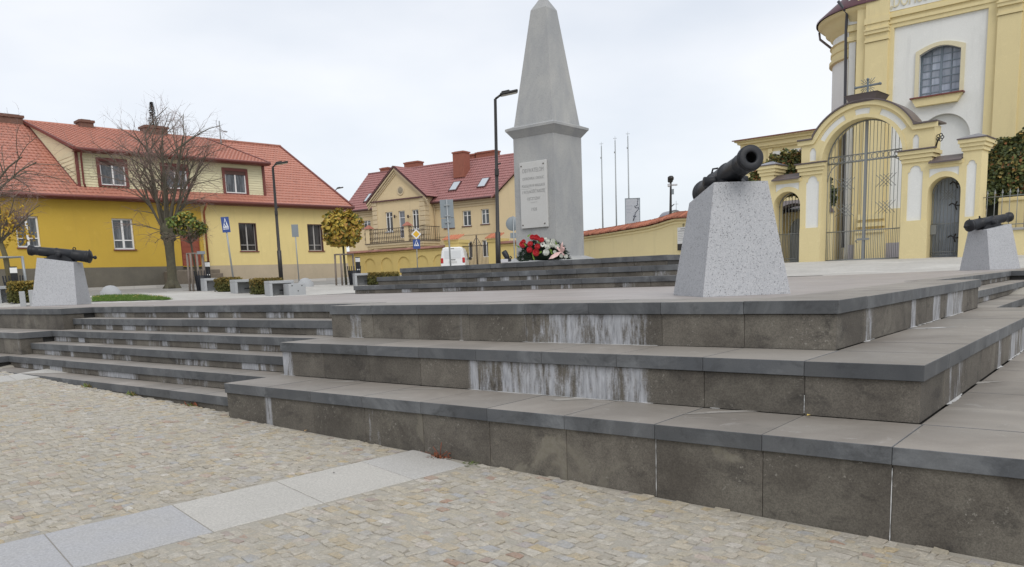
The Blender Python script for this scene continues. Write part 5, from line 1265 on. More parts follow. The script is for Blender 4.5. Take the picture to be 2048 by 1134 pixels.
h_ = (rA[1][0]-rA[0][0])/2; zs_ = max(b_ for _, b_ in rA)-h_
for i in range(9):
    xa = -h_+2*h_*i/9; xb = -h_+2*h_*(i+1)/9-.008; zt2 = zs_+math.sqrt(max(0, h_*h_-min(abs(xa), abs(xb))**2))*.98; MB().box(xa, 0, -.2, xb, .04, zt2+.05).build("plank", [M_DOORG], dg)
MB().box(-h_+.22, -.02, .5, h_-.22, 0, .56).box(-h_+.22, -.02, 1.0, h_-.22, 0, 1.06).box(-h_+.22, -.02, .5, -h_+.28, 0, 1.06).build("ledge", [M_DOORG], dg)
# little building seen through the left side arch
hb_s = (lA[0][0]+lA[1][0])/2-1.1
hb = thing("gatehouse", "small dark-roofed building with arched blue-grey door behind the left side gate", "building", GT.M @ Matrix.Translation((hb_s, 3.2, 0)))
ao = arch_poly(-.30, .50, -.5, 1.45, 12)
MB().plate([(-1.4, -.5), (.75, -.5), (.75, 2.2), (-1.4, 2.2)], [up_(ao)], 0, .2).build("wall", [M_CYEL], hb); MB().plate(up_(ao), (), .15, .2).build("door", [M_DOORG], hb)
ribbon(arc(.1, 1.45, .9, 10, 170, 14), -.5, 0, .1, 0).build("door_hood", [M_SLATE], hb)
MB().box(-1.4, .2, -.5, .75, 2, 2.2).build("rear", [M_CYEL], hb); MB().add([(-1.5, -.4, 2.1), (.8, -.4, 2.1), (.8, 1., 2.7), (-1.5, 1., 2.7), (-1.5, 2.1, 2.1), (.8, 2.1, 2.1)], [(0, 1, 2, 3), (3, 2, 5, 4), (0, 3, 4), (1, 5, 2)]).build("roof", [M_SLATE], hb)
# lantern on the attic's side
ln = thing("gate_lantern", "dark wrought-iron ornament on the right side of the gateway attic", "wall ornament", GT.M @ Matrix.Translation((xo1+.02, .2, gz(1872, 274))))
q_ = MB()
for k in range(5): a = k*1.256; q_.tube([(.12+.07*math.cos(a)+.05*math.cos(b_*.9), 0, .08*math.sin(a)+.05*math.sin(b_*.9)) for b_ in range(8)], .016, 5)
q_.tube([(0, 0, -.3), (.05, 0, -.1), (.1, 0, .0)], .03, 6); q_.build("scroll", [M_BLACK], ln)

# railing right of the gateway on its low wall
fw0 = rp1; fw1 = gs(2048)+2.5; zfw = gz(1990, 457)
rw = thing("low_wall", "low yellow wall with stone coping right of the gateway, below the railing", "wall", GT.M @ Matrix.Translation((fw0, .25, 0)))
MB().box(0, 0, -.6, fw1-fw0, .35, zfw-.08).build("wall_body", [M_CYEL], rw)
n_ = 6; 
for i in range(n_): a = (fw1-fw0)*i/n_; MB().cbox(a+.003, -.06, zfw-.08, a+(fw1-fw0)/n_-.003, .42, zfw, .01).build("coping_stone", [mat("grey_coping", (.33, .33, .32), .8)], rw)
rl = thing("railing", "grey iron railing with spear heads on the low wall right of the gateway", "railing", GT.M @ Matrix.Translation((fw0, .42, zfw)))
hr = gz(1990, 392)-zfw; Lr = fw1-fw0
for z in (.12, hr): bar_((0, 0, z), (Lr, 0, z), .018, rl, "rail")
for i in range(int(Lr/.215)):
    x = .12+.215*i; o_ = MB(); o_.bar((x, 0, 0), (x, 0, hr+.1), .013); o_.add([(x-.035, 0, hr+.1), (x, -.02, hr+.1), (x+.035, 0, hr+.1), (x, .02, hr+.1), (x, 0, hr+.24)], [(0, 1, 4), (1, 2, 4), (2, 3, 4), (3, 0, 4)]); o_.build("picket", [M_GIRON], rl)
bw_ = thing("churchyard_wall", "higher yellow wall with stepped top behind the railing at right", "wall", GT.M @ Matrix.Translation((fw0+.2, 1.5, 0)))
z1 = gz(1990, 398, 1.9); MB().plate([(0, -.5), (Lr, -.5), (Lr, z1+.25), (2.1, z1+.2), (1.5, z1+.2), (1.35, z1), (0, z1)], (), 0, .3).build("wall_body", [M_CYEL], bw_)
MB().box(0, -.05, z1-.12, 1.33, 0, z1-.04).build("band", [M_CYEL], bw_)

# ================================================================== WALL left of the gateway with tiled coping
B_ = GT.M @ Vector((lp0, .4, 0)); A_ = atD(1168, 510, 45.7); d_ = Vector((B_.x-A_.x, B_.y-A_.y, 0)); azw = math.atan2(d_.x, d_.y)
_o = A_.copy(); _o.z = .4; CW = Fr(_o, azw); Lw = d_.length
cw = thing("churchyard_wall", "long yellow churchyard wall with red tiled coping left of the gateway", "wall", CW.M)
prof = [(-7.0, CW(1168, 474.5)[1]-.0)] + [CW(u, v) for u, v in ((1168, 473.5), (1220, 466), (1260, 459.5), (1298, 453), (1322, 446.5), (1338, 441), (1352, 437.5), (1385, 436), (1420, 436))]
sT = prof[-1][0]; prof.append((Lw+.2, prof[-1][1]))
MB().plate([(-7, -1), (Lw+.2, -1)] + prof[::-1], (), 0, .45).build("wall_body", [M_CYEL], cw)
for k, (dz, p_) in enumerate(((-.16, .05), (-.02, .10))):
    vs = []; 
    for (x, z) in prof: vs += [(x, -p_, z+dz-.06), (x, -p_, z+dz+.02), (x, .0, z+dz+.02), (x, 0, z+dz-.06)]
    m_ = MB().add(vs, [(4*i+a, 4*i+(a+1) % 4, 4*i+4+(a+1) % 4, 4*i+4+a) for i in range(len(prof)-1) for a in range(4)]); m_._fix = True; m_.build("moulding", [M_CYEL], cw)
def pz(x): return interp(x, [a for a, _ in prof], [c for _, c in prof])
M_TILE = mat("orange_clay_tile", (.36, .13, .075), .85, noise=(5, .6, (.22, .085, .055)), vary=.3)
tl = MB(); prf = [(-.11, 0), (-.08, .055), (0, .085), (.08, .055), (.11, 0)]
for r_ in range(1):
    vs = [(x, -.22, z) for x, z in prf]+[(x*.85, .27, z+.24) for x, z in prf]; tl.add(vs, [(i, i+1, i+6, i+5) for i in range(4)]+[(0, 1, 2, 3, 4)])
tme = tl.mesh("clay_tile", [M_TILE]); tl2 = MB(); tl2.add([(x, .72, z) for x, z in prf]+[(x*.85, .23, z+.24) for x, z in prf], [(i+1, i, i+5, i+6) for i in range(4)]); tm2 = tl2.mesh("clay_tile", [M_TILE])
x = -6.9; k = 0
while x < Lw+.1:
    z = pz(x); sl = (pz(x+.1)-pz(x-.1))/.2
    M = Matrix.Translation((x, 0, z+.03+random.uniform(-.012, .02))) @ Matrix.Rotation(-math.atan(sl), 4, 'Y') @ Matrix.Rotation(random.uniform(-.08, .08), 4, 'Z')
    put("clay_tile", tme, cw, M); k += 1
    if k % 2 == 0: put("ridge_tile", tm2, cw, M)
    x += .20
rp_ = MB(); vs = []
for (x, z) in prof: vs += [(x, -.1, z-.02), (x, .12, z+.20), (x, .2, z+.34), (x, .32, z+.34), (x, .4, z+.24)]
rp_.add(vs, [(5*i+a, 5*i+a+1, 5*i+6+a, 5*i+5+a) for i in range(len(prof)-1) for a in range(4)]); rp_.build("ridge_mortar", [M_TILE], cw)
pt = thing("notice_board", "white notice board with printed lines and black lower panel on the yellow wall", "notice board", CW.M @ Matrix.Translation((CW(1368, 478)[0], -.03, 0)))
a, c = CW(1357, 478)[0]-CW(1368, 478)[0], CW(1384, 478)[0]-CW(1368, 478)[0]; zt1, zm1, zb1_ = CW(1368, 454)[1], CW(1368, 487)[1], CW(1368, 500)[1]
MB().box(a, -.03, zm1, c, .03, zt1).build("sheet", [mat("notice_white", (.66, .66, .65), .6)], pt); MB().box(a, -.032, zb1_, c, .03, zm1-.005).build("dark_panel", [M_BLACK], pt)
for txt, zz_, sz in (("PARAFIA", zt1-.10, .075), ("RZYMSKOKATOLICKA", zt1-.19, .06)):
    me = text_mesh(txt, sz, .001); me.materials.clear(); me.materials.append(M_BLACK); xs = [v_.co.x for v_ in me.vertices]; kk = (c-a)*(.5 if len(txt) < 9 else .86)/(max(xs)-min(xs))
    for v_ in me.vertices: v_.co.x *= kk
    put("lettering", me, pt, Matrix.Translation(((a+c)/2, -.033, zz_)) @ XZ)
for k in range(5): MB().box(a+.06, -.0325, zt1-.28-.075*k, a+.06+(c-a)*(.8, .35, .35, .5, .8)[k], -.0301, zt1-.28-.075*k+.012).build("print_line", [mat("print_grey", (.2, .2, .2), .8)], pt)
M_ORN = M_BLACK; MB().bar((-.02, 0, zt1), (-.02, 0, zt1+.22), .012).bar((-.1, 0, zt1+.1), (.08, 0, zt1+.1), .01).build("bracket", [M_ORN], pt)
# ================================================================== PLAZA, STREET, PAVEMENT beyond the terrace
def draped(name, pts_fn, na, nb, off, m, skip=None):
    vs = []; fs = []
    for j in range(nb+1):
        for i in range(na+1):
            x, y = pts_fn(i/na, j/nb); vs.append((x, y, G(x, y)+off))
    for j in range(nb):
        for i in range(na):
            q_ = (j*(na+1)+i, j*(na+1)+i+1, (j+1)*(na+1)+i+1, (j+1)*(na+1)+i)
            if skip and all(skip(vs[k][0], vs[k][1]) for k in q_): continue
            fs.append(q_)
    o = MB().add(vs, fs, 0, True).build(name, [m]); o['kind'] = 'structure'; return o
def m_plaza():
    m, t, p = newmat("pale_plaza_setts", .8, .3)
    g_ = t.nodes.new("ShaderNodeNewGeometry").outputs['Position']
    c = mixc(t, ramp(t, tnoise(t, g_, .5, 5, .6, .5), [(.4, (0, 0, 0)), (.65, (1, 1, 1))]), rgb(t, (.42, .405, .375)), rgb(t, (.51, .495, .46)))
    c = vmul(t, c, math_(t, 'MULTIPLY_ADD', tnoise(t, g_, 7, 5, .75), .7, .65)); t.links.new(c, p.inputs['Base Color']); addbump(t, p, tnoise(t, g_, 12, 4, .7), .3, .01); return m
def m_asph():
    m, t, p = newmat("grey_asphalt", .85, .3)
    g_ = t.nodes.new("ShaderNodeNewGeometry").outputs['Position']
    c = mixc(t, tnoise(t, vscale(t, g_, (1, .25, 1)), .7, 5, .65), rgb(t, (.20, .195, .185)), rgb(t, (.31, .30, .28)))
    c = vmul(t, c, math_(t, 'MULTIPLY_ADD', tnoise(t, g_, 60, 3, .8), .5, .75)); t.links.new(c, p.inputs['Base Color']); return m
M_PLAZA = m_plaza(); M_ASPH = m_asph()
H1i = H1.M.inverted()
eA = H1i @ atD(178, 586, 28.5); eB = H1i @ atD(387, 578, 30)      # front kerb of the street
tE = (eA.y+eB.y)/2
def edge(a):         # distance from the viewer to the edge of the plaza, azimuth a (deg, left +)
    dn = H1.n; dr_ = Vector((-math.sin(R(a)), math.cos(R(a)), 0)); tc_ = (H1i @ CAM).y
    k = dn.dot(dr_); e1 = (tE-tc_)/k if k > .2 else 99
    return min(e1, 44) if a > 12 else 44-(12-a)*.35
def polar(a0, a1, d0, d1):
    def f_(u, w_):
        a = a0+(a1-a0)*u; A = d0(a) if callable(d0) else d0; B = d1(a) if callable(d1) else d1; D_ = A+(B-A)*w_
        return CAM.x-math.sin(R(a))*D_, CAM.y+math.cos(R(a))*D_
    return f_
inplat = lambda x, y: (-15.2 < x < -.9 and .9 < y < 16) or y < .6 or (x > -1.2 and y < 17)
draped("plaza_paving", polar(88, -28, 13.5, edge), 120, 40, .0, M_PLAZA, inplat)
draped("street", polar(100, -5, edge, lambda a: edge(a)+26), 100, 30, -.004, M_ASPH)
kb = MB(); n_ = 60
for i in range(n_):
    s = -30+34*i/n_; s2_ = s+34/n_-.01
    p = [H1.M @ Vector((a, tE+b_, 0)) for a, b_ in ((s, -.07), (s2_, -.07), (s2_, .07), (s, .07))]
    m_ = MB().add([(q.x, q.y, G(q.x, q.y)-.05) for q in p]+[(q.x, q.y, G(q.x, q.y)+.035) for q in p], [(4, 5, 6, 7), (0, 1, 5, 4), (1, 2, 6, 5), (2, 3, 7, 6), (3, 0, 4, 7)])
    m_.build("kerb_stone", [mat("grey_kerb", (.36, .35, .33), .8, vary=.12)], bpy.data.objects["street"])
# pavement along the long house, with rough strip at its foot
def h1strip(t0, t1, s0=-30, s1=3):
    def f_(u, w_):
        q = H1.M @ Vector((s0+(s1-s0)*u, t0+(t1-t0)*w_, 0)); return q.x, q.y
    return f_
pvm = mat("worn_concrete_paving", (.36, .345, .32), .85, noise=[(1.2, .5, (.28, .27, .25)), (14, .3, (.2, .19, .17))])
draped("pavement", h1strip(-3.4, -.9), 60, 4, .09, pvm)
for i in range(34):
    s = -30+33*i/34
    p = [H1.M @ Vector((a, b_, 0)) for a, b_ in ((s+.005, -3.56), (s+.965, -3.56), (s+.965, -3.4), (s+.005, -3.4))]
    MB().add([(q.x, q.y, G(q.x, q.y)-.05) for q in p]+[(q.x, q.y, G(q.x, q.y)+.115) for q in p], [(4, 5, 6, 7), (0, 1, 5, 4), (1, 2, 6, 5), (2, 3, 7, 6), (3, 0, 4, 7)]).build("kerb_stone", [mat("pale_kerb", (.44, .42, .39), .8, vary=.15)], bpy.data.objects["pavement"])
draped("verge_soil", h1strip(-.9, .0), 60, 3, .06, mat("dark_soil", (.09, .075, .055), .95, noise=(4, .8, (.20, .18, .14)), bump=(12, .8, .04)))

# small grass plot by the left plinth
gp = [(185, 604), (345, 600), (322, 596), (280, 592), (215, 592.5), (186, 595)]
gpts = [hitG(u, v) for u, v in gp]
rg_ = random.Random(3); c_ = [(q.x, q.y) for q in gpts]
def inpoly(x, y, P):
    r_ = False
    for i in range(len(P)):
        (x1, y1), (x2, y2) = P[i], P[i-1]
        if (y1 > y) != (y2 > y) and x < (x2-x1)*(y-y1)/(y2-y1)+x1: r_ = not r_
    return r_
x0, x1 = min(a for a, _ in c_), max(a for a, _ in c_); y0, y1 = min(b_ for _, b_ in c_), max(b_ for _, b_ in c_)
mb = MB(); st_ = .22
for i in range(int((x1-x0)/st_)+1):
    for j in range(int((y1-y0)/st_)+1):
        a, b_ = x0+i*st_, y0+j*st_
        if inpoly(a+st_/2, b_+st_/2, c_): mb.add([(p, q, G(p, q)+.016) for p, q in ((a, b_), (a+st_, b_), (a+st_, b_+st_), (a, b_+st_))], [(0, 1, 2, 3)])
k = 0
while k < 16000:
    x, y = rg_.uniform(x0, x1), rg_.uniform(y0, y1)
    if not inpoly(x, y, c_): k += 1; continue
    h_ = rg_.uniform(.03, .08); a = rg_.uniform(0, 3.14); w_ = .008; z = G(x, y)+.01; lx, ly = rg_.uniform(-.03, .03), rg_.uniform(-.03, .03)
    mb.add([(x-w_*math.cos(a), y-w_*math.sin(a), z), (x+w_*math.cos(a), y+w_*math.sin(a), z), (x+lx, y+ly, z+h_)], [(0, 1, 2)]); k += 1
M_GRASS = mat("lawn_grass", (.085, .16, .025), .9, noise=(3, .6, (.14, .20, .045)))
tag(mb.build("grass_plot", [M_GRASS], kind='stuff'), "small patch of green grass with fallen leaves right of the far left plinth", "grass")
M_LEAFY = mat("fallen_yellow_leaf", (.55, .42, .12), .8, noise=(6, .5, (.45, .25, .08)))
M_LEAFR = mat("fallen_red_leaf", (.26, .07, .03), .8, noise=(6, .5, (.16, .06, .03)))
def leaf(mb, x, y, z, s, rnd):
    a = rnd.uniform(0, 6.28); t1, t2 = rnd.uniform(-.5, .5), rnd.uniform(-.5, .5)
    pts = [(-1, 0), (-.3, .55), (.5, .4), (1.1, 0), (.5, -.4), (-.3, -.55)]
    mb.add([(x+s*(p*math.cos(a)-q*math.sin(a)), y+s*(p*math.sin(a)+q*math.cos(a)), z+abs(s*(p*t1+q*t2))+.004) for p, q in pts], [(0, 1, 2, 3, 4, 5)])
mb = MB()
for _ in range(60):
    x, y = rg_.uniform(x0, x1), rg_.uniform(y0, y1)
    if inpoly(x, y, c_): leaf(mb, x, y, G(x, y)+.06, rg_.uniform(.03, .06), rg_)
tag(mb.build("fallen_leaves", [M_LEAFY], kind='stuff'), "pale yellow leaves fallen on the grass plot", "leaves")

# ================================================================== street furniture
M_CONC = mat("cast_concrete", (.40, .41, .42), .8, noise=[(2, .5, (.31, .32, .33)), (40, .3, (.27, .28, .28))], bump=(60, .3))
M_HOLE = M_BLACK
def gpos(u, D_, v=None):
    p = atD(u, v or 580, D_); return p.x, p.y, G(p.x, p.y)
face = lambda x, y: math.atan2(CAM.x-x, y-CAM.y)            # turn so local -Y looks at the viewer
def bench_parts(b_, w_=.72, h_=.42, d_=.46):
    MB().cbox(-w_/2, -d_/2, h_-.08, w_/2, d_/2, h_, .008).build("seat", [M_CONC], b_)
    for sg in (-1, 1): MB().cbox(sg*(w_/2-.04)-.04, -d_/2+.002, -.03, sg*(w_/2-.04)+.04, d_/2-.002, h_-.081, .006).build("leg", [M_CONC], b_)
    MB().cbox(-w_/2+.08, d_/2-.08, -.03, w_/2-.08, d_/2-.01, h_-.081, .004).build("back_panel", [M_CONC], b_)
    MB().box(w_/2-.34, -.0, .13, w_/2-.081, .05, .16).build("rod", [M_BLACK], b_)
def hedge_parts(h_, w_, d_, hh, n, cols, seed=1):
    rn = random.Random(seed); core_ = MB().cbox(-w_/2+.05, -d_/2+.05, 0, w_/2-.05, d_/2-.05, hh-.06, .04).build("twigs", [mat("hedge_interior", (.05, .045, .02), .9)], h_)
    mb = MB()
    for _ in range(n):
        f_ = rn.random()
        x, y, z = rn.uniform(-w_/2, w_/2), rn.uniform(-d_/2, d_/2), rn.uniform(.02, hh)
        if f_ < .45: y = -d_/2+rn.uniform(-.03, .06)
        elif f_ < .75: z = hh+rn.uniform(-.07, .035)
        elif f_ < .87: x = -w_/2+rn.uniform(-.03, .06)
        else: x = w_/2+rn.uniform(-.06, .03)
        s = rn.uniform(.014, .03); n_ = Vector((rn.gauss(0, 1), rn.gauss(0, 1), rn.gauss(0, 1)+.4)).normalized(); e_ = n_.orthogonal().normalized()*s; q = n_.cross(e_)
        p = Vector((x, y, z)); mi = 0 if z < hh*rn.uniform(.4, 1.1) else 1
        mb.add([p-e_*1.5, p+q*.8, p+e_*1.5, p-q*.8], [(0, 1, 2, 3)], mi)
    mb.build("foliage", cols, h_)
M_HG = mat("hedge_olive_leaf", (.075, .085, .02), .8, noise=(8, .6, (.13, .11, .03))); M_HY = mat("hedge_rusty_leaf", (.22, .15, .035), .8, noise=(8, .6, (.15, .13, .03)))
M_HY2 = mat("hedge_golden_leaf", (.30, .21, .04), .8, noise=(8, .6, (.2, .15, .03)))
def bench(u, D_, lb, w_=.72, rz=0, proto=[None]):
    x, y, z = gpos(u, D_); M = T(x, y, z, face(x, y)+rz)
    if proto[0] is None:
        proto[0] = thing("concrete_bench", lb, "bench", M, "block-like concrete benches on the plaza"); bench_parts(proto[0]); return proto[0]
    c = copy_tree(proto[0], M, lb); return c
bench(427, 29.2, "concrete bench in front of the litter bin and red door, leftmost in its row", rz=.35)
bench(489, 26.3, "concrete bench standing between two clipped hedges", rz=.35)
b3 = bench(559, 24.3, "concrete bench at the open end of the hedge row, beside the block with three holes", rz=.35)
bench(729, 29.3, "concrete bench beside the litter bin under the golden round tree", rz=.2)
bench(22, 24.5, "concrete bench under the litter bin at the far left edge", rz=.2)
x, y, z = gpos(590, 24.0); cb = thing("concrete_block", "pale concrete end block with three dark holes right of the benches", "block", T(x, y, z, face(x, y)+.35))
MB().cbox(-.25, -.2, -.05, .25, .26, .33, .008).build("block", [M_CONC], cb)
for a, c in ((-.15, .27), (.14, .27), (.02, .12)): MB().lathe([(0, 0), (.018, 0), (.018, .01)], Matrix.Translation((a, -.202, c)) @ Matrix.Rotation(R(-90), 4, 'X'), 8).build("hole", [M_BLACK], cb)
for u, D_, w_, hh, lb, cols, rz in ((458, 27.8, .72, .42, "clipped rusty green hedge between the two left concrete benches", [M_HG, M_HY], .3), (534, 25.4, .86, .44, "clipped hedge between the middle bench and the end bench", [M_HG, M_HY], .3),
        (768, 29.2, 1.05, .40, "clipped hedge beside the lower left end of the obelisk steps", [M_HG, M_HY], .1), (46, 23.6, .62, .5, "golden clipped hedge half hidden behind the far left plinth", [M_HG, M_HY2], .1)):
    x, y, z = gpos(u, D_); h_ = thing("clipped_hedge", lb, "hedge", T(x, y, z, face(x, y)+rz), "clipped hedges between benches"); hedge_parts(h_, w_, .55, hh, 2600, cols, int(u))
for u, lb in ((43, "small concrete upright in front of the golden hedge at far left"), (62, "small concrete upright touching the left side of the far left plinth")):
    x, y, z = gpos(u, 21.8); o_ = MB().cbox(-.06, -.05, -.03, .06, .3, .36, .01).build("concrete_upright", [M_CONC], None, T(x, y, z, face(x, y))); tag(o_, lb, "concrete post")
# litter bins
M_BIN = mat("black_bin_metal", (.014, .016, .022), .5)
def bin_(u, D_, lb, hang=False):
    x, y, z = gpos(u, D_); b_ = thing("litter_bin", lb, "bin", T(x, y, z, face(x, y)), "black slatted litter bins")
    MB().lathe([(0, .02), (.17, .02), (.19, .30), (.205, .52), (.195, .52), (.18, .3), (.16, .05)], n=20).build("liner", [M_BIN], b_)
    for k in range(16):
        a = k*math.pi/8; ca, sa = math.cos(a), math.sin(a); MB().add([(.175*ca-.012*sa, .175*sa+.012*ca, .0), (.175*ca+.012*sa, .175*sa-.012*ca, .0), (.235*ca+.012*sa, .235*sa-.012*ca, .68), (.235*ca-.012*sa, .235*sa+.012*ca, .68), (.19*ca-.012*sa, .19*sa+.012*ca, .0), (.19*ca+.012*sa, .19*sa-.012*ca, .0), (.25*ca+.012*sa, .25*sa-.012*ca, .68), (.25*ca-.012*sa, .25*sa+.012*ca, .68)], [(0, 1, 2, 3), (4, 5, 6, 7), (0, 4, 7, 3), (1, 5, 6, 2), (3, 2, 6, 7)]).build("slat", [M_BIN], b_)
    return b_
bin_(406, 29.4, "black slatted litter bin left of the leftmost bench, near the red door"); bin_(711, 29.6, "black slatted litter bin under the golden round tree"); bin_(29, 25.6, "black litter bin at the far left edge behind the first cannon")
# black bollards with a white band
def bollard(u, D_, vt, lb, proto=[None]):
    x, y, z = gpos(u, D_); zt_ = atD(u, vt, D_).z; M = T(x, y, z, face(x, y)); h_ = zt_-z
    b_ = thing("bollard", lb, "bollard", M, "black bollards with white band")
    MB().cbox(-.085, -.085, 0, .085, .085, h_-.18, .01).build("shaft", [M_BLACK], b_); MB().cbox(-.087, -.087, h_-.179, .087, .087, h_-.03, .004).build("white_band", [M_WHITE], b_)
    MB().cbox(-.09, -.09, h_-.029, .09, .09, h_, .004).build("cap", [M_BLACK], b_); MB().box(-.05, -.09, h_*.52, .06, -.086, h_*.56).build("sticker", [M_WHITE], b_)
bollard(419, 30.2, 523, "black bollard with white band behind the leftmost bench near the red door"); bollard(719, 30.5, 514, "black bollard with white band behind the bin under the golden tree"); bollard(32, 26.2, 533, "black bollard with white band at the far left above the first cannon")
# concrete domes
for u, D_, s, lb in ((221, 28, 1., "low concrete dome behind the grass plot at left"), (612, 30, .95, "low concrete dome behind the block with three holes")):
    x, y, z = gpos(u, D_); d_ = thing("concrete_dome", lb, "dome", T(x, y, z), "concrete domes along the plaza edge")
    MB().lathe([(.30*s, -.05), (.30*s, .13), (.27*s, .135)], n=28).build("drum", [M_CONC], d_); MB().lathe([(.27*s, .135), (.25*s, .17), (.19*s, .25), (.1*s, .295), (0, .31)], n=28).build("dome", [M_CONC], d_)
# signs
M_SIGNB = mat("sign_blue", (.03, .07, .25), .45); M_SIGNW = mat("sign_white", (.72, .73, .75), .45); M_SIGNG = mat("sign_back_grey", (.22, .25, .27), .5, .2); M_SIGNY = mat("sign_yellow", (.70, .42, .03), .45)
def pole_at(name, lb, cat, ut, vt, ub, D_, r_=.03, grp=None):
    """post whose top is seen at (ut, vt) and whose foot stands under (ub)"""
    x, y, z = gpos(ub, D_, 560); top = atD(ut, vt, D_); t_ = thing(name, lb, cat, T(x, y, z, face(x, y)), grp)
    loc = inv(t_) @ top; MB().tube([(0, 0, -.05), loc], r_, 10).build("post", [M_GALV], t_); return t_, loc
def tilt(loc): 
    d = Vector(loc).normalized(); return Matrix.Translation(Vector(loc)) @ Vector((0, 0, 1)).rotation_difference(d).to_matrix().to_4x4()
def ped_sign(parent, Mt, w_, h_):
    MB().cbox(-w_/2, -.05, -h_, w_/2, -.035, 0, .003).build("plate", [M_SIGNB], parent, Mt)
    p_ = parent.children if False else None
    MB().plate([(-w_*.36, -h_*.70), (w_*.36, -h_*.70), (0, -h_*.06)], (), -.054, -.051).build("white_triangle", [M_SIGNW], parent, Mt)
    b = MB(); hx = h_*.6; b.lathe([(0, 0), (.035*w_/.45, 0), (0, .001)], Matrix.Translation((w_*.0, -.0555, -h_*.27)) @ Matrix.Rotation(R(90), 4, 'X'), 8)
    b.plate([(-.03*w_/.45, -h_*.32), (.04*w_/.45, -h_*.32), (.03*w_/.45, -h_*.46), (.09*w_/.45, -h_*.63), (.05*w_/.45, -h_*.63), (0, -h_*.5), (-.06*w_/.45, -h_*.63), (-.10*w_/.45, -h_*.63), (-.035*w_/.45, -h_*.46), (-.08*w_/.45, -h_*.4)], (), -.0565, -.0545); b.build("walking_figure", [M_SIGNB], parent, Mt)
t_, loc = pole_at("crossing_sign", "blue pedestrian crossing sign on a leaning pole before the pale yellow wall", "road sign", 449, 434, 468, 33, .032)
ped_sign(t_, tilt(loc), .29, .58)
b = MB(); 
for k in range(3): b.box(-.10+.07*k, -.054, -.47, -.05+.07*k, -.051, -.43)
b.build("zebra_marks", [M_SIGNW], t_, tilt(loc))
t_, loc = pole_at("small_sign", "small grey back of a road sign before the pale yellow wall, right of the lamp", "road sign", 589, 449, 598, 36, .025)
MB().cbox(-.14, -.03, -.52, .14, -.018, 0, .003).build("plate", [M_SIGNG], t_, tilt(loc))
t_, loc = pole_at("double_sign", "two grey sign backs on a steel pole in front of the cream house and van", "road sign", 893, 399, 903, 37, .038)
M_ = tilt(loc); MB().cbox(-.31, .03, -.80, .29, .045, 0, .004).build("upper_plate", [M_SIGNG], t_, M_); MB().cbox(-.30, .03, -1.25, .30, .045, -.82, .004).build("lower_plate", [M_SIGNG], t_, M_)
for z in (-.25, -.72, -1.0): MB().box(-.12, -.045, z-.02, .12, .03, z+.02).build("clamp", [M_GALV], t_, M_)
t_, loc = pole_at("priority_sign", "yellow diamond priority sign above a blue crossing sign before the arched wall", "road sign", 832, 458, 836, 46, .028)
M_ = tilt(loc); d_ = .285; MB().plate([(0, -2*d_), (d_*.98, -d_), (0, 0), (-d_*.98, -d_)], (), -.045, -.03).build("white_diamond", [M_SIGNW], t_, M_); e_ = .19
MB().plate([(0, -d_-e_), (e_, -d_), (0, -d_+e_), (-e_, -d_)], (), -.049, -.0455).build("yellow_diamond", [M_SIGNY], t_, M_)
ped_sign(t_, M_ @ Matrix.Translation((0, 0, -2*d_)), .40, .52)
t_, loc = pole_at("round_sign", "grey back of a round road sign left of the obelisk plaque", "road sign", 1026, 432, 1031, 37, .028)
M_ = tilt(loc); MB().lathe([(0, 0), (.31, 0), (.32, .008), (.31, .016), (0, .016)], M_ @ Matrix.Translation((-.02, .06, -.34)) @ Matrix.Rotation(R(90), 4, 'X'), 28).build("disc", [M_SIGNG], t_); MB().cbox(-.16, .03, -.98, .14, .045, -.74, .003).build("small_plate", [M_SIGNG], t_, M_)
# street lamps
M_LAMPB = mat("black_lamp_paint", (.02, .018, .017), .4)
def lamp(ut, vt, ub, D_, lb, side=1, r0=.075, arm=.42, foot=None):
    x, y, z = gpos(ub, D_, 560); 
    top = atD(ut, vt, D_); l_ = thing("street_lamp", lb, "street lamp", T(x, y, z, face(x, y)), "slim black street lamps"); loc = inv(l_) @ top
    MB().tube([(0, 0, -.05), (loc.x*.3, loc.y*.3, loc.z*.3), (loc.x*.301, loc.y*.301, loc.z*.301+.01), loc], [r0, r0, r0*.72, r0*.55], 12).build("post", [M_LAMPB], l_)
    MB().tube([loc, (loc.x+side*.06, loc.y, loc.z+.04), (loc.x+side*arm*.5, loc.y, loc.z+.10)], .03, 8).build("arm", [M_LAMPB], l_)
    M_ = Matrix.Translation((loc.x+side*arm*.45, loc.y, loc.z+.09)) @ Matrix.Rotation(R(-10*side), 4, 'Y')
    MB().cbox(0 if side > 0 else -.5, -.13, -.02, .5 if side > 0 else 0, .13, .045, .02).cbox(.05 if side > 0 else -.28, -.09, .045, .28 if side > 0 else -.05, .09, .085, .015).build("lamp_head", [M_LAMPB], l_, M_)
    MB().box(.06*side, -.1, -.028, .46*side, .1, -.021).build("lens", [mat("lamp_lens", (.35, .35, .33), .3)], l_, M_)
    MB().tube([(loc.x*.66, -.0, loc.z*.66), (loc.x*.66+.12*side, 0, loc.z*.66+.03)], .025, 6).cbox(loc.x*.66-.06, -.06, loc.z*.62-.1, loc.x*.66+.06, .06, loc.z*.62+.08, .01).build("junction_box", [M_LAMPB], l_)
lamp(545.5, 334, 562.5, 33, "slim black street lamp before the pale yellow wall of the long house", 1, .085, .2)
lamp(990.5, 198, 997, 23, "tall black street lamp immediately left of the obelisk", 1, .075, .30)
lamp(671, 380, 675, 62, "distant grey street lamp whose head shows above the roof edge between the houses", 1, .07, .2)
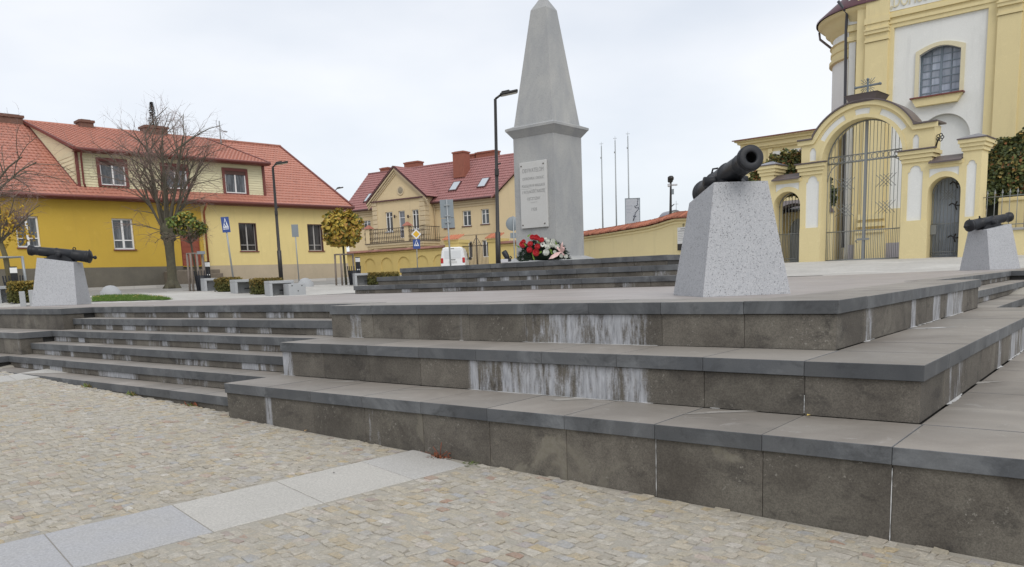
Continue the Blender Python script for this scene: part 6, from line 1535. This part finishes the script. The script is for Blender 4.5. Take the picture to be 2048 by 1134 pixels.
# flagpoles, banner, camera mast behind the churchyard wall
for ut, vt, D_, lb in ((1202.6, 287, 52, "leftmost and shortest of the three thin flagpoles behind the tiled wall"), (1230, 276, 52, "middle one of the three thin flagpoles behind the tiled wall"), (1255.5, 267, 52, "rightmost flagpole, standing behind the printed banner")):
    x, y, z = gpos(ut+4, D_, 500); top = atD(ut, vt, D_); f_ = thing("flagpole", lb, "flagpole", T(x, y, z, face(x, y)), "thin flagpoles behind the churchyard wall"); loc = inv(f_) @ top
    MB().tube([(0, 0, 0), (loc.x, loc.y, loc.z-.15)], [.055, .03], 8).build("pole", [M_GALV], f_)
    MB().bar((loc.x, loc.y, loc.z-.15), (loc.x, loc.y, loc.z+.1), .014).bar((loc.x-.12, loc.y, loc.z-.02), (loc.x+.12, loc.y, loc.z-.02), .012).build("finial_cross", [M_GALV], f_)
    MB().tube([(loc.x-.04, loc.y, loc.z-.9), (loc.x-.04, loc.y, loc.z-.8)], .035, 6).build("pulley", [M_GALV], f_)
BD = 48; x, y, z = gpos(1266, BD, 500); bn = thing("banner", "grey printed banner with rosary and cross in a steel frame above the wall", "banner", T(x, y, z, face(x, y)+.12))
bi = inv(bn); q0_ = bi @ atD(1251, 450, BD); q1_ = bi @ atD(1279.5, 395, BD); xa, xb, za, zb = q0_.x, q1_.x, q0_.z, q1_.z-.05
M_BAN = mat("banner_print", (.42, .44, .48), .7, noise=[(1.6, .6, (.32, .34, .39)), (5, .4, (.50, .52, .55))])
MB().box(xa, -.01, za, xb, .01, zb).build("sheet", [M_BAN], bn)
for xx in (xa, xb): MB().bar((xx, 0, -.0), (xx, 0, zb+.04), .03).build("post", [M_SIGNG], bn)
MB().bar((xa, 0, zb+.02), (xb, 0, zb+.02), .025).build("top_rail", [M_SIGNG], bn)
M_PRT = mat("banner_dark_print", (.10, .11, .14), .7); b = MB(); W_, H_ = xb-xa, zb-za
bead = [(.88, .97), (.86, .9), (.84, .82), (.86, .76), (.78, .73), (.66, .71), (.70, .66), (.80, .64), (.90, .66), (.92, .60), (.84, .55), (.76, .50), (.70, .45)]
for (a, c) in bead: b.lathe([(0, 0), (.035, 0), (0, .001)], Matrix.Translation((xa+W_*a, -.012, za+H_*c)) @ Matrix.Rotation(R(90), 4, 'X'), 7)
b.tube([(xa+W_*a, -.013, za+H_*c) for a, c in bead], .014, 4); b.tube([(xa+W_*.68, -.014, za+H_*.42), (xa+W_*.54, -.014, za+H_*.15)], .035, 4).tube([(xa+W_*.54, -.014, za+H_*.34), (xa+W_*.74, -.014, za+H_*.31)], .03, 4); b.build("rosary_print", [M_PRT], bn)
for k, wd in enumerate((.42, .34, .3)): MB().box(xa+W_*.08, -.0125, za+H_*(.72-.13*k), xa+W_*(.08+wd), -.0105, za+H_*(.72-.13*k)+.03).build("faint_line", [mat("faint_print", (.33, .35, .40), .7)], bn)
x, y, z = gpos(1343, 42, 500); cm = thing("camera_mast", "dark mast with surveillance cameras and floodlight behind the tiled wall", "mast", T(x, y, z, face(x, y))); ci = inv(cm); L_ = lambda u, v: ci @ atD(u, v, 42)
MB().tube([(0, 0, 0), L_(1341, 440), L_(1341.5, 378), L_(1341.5, 352)], [.07, .07, .05, .04], 8).build("post", [M_LAMPB], cm)
p = L_(1341, 360); MB().cbox(p.x-.14, -.1, p.z-.12, p.x+.12, .12, p.z+.18, .05).lathe([(0, -.1), (.13, -.06), (.15, .05), (.10, .14), (0, .16)], Matrix.Translation((p.x+.02, -.02, p.z+.05)), 12).build("camera_cluster", [M_LAMPB], cm)
p = L_(1350, 370); MB().cbox(p.x-.18, -.06, p.z-.03, p.x+.12, .06, p.z+.05, .02).build("camera", [mat("pale_camera_case", (.5, .5, .52), .5)], cm)
p = L_(1340, 368); MB().cbox(p.x-.12, -.08, p.z-.14, p.x+.02, .08, p.z+.02, .03).build("camera", [mat("pale_camera_case", (.5, .5, .52), .5)], cm)
p = L_(1345, 383); MB().cbox(p.x-.05, -.05, p.z-.14, p.x+.07, .05, p.z+.12, .01).build("control_box", [M_SIGNG], cm)
p = L_(1342, 414); MB().tube([p, p+Vector((.15, 0, .13))], .025, 6).build("bracket", [M_LAMPB], cm)
# little chapel roof peeping over the wall
x, y, z = gpos(1350, 47, 500); cp_ = thing("chapel", "small chapel with rounded gable and cross, only its top above the tiled wall", "chapel", T(x, y, z, face(x, y)+.4)); ci = inv(cp_); p = ci @ atD(1349, 422, 47)
MB().plate([(p.x-.42, 0), (p.x+.42, 0)]+arc(p.x, p.z-.42, .42, 0, 180, 14), (), -.02, .1).build("gable", [M_CWHT], cp_)
ribbon(arc(p.x, p.z-.42, .42, 0, 180, 14), -.1, 1.2, .06, 0).build("roof", [M_SLATE_T], cp_)
MB().bar((p.x+.1, 0, p.z), (p.x+.1, 0, p.z+.55), .012).bar((p.x-.02, 0, p.z+.38), (p.x+.22, 0, p.z+.38), .012).build("cross", [M_GALV], cp_)
# floodlight beside the obelisk
x, y = atD(1013, 520, 15.6).x, atD(1013, 520, 15.6).y; fl = thing("floodlight", "small black floodlight on a pale box at the obelisk's left foot", "floodlight", T(x, y, .51, face(x, y)))
MB().cbox(-.11, -.06, -.0, .03, .12, .07, .006).build("box", [mat("pale_box", (.5, .5, .52), .6)], fl)
MB().lathe([(0, -.08), (.035, -.08), (.05, -.02), (.055, .06), (.05, .10), (.043, .10), (0, .09)], Matrix.Translation((-.0, 0, .13)) @ Matrix.Rotation(R(-28), 4, 'Y') @ Matrix.Rotation(R(-8), 4, 'X'), 14).build("housing", [M_BIN], fl)
MB().cbox(-.06, -.05, .02, .09, .05, .08, .012).tube([(.07, 0, .06), (.10, 0, .10), (.07, 0, .12)], .014, 6).build("bracket", [M_BIN], fl)

# ================================================================== TREES
M_BARK = mat("lichened_bark", (.085, .08, .055), .95, noise=[(4, .7, (.05, .04, .03)), (9, .5, (.13, .12, .07))], bump=(22, .8, .03))
M_TWIG = mat("reddish_twig", (.25, .175, .15), .9); M_TWIG2 = mat("brown_limb", (.115, .10, .075), .9, noise=(6, .5, (.11, .10, .07)))
def branch(mb, rn, p, d, L_, r_, lvl, spread, droop, kids, m=0, seg=5, mtwig=1):
    pts = [p.copy()]; rs = [r_]; q = p.copy(); dd = d.normalized()
    for i in range(seg):
        j_ = .10+.06*lvl
        dd = (dd+Vector((rn.gauss(0, j_*.8), rn.gauss(0, j_*.8), rn.gauss(0, j_*.6)-droop*(i/seg)))).normalized(); q = q+dd*(L_/seg); pts.append(q.copy()); rs.append(r_*(1-(i+1)/seg*(.62 if lvl < 2 else .8)))
    mb.tube(pts, rs, 6 if lvl == 0 else (4 if lvl == 1 else 3), m if lvl < 2 else mtwig, cap=False)
    if lvl < len(kids):
        for k in range(kids[lvl]):
            f_ = rn.uniform(.25 if lvl else .18, 1.); i = min(seg-1, int(f_*seg)); a = pts[i].lerp(pts[i+1], f_*seg-i); t_ = (pts[i+1]-pts[i]).normalized()
            o_ = Vector((rn.gauss(0, 1), rn.gauss(0, 1), rn.gauss(0, .8))); o_ = (o_-t_*o_.dot(t_)).normalized()
            branch(mb, rn, a, (t_*(1-spread)+o_*spread).normalized(), L_*rn.uniform(.32, .58), max(.0035, r_*rn.uniform(.28, .42)), lvl+1, spread, droop*1.3, kids, m, max(3, seg-1), mtwig)
# pollarded linden before the long house
x, y, z = gpos(345, 36.5, 560); tr_ = thing("pollarded_tree", "big bare pollarded tree with knobbly trunk in front of the ochre house", "tree", T(x, y, z)); rn = random.Random(8)
MB().tube([(.0, 0, -.1), (0, 0, .0), (-.01, 0, .35), (.02, 0, 1.0), (-.02, .02, 1.7), (.0, 0, 2.2), (.02, 0, 2.42), (0, 0, 2.65)], [.44, .33, .20, .175, .185, .24, .31, .24], 14).tube([(.25, -.2, -.05), (.1, -.1, .3)], [.16, .1], 8).tube([(-.3, -.15, -.05), (-.1, -.05, .3)], [.16, .1], 8).build("trunk", [M_BARK], tr_)
kn = MB()
for k in range(22):
    a = rn.uniform(0, 6.28); zz_ = rn.uniform(2.0, 2.75); r_ = .2; kn.lathe([(0, -.1), (.09, -.05), (.12, .02), (.08, .09), (0, .12)], Matrix.Translation((r_*math.cos(a), r_*math.sin(a), zz_)) @ Matrix.Rotation(rn.uniform(-1, 1), 4, 'X'), 7)
kn.build("knuckles", [M_BARK], tr_)
nl = 13
for k in range(nl):
    a = 6.28*k/nl+rn.uniform(-.2, .2); out_ = rn.uniform(.12, .62); mb = MB()
    branch(mb, rn, Vector((.18*math.cos(a), .18*math.sin(a), rn.uniform(2.35, 2.7))), Vector((out_*math.cos(a), out_*math.sin(a), 1)), rn.uniform(3.3, 4.3)*(1-.3*out_), rn.uniform(.045, .08), 0, .5, .07, (9, 8, 3))
    mb.build("limb", [M_TWIG2, M_TWIG], tr_)
for k in range(12):
    a = rn.uniform(0, 6.28); mb = MB(); branch(mb, rn, Vector((.28*math.cos(a), .28*math.sin(a), rn.uniform(1.9, 2.5))), Vector((math.cos(a), math.sin(a), .25)), rn.uniform(1., 1.9), .022, 1, .5, .22, (0, 8, 3)); mb.build("shoot", [M_TWIG2, M_TWIG], tr_)
# bare tree just outside the left edge: its twigs reach into the picture
x, y, z = gpos(-42, 29, 560); t2 = thing("bare_tree", "bare tree at the left edge whose twigs hang over the ochre house", "tree", T(x, y, z)); rn = random.Random(9)
MB().tube([(0, 0, -.1), (0, 0, 1.2), (.02, 0, 2.3)], [.2, .15, .14], 10).build("trunk", [M_BARK], t2)
for k in range(9):
    a = 6.28*k/9+rn.uniform(-.2, .2); mb = MB(); branch(mb, rn, Vector((0, 0, 2.2)), Vector((.6*math.cos(a), .6*math.sin(a), .8)), rn.uniform(2.0, 2.9), .05, 0, .5, .14, (10, 8, 3)); mb.build("limb", [M_TWIG2, M_TWIG], t2)
# leafy crowns
def leafmass(name, parent, rn, mats, n, pick, s0, s1, droop=.3, weights=None):
    mb = MB()
    for _ in range(n):
        p, o_ = pick(rn); s = rn.uniform(s0, s1)
        nn = (o_*.7+Vector((rn.gauss(0, .6), rn.gauss(0, .6), rn.gauss(0, .6)+.2))).normalized(); e_ = nn.orthogonal().normalized(); e_ = (Matrix.Rotation(rn.uniform(0, 6.28), 3, nn) @ e_); q = nn.cross(e_)
        mi = rn.choices(range(len(mats)), weights)[0] if weights else rn.randrange(len(mats))
        mb.add([p-e_*s, p-e_*s*.2+q*s*.7, p+e_*s*.5+q*s*.5, p+e_*s*1.1, p+e_*s*.5-q*s*.5+nn*s*.2, p-e_*s*.2-q*s*.7], [(0, 1, 2, 3, 4, 5)], mi)
    return mb.build(name, mats, parent)
LG = [mat("leaf_yellow", (.42, .30, .045), .7), mat("leaf_olive", (.16, .15, .03), .7), mat("leaf_green", (.075, .10, .022), .7), mat("leaf_ochre", (.33, .18, .035), .7)]
GG = [mat("leaf_green", None), mat("leaf_midgreen", (.11, .16, .03), .7), mat("leaf_limegreen", (.20, .24, .05), .7)]
def clumps(rn, c_, rad, n, sub):
    cs = []
    while len(cs) < n:
        v_ = Vector((rn.uniform(-1, 1), rn.uniform(-1, 1), rn.uniform(-1, 1)))
        if .35 < v_.length < 1: cs.append(Vector((c_[0]+v_.x*rad[0], c_[1]+v_.y*rad[1], c_[2]+v_.z*rad[2])))
    C0 = Vector(c_)
    def pick(r):
        k = r.choice(cs); d_ = Vector((r.gauss(0, 1), r.gauss(0, 1), r.gauss(0, 1))).normalized(); p = k+d_*sub*r.uniform(.6, 1.); return p, (p-C0).normalized()*.6+d_*.4
    return pick
def guard(parent, r_, h_, posts, m, ring=True):
    for a in posts:
        MB().tube([(r_*1.05*math.cos(a), r_*1.05*math.sin(a), -.05), (r_*math.cos(a), r_*math.sin(a), h_)], .035, 8).build("stake", [m], parent)
    if ring:
        n_ = len(posts)
        for i in range(n_):
            a, c = posts[i], posts[(i+1) % n_]; 
            MB().bar((r_*math.cos(a), r_*math.sin(a), h_-.02), (r_*math.cos(c), r_*math.sin(c), h_-.02), .03).build("cross_rail", [m], parent)
M_STAKE = mat("grey_wooden_stake", (.24, .20, .17), .9, noise=(8, .5, (.15, .125, .105)))
x, y, z = gpos(691, 30.2, 560); rn = random.Random(21); zt_ = atD(692, 428, 30.2).z-z; zb_ = atD(692, 492, 30.2).z-z; rw_ = 38*30.2/FPX
t3 = thing("golden_tree", "young round-headed tree with yellow and olive leaves, staked, left of the arched wall", "tree", T(x, y, z, face(x, y)))
MB().tube([(.02, 0, -.05), (0, 0, 1.), (0, 0, zb_+.3)], [.045, .04, .035], 8).build("trunk", [M_BARK], t3); mb = MB()
for k in range(14): a = rn.uniform(0, 6.28); branch(mb, rn, Vector((0, 0, zb_+.15)), Vector((math.cos(a), math.sin(a), .8)), .75, .018, 1, .5, .03, (0, 5, 2))
mb.build("boughs", [M_TWIG2, M_TWIG], t3)
cz_ = (zt_+zb_)/2+.03; leafmass("crown", t3, rn, LG, 3600, clumps(rn, (0, 0, cz_), (rw_*.82, rw_*.8, (zt_-zb_)*.42), 24, .32), .055, .10, weights=(7, 3, 1.3, 2.5))
guard(t3, .34, zb_-.28, [R(a) for a in (200, 250, 20)], M_STAKE)
x, y, z = gpos(395, 29.6, 560); rn = random.Random(22); zt_ = atD(388, 432, 29.6).z-z; zb_ = atD(388, 478, 29.6).z-z
t4 = thing("green_tree", "young green-leaved tree in a wooden stake guard before the red door", "tree", T(x, y, z, face(x, y)))
MB().tube([(0, 0, -.05), (-.05, 0, 1.), (-.13, 0, zb_+.3)], [.04, .035, .03], 8).build("trunk", [M_BARK], t4); mb = MB()
for k in range(20): a = rn.uniform(0, 6.28); branch(mb, rn, Vector((-.12, 0, zb_-.15)), Vector((math.cos(a), math.sin(a), .75)), .75, .014, 1, .5, .02, (0, 6, 2))
mb.build("boughs", [M_TWIG2, M_TWIG], t4)
leafmass("crown", t4, rn, GG+[LG[0]], 2300, clumps(rn, (-.12, 0, (zt_+zb_)/2+.05), (.56, .5, (zt_-zb_)*.42), 20, .21), .035, .065, weights=(3, 3, 2, 1.6))
guard(t4, .26, atD(392, 506, 29.6).z-z, [R(a) for a in (190, 235, 280, 325, 20)], M_STAKE)
MB().cbox(.06, -.32, 1.22, .32, -.29, 1.32, .004).build("nameplate", [M_SIGNG], t4)
x, y, z = gpos(17, 26.5, 560); rn = random.Random(23)
t5 = thing("yellow_tree", "young tree with sparse bright yellow leaves in a steel guard at the left edge", "tree", T(x, y, z, face(x, y)))
MB().tube([(.05, 0, -.05), (0, 0, 1.2), (-.1, 0, 1.75)], [.075, .07, .06], 8).build("trunk", [mat("olive_bark", (.15, .13, .07), .9, noise=(6, .6, (.09, .08, .05)))], t5); mb = MB()
for k in range(16): a = rn.uniform(0, 6.28); branch(mb, rn, Vector((-.1, 0, 1.55)), Vector((.8*math.cos(a), .8*math.sin(a), .9)), rn.uniform(1.0, 1.6), .03, 1, .5, .02, (0, 8, 4))
mb.build("boughs", [M_TWIG2, M_TWIG], t5)
leafmass("crown", t5, rn, [mat("leaf_bright_yellow", (.55, .36, .03), .7), LG[3]], 420, clumps(rn, (.1, 0, 2.1), (.75, .6, .65), 30, .16), .03, .055, weights=(5, 1))
guard(t5, .42, atD(20, 513, 26.5).z-z, [R(a) for a in (200, 340, 90)], M_GALV)
# spruce whose tip shows over the roof
x, y, z = gpos(322, 66, 400); rn = random.Random(31); h_ = atD(318, 204, 66).z-z
t6 = thing("spruce", "dark spruce whose tip shows above the chimney of the long house", "tree", T(x, y, z)); MB().tube([(0, 0, 0), (0, 0, h_)], [.25, .03], 8).build("trunk", [M_BARK], t6); mb = MB()
for k in range(5200):
    f_ = rn.random()**.6; zz_ = 2+(h_-2)*f_; R_ = (1-f_)*2.6*(.72+.28*math.sin(zz_*8))+.05; a = rn.uniform(0, 6.28); r_ = R_*rn.uniform(.2, 1)**.5; p = Vector((r_*math.cos(a), r_*math.sin(a), zz_-.25*r_)); e_ = Vector((math.cos(a), math.sin(a), -.2))*.13; q = Vector((-math.sin(a), math.cos(a), 0))*.035
    mb.add([p-q, p+e_, p+q], [(0, 1, 2)])
mb.build("crown", [mat("spruce_needles", (.03, .045, .025), .85)], t6)

# creeper-covered arbours behind the gateway
CRV = [mat("creeper_dark_green", (.045, .06, .018), .7), mat("creeper_green", (.10, .12, .03), .7), mat("creeper_olive", (.17, .15, .04), .7), mat("creeper_rust", (.24, .10, .035), .7), mat("creeper_gold", (.33, .22, .06), .7)]
def arbour(name, lb, P, w_, d_, h_, seed, n, topfn, wts, openz=0., kb=0.):
    rn = random.Random(seed); t_ = thing(name, lb, "climbing plant", P)
    b_ = MB(); N_ = 14; rows = [[(w_*i/N_, y_, topfn(i/N_)*k) for i in range(N_+1)] for (y_, k) in ((.35, kb), (.22, .8), (.5, .95), (d_-.3, .95), (d_-.3, kb))]
    W = N_+1; b_.add([p for r_ in rows for p in r_], [(j*W+i, j*W+i+1, (j+1)*W+i+1, (j+1)*W+i) for j in range(4) for i in range(N_)]); b_.add([rows[j][0] for j in range(5)]+[rows[j][N_] for j in range(5)], [(0, 1, 2, 3, 4), (5, 6, 7, 8, 9)]); b_.build("dark_core", [mat("creeper_interior", (.012, .014, .008), .95)], t_)  # near-black shell filling the inside of the leaf mass
    def pick(r):
        u_ = r.random(); T_ = topfn(u_); z = T_*(openz+(1-openz)*r.random()**.75); bulge = .25*math.sin(u_*17)+.18*math.sin(u_*31+z*3)
        f_ = z/T_
        if r.random() < .3: return Vector((w_*u_, r.uniform(.1, d_-.1), T_+r.uniform(-.15, .14)+.1*math.sin(u_*40))), Vector((0, -.3, 1))
        y_ = (.0 if f_ < .75 else (f_-.75)*1.6)-.12*bulge+r.uniform(-.1, .12)
        if r.random() < .12: return Vector((r.uniform(-.12, .08), r.uniform(0, d_), z/T_*topfn(0))), Vector((-1, 0, .2))
        return Vector((w_*u_, y_, z)), Vector((0, -1, .3))
    leafmass("foliage", t_, rn, CRV, n, pick, .05, .10, weights=wts); return t_
hp_ = CH.M.inverted() @ atD(2040, 300, 38); P = atD(1972, 380, 38); P.z = .45
zt_ = atD(2040, 250, 38).z-.45; z0_ = atD(1975, 306, 38).z-.45
arbour("creeper_arbour", "large arbour overgrown with green and russet creeper behind the railing at right", Matrix.Translation(P) @ Matrix.Rotation(R(-2), 4, 'Z'), 6.5, 2.5, zt_, 41, 15000, lambda u_: z0_+(zt_-z0_+.4)*math.sin(min(1, u_*1.7)*1.57)**.8+.06*math.sin(u_*30), (7, 6, 3, .8, .5), .46)
P = atD(1492, 350, 35); P.z = .4; zt_ = atD(1560, 312, 35).z-.4
arbour("creeper_hedge", "dark creeper growing over the wall between cannon muzzle and gateway", Matrix.Translation(P) @ Matrix.Rotation(R(-3), 4, 'Z'), 2.75, 1.2, zt_, 42, 3800, lambda u_: zt_*(.80+.20*math.sin(min(1, u_*1.35+.05)*1.9))+.05*math.sin(u_*25), (3, 5, 4, 1.5, 1.5), .6, .62)
P = atD(1660, 400, 39); z_ = .5; rn = random.Random(44); iv = thing("wall_ivy", "dark evergreen climbing plant seen through the left leaf of the great gate", "climbing plant", T(P.x, P.y, z_))
za_, zb2_ = atD(1660, 422, 39).z-z_, atD(1660, 352, 39).z-z_
MB().tube([(0, 0, 0), (.05, 0, za_), (0, 0, zb2_-.2)], .04, 6).build("stem", [M_BARK], iv); leafmass("foliage", iv, rn, CRV[:2], 700, clumps(rn, (.0, 0, (za_+zb2_)/2), (.28, .2, (zb2_-za_)*.48), 14, .14), .04, .07)

# ================================================================== WREATH on the obelisk steps
WP = atD(1087, 512, 15.75); wr_ = thing("wreath", "funeral spray of red and white roses with pink lily before the obelisk", "wreath", T(WP.x, WP.y, .53, face(WP.x, WP.y)-.25)); wi = inv(wr_); rn = random.Random(51)
def wl(u, v, dy=0.): 
    p = wi @ atD(u, v, 15.75); return Vector((p.x, p.y+dy, p.z))
M_FIR = mat("fir_green", (.012, .03, .014), .8); M_LG = mat("fresh_leaf", (.16, .27, .04), .6)
MB().lathe([(0, -.0), (.30, .02), (.42, .1), (.36, .2), (.2, .3), (0, .34)], Matrix.Translation((0, .12, .0)) @ Matrix.Diagonal((1.05, .4, 1, 1)), 18).build("moss_body", [M_FIR], wr_)
mb = MB()
for _ in range(1500):
    a = rn.uniform(-.05, 3.2); r_ = rn.uniform(.05, 1)**.5; p = Vector((.50*r_*math.cos(a), -.02-.10*(1-r_)+rn.uniform(-.05, .05), .02+.36*r_*math.sin(a))); d_ = Vector((math.cos(a), rn.uniform(-.8, .2), math.sin(a)*.7+rn.uniform(-.4, .4))).normalized()*rn.uniform(.04, .08); q = d_.cross(Vector((0, 1, .3))).normalized()*.008
    mb.add([p-q, p+d_, p+q], [(0, 1, 2)])
mb.build("fir_twigs", [M_FIR], wr_)
k_ = .06104
def W_(a, c): return (1025+a*k_, 465+c*k_)
roses = [(345, 390, 0, 1.2), (625, 375, 0, 1.), (890, 465, 0, 1.), (600, 565, 0, 1.05), (835, 660, 0, 1.25), (380, 300, 0, .8), (1040, 250, 0, .9), (840, 170, 0, 1.), (700, 160, 0, .9), (910, 200, 0, .8),
         (1240, 455, 1, 1.1), (1185, 655, 1, 1.15), (1400, 390, 1, 1.1), (1415, 300, 1, .9), (1550, 470, 1, .9), (1240, 290, 1, .8), (1170, 220, 1, .6), (1470, 640, 1, .6), (1690, 770, 1, .7), (1840, 790, 1, .7)]
M_ROSE = mat("red_rose", (.60, .05, .06), .5, noise=(30, .5, (.38, .02, .03))); M_WROSE = mat("white_rose", (.72, .73, .68), .55, noise=(30, .4, (.55, .58, .5)))
def rose_mesh(m):
    mb = MB(); 
    for ring, (r_, z_, n_, tl_) in enumerate(((.012, .03, 3, .2), (.024, .022, 5, .5), (.034, .010, 6, .9), (.042, -.004, 7, 1.2))):
        for i in range(n_):
            a = 6.28*i/n_+ring*.6; c_ = Vector((r_*math.cos(a)*.75, r_*math.sin(a)*.75, z_-.015)); o_ = Vector((math.cos(a), math.sin(a), 0)); tn = Vector((-math.sin(a), math.cos(a), 0)); w_ = .018+.006*ring; h_ = .03
            up2 = (Vector((0, 0, 1))+o_*tl_).normalized()
            mb.add([c_-tn*w_*.6, c_+tn*w_*.6, c_+tn*w_+up2*h_*.7-o_*.003, c_+up2*h_+o_*.004, c_-tn*w_+up2*h_*.7-o_*.003], [(0, 1, 2, 3, 4)])
    mb.lathe([(0, -.03), (.028, -.015), (.034, .0), (.022, .018), (0, .024)], None, 10); return mb.mesh("rose", [m])
rm_ = (rose_mesh(M_ROSE), rose_mesh(M_WROSE))
for (a, c, w2_, s) in roses:
    p = wl(*W_(a, c), -.02); 
    M_ = Matrix.Translation((p.x, -.10-.10*max(0, 1-abs(p.x)/.6), p.z)) @ Matrix.Rotation(R(82+rn.uniform(-14, 14)), 4, 'X') @ Matrix.Rotation(rn.uniform(0, 6), 4, 'Z') @ Matrix.Scale(s*1.0, 4); put("rose", rm_[w2_], wr_, M_)
p = wl(*W_(1068, 395)); mb = MB(); c_ = Vector((p.x, -.17, p.z))
for i in range(11):
    a = 6.28*i/11; o_ = Vector((math.cos(a), -.15, math.sin(a))); tn = Vector((-math.sin(a), 0, math.cos(a))); mb.add([c_+o_*.012-tn*.006, c_+o_*.012+tn*.006, c_+o_*.04+tn*.014, c_+o_*.055, c_+o_*.04-tn*.014], [(0, 1, 2, 3, 4)])
da = mb.build("anemone", [M_WROSE], wr_); MB().lathe([(0, .012), (.010, .008), (.013, 0)], Matrix.Translation(c_+Vector((0, -.004, 0))) @ Matrix.Rotation(R(90), 4, 'X'), 10).build("dark_centre", [M_BLACK], da)
M_LILY = mat("pink_lily", (.66, .40, .38), .5, noise=(14, .6, (.75, .66, .62)))
mb = MB(); c_ = wl(*W_(1690, 640)); c_.y = -.16
for (tx, tz, wd) in ((1280, 880, .045), (1760, 310, .026), (1560, 470, .024), (1820, 480, .045), (1850, 780, .022)):
    e_ = wl(*W_(tx, tz)); e_.y = -.20; d_ = e_-c_; s_ = d_.cross(Vector((0, 1, 0))).normalized()*wd
    mb.add([c_-s_*.25, c_+s_*.25, c_+d_*.35+s_*.9+Vector((0, -.02, 0)), c_+d_*.7+s_*.75+Vector((0, -.03, 0)), e_, c_+d_*.7-s_*.75+Vector((0, -.01, 0)), c_+d_*.35-s_*.9], [(0, 1, 2, 6), (2, 3, 5, 6), (3, 4, 5)])
mb.build("lily", [M_LILY], wr_)
for (a, c, a2, c2) in ((760, 860, 700, 700), (1000, 640, 900, 720), (480, 430, 420, 360), (1390, 690, 1320, 600), (1370, 600, 1290, 540), (240, 480, 160, 430), (560, 130, 640, 60), (930, 330, 900, 230), (1540, 380, 1500, 300)):
    p0, p1 = wl(*W_(a, c)), wl(*W_(a2, c2)); p0.y = p1.y = -.17; d_ = p1-p0; s_ = d_.cross(Vector((0, 1, 0))).normalized()*.018; MB().add([p0-d_*.4, p0+s_, p1+d_*.4, p0-s_+Vector((0, -.015, 0))], [(0, 1, 2, 3)]).build("leaf", [M_LG], wr_)
mb = MB(); mb.tube([wl(1043, 507), wl(1046, 513), wl(1051, 520)], .0035, 4); mb.build("wire", [M_BLACK], wr_)

# ================================================================== weeds, leaves and chips along the foot of the steps
rn = random.Random(61)
def tuft(u, v, yy_, lb, mats, n, s, red=False):
    p = atY(u, v, yy_); p.z = G(p.x, p.y); t_ = MB()
    for _ in range(n):
        q = Vector((rn.gauss(0, .045), -abs(rn.gauss(0, .03))-.01, 0)); h_ = rn.uniform(.02, .07)*s; a = rn.uniform(0, 6.28); w_ = rn.uniform(.006, .013)*s; tp = Vector((rn.gauss(0, .03), rn.gauss(-.01, .03), h_))
        sd_ = Vector((math.cos(a), math.sin(a), 0))*w_; t_.add([q, q+tp*.5+sd_, q+tp, q+tp*.5-sd_], [(0, 1, 2, 3)], rn.randrange(len(mats)))
    if red:
        for (dx, dz) in ((-.05, .09), (.04, .13), (.09, .06)): t_.tube([(0, -.02, 0), (dx*.5, -.03, dz*.6), (dx, -.04, dz)], .0025, 4, 0)
        for _ in range(16): leaf(t_, rn.gauss(0, .06), -.03+rn.gauss(0, .03), rn.uniform(.0, .05), rn.uniform(.010, .020), rn)
    o_ = t_.build("weed", mats, None, Matrix.Translation(p)); tag(o_, lb, "weed", None)
W1 = [mat("weed_green", (.10, .14, .03), .8), mat("weed_dry", (.28, .22, .08), .8)]
tuft(183, 783, -1.17, "small green weed at the foot of the bottom step, farthest to the left", W1, 40, 1.0)
tuft(272, 800, -1.17, "small yellow-green weed at the foot of the bottom step, second from the left", W1, 40, 1.0)
tuft(390, 826, -1.17, "weed with brown leaves at the foot of the bottom step, near its right end", [W1[0], M_LEAFR], 30, .9)
tuft(884, 915, -1.34, "tuft of red-brown dry leaves and stems against the lowest wall", [M_LEAFR, mat("dry_brown_leaf", (.12, .07, .03), .8)], 34, .8, True)
tuft(950, 930, -1.34, "tiny moss tuft against the lowest wall right of the red leaves", [W1[0]], 26, .5)
def one_leaf(u, v, zz_, m, s, lb):
    p = atz(u, v, zz_) if zz_ is not None else None
    if p is None:
        p = atz(u, v, -1.08); p.z = G(p.x, p.y)+.012
    mb = MB(); leaf(mb, 0, 0, .004, s, rn); o_ = mb.build("fallen_leaf", [m], None, Matrix.Translation(p)); tag(o_, lb, "leaf")
one_leaf(612, 872, None, mat("pale_brown_leaf", (.40, .26, .12), .8), .022, "pale brown leaf on the cobbles left of the slab strip's far end")
one_leaf(668, 948, None, mat("dark_chip", (.05, .045, .04), .8), .012, "small dark stone chip lying on the granite slab strip")
one_leaf(1218, 832, -.679, M_LEAFY, .022, "yellow leaf on the lowest tread below the longest lime streaks") if False else one_leaf(1618, 834, -.679, M_LEAFY, .022, "yellow leaf on the lowest tread close under the middle tier's wall")
one_leaf(70, 676, -.849, M_LEAFR, .03, "reddish leaves on the bottom step at the far left") if False else None
one_leaf(1853, 660, -.339, mat("dark_chip", None), .014, "dark chip on the middle tread near the white lime stain")
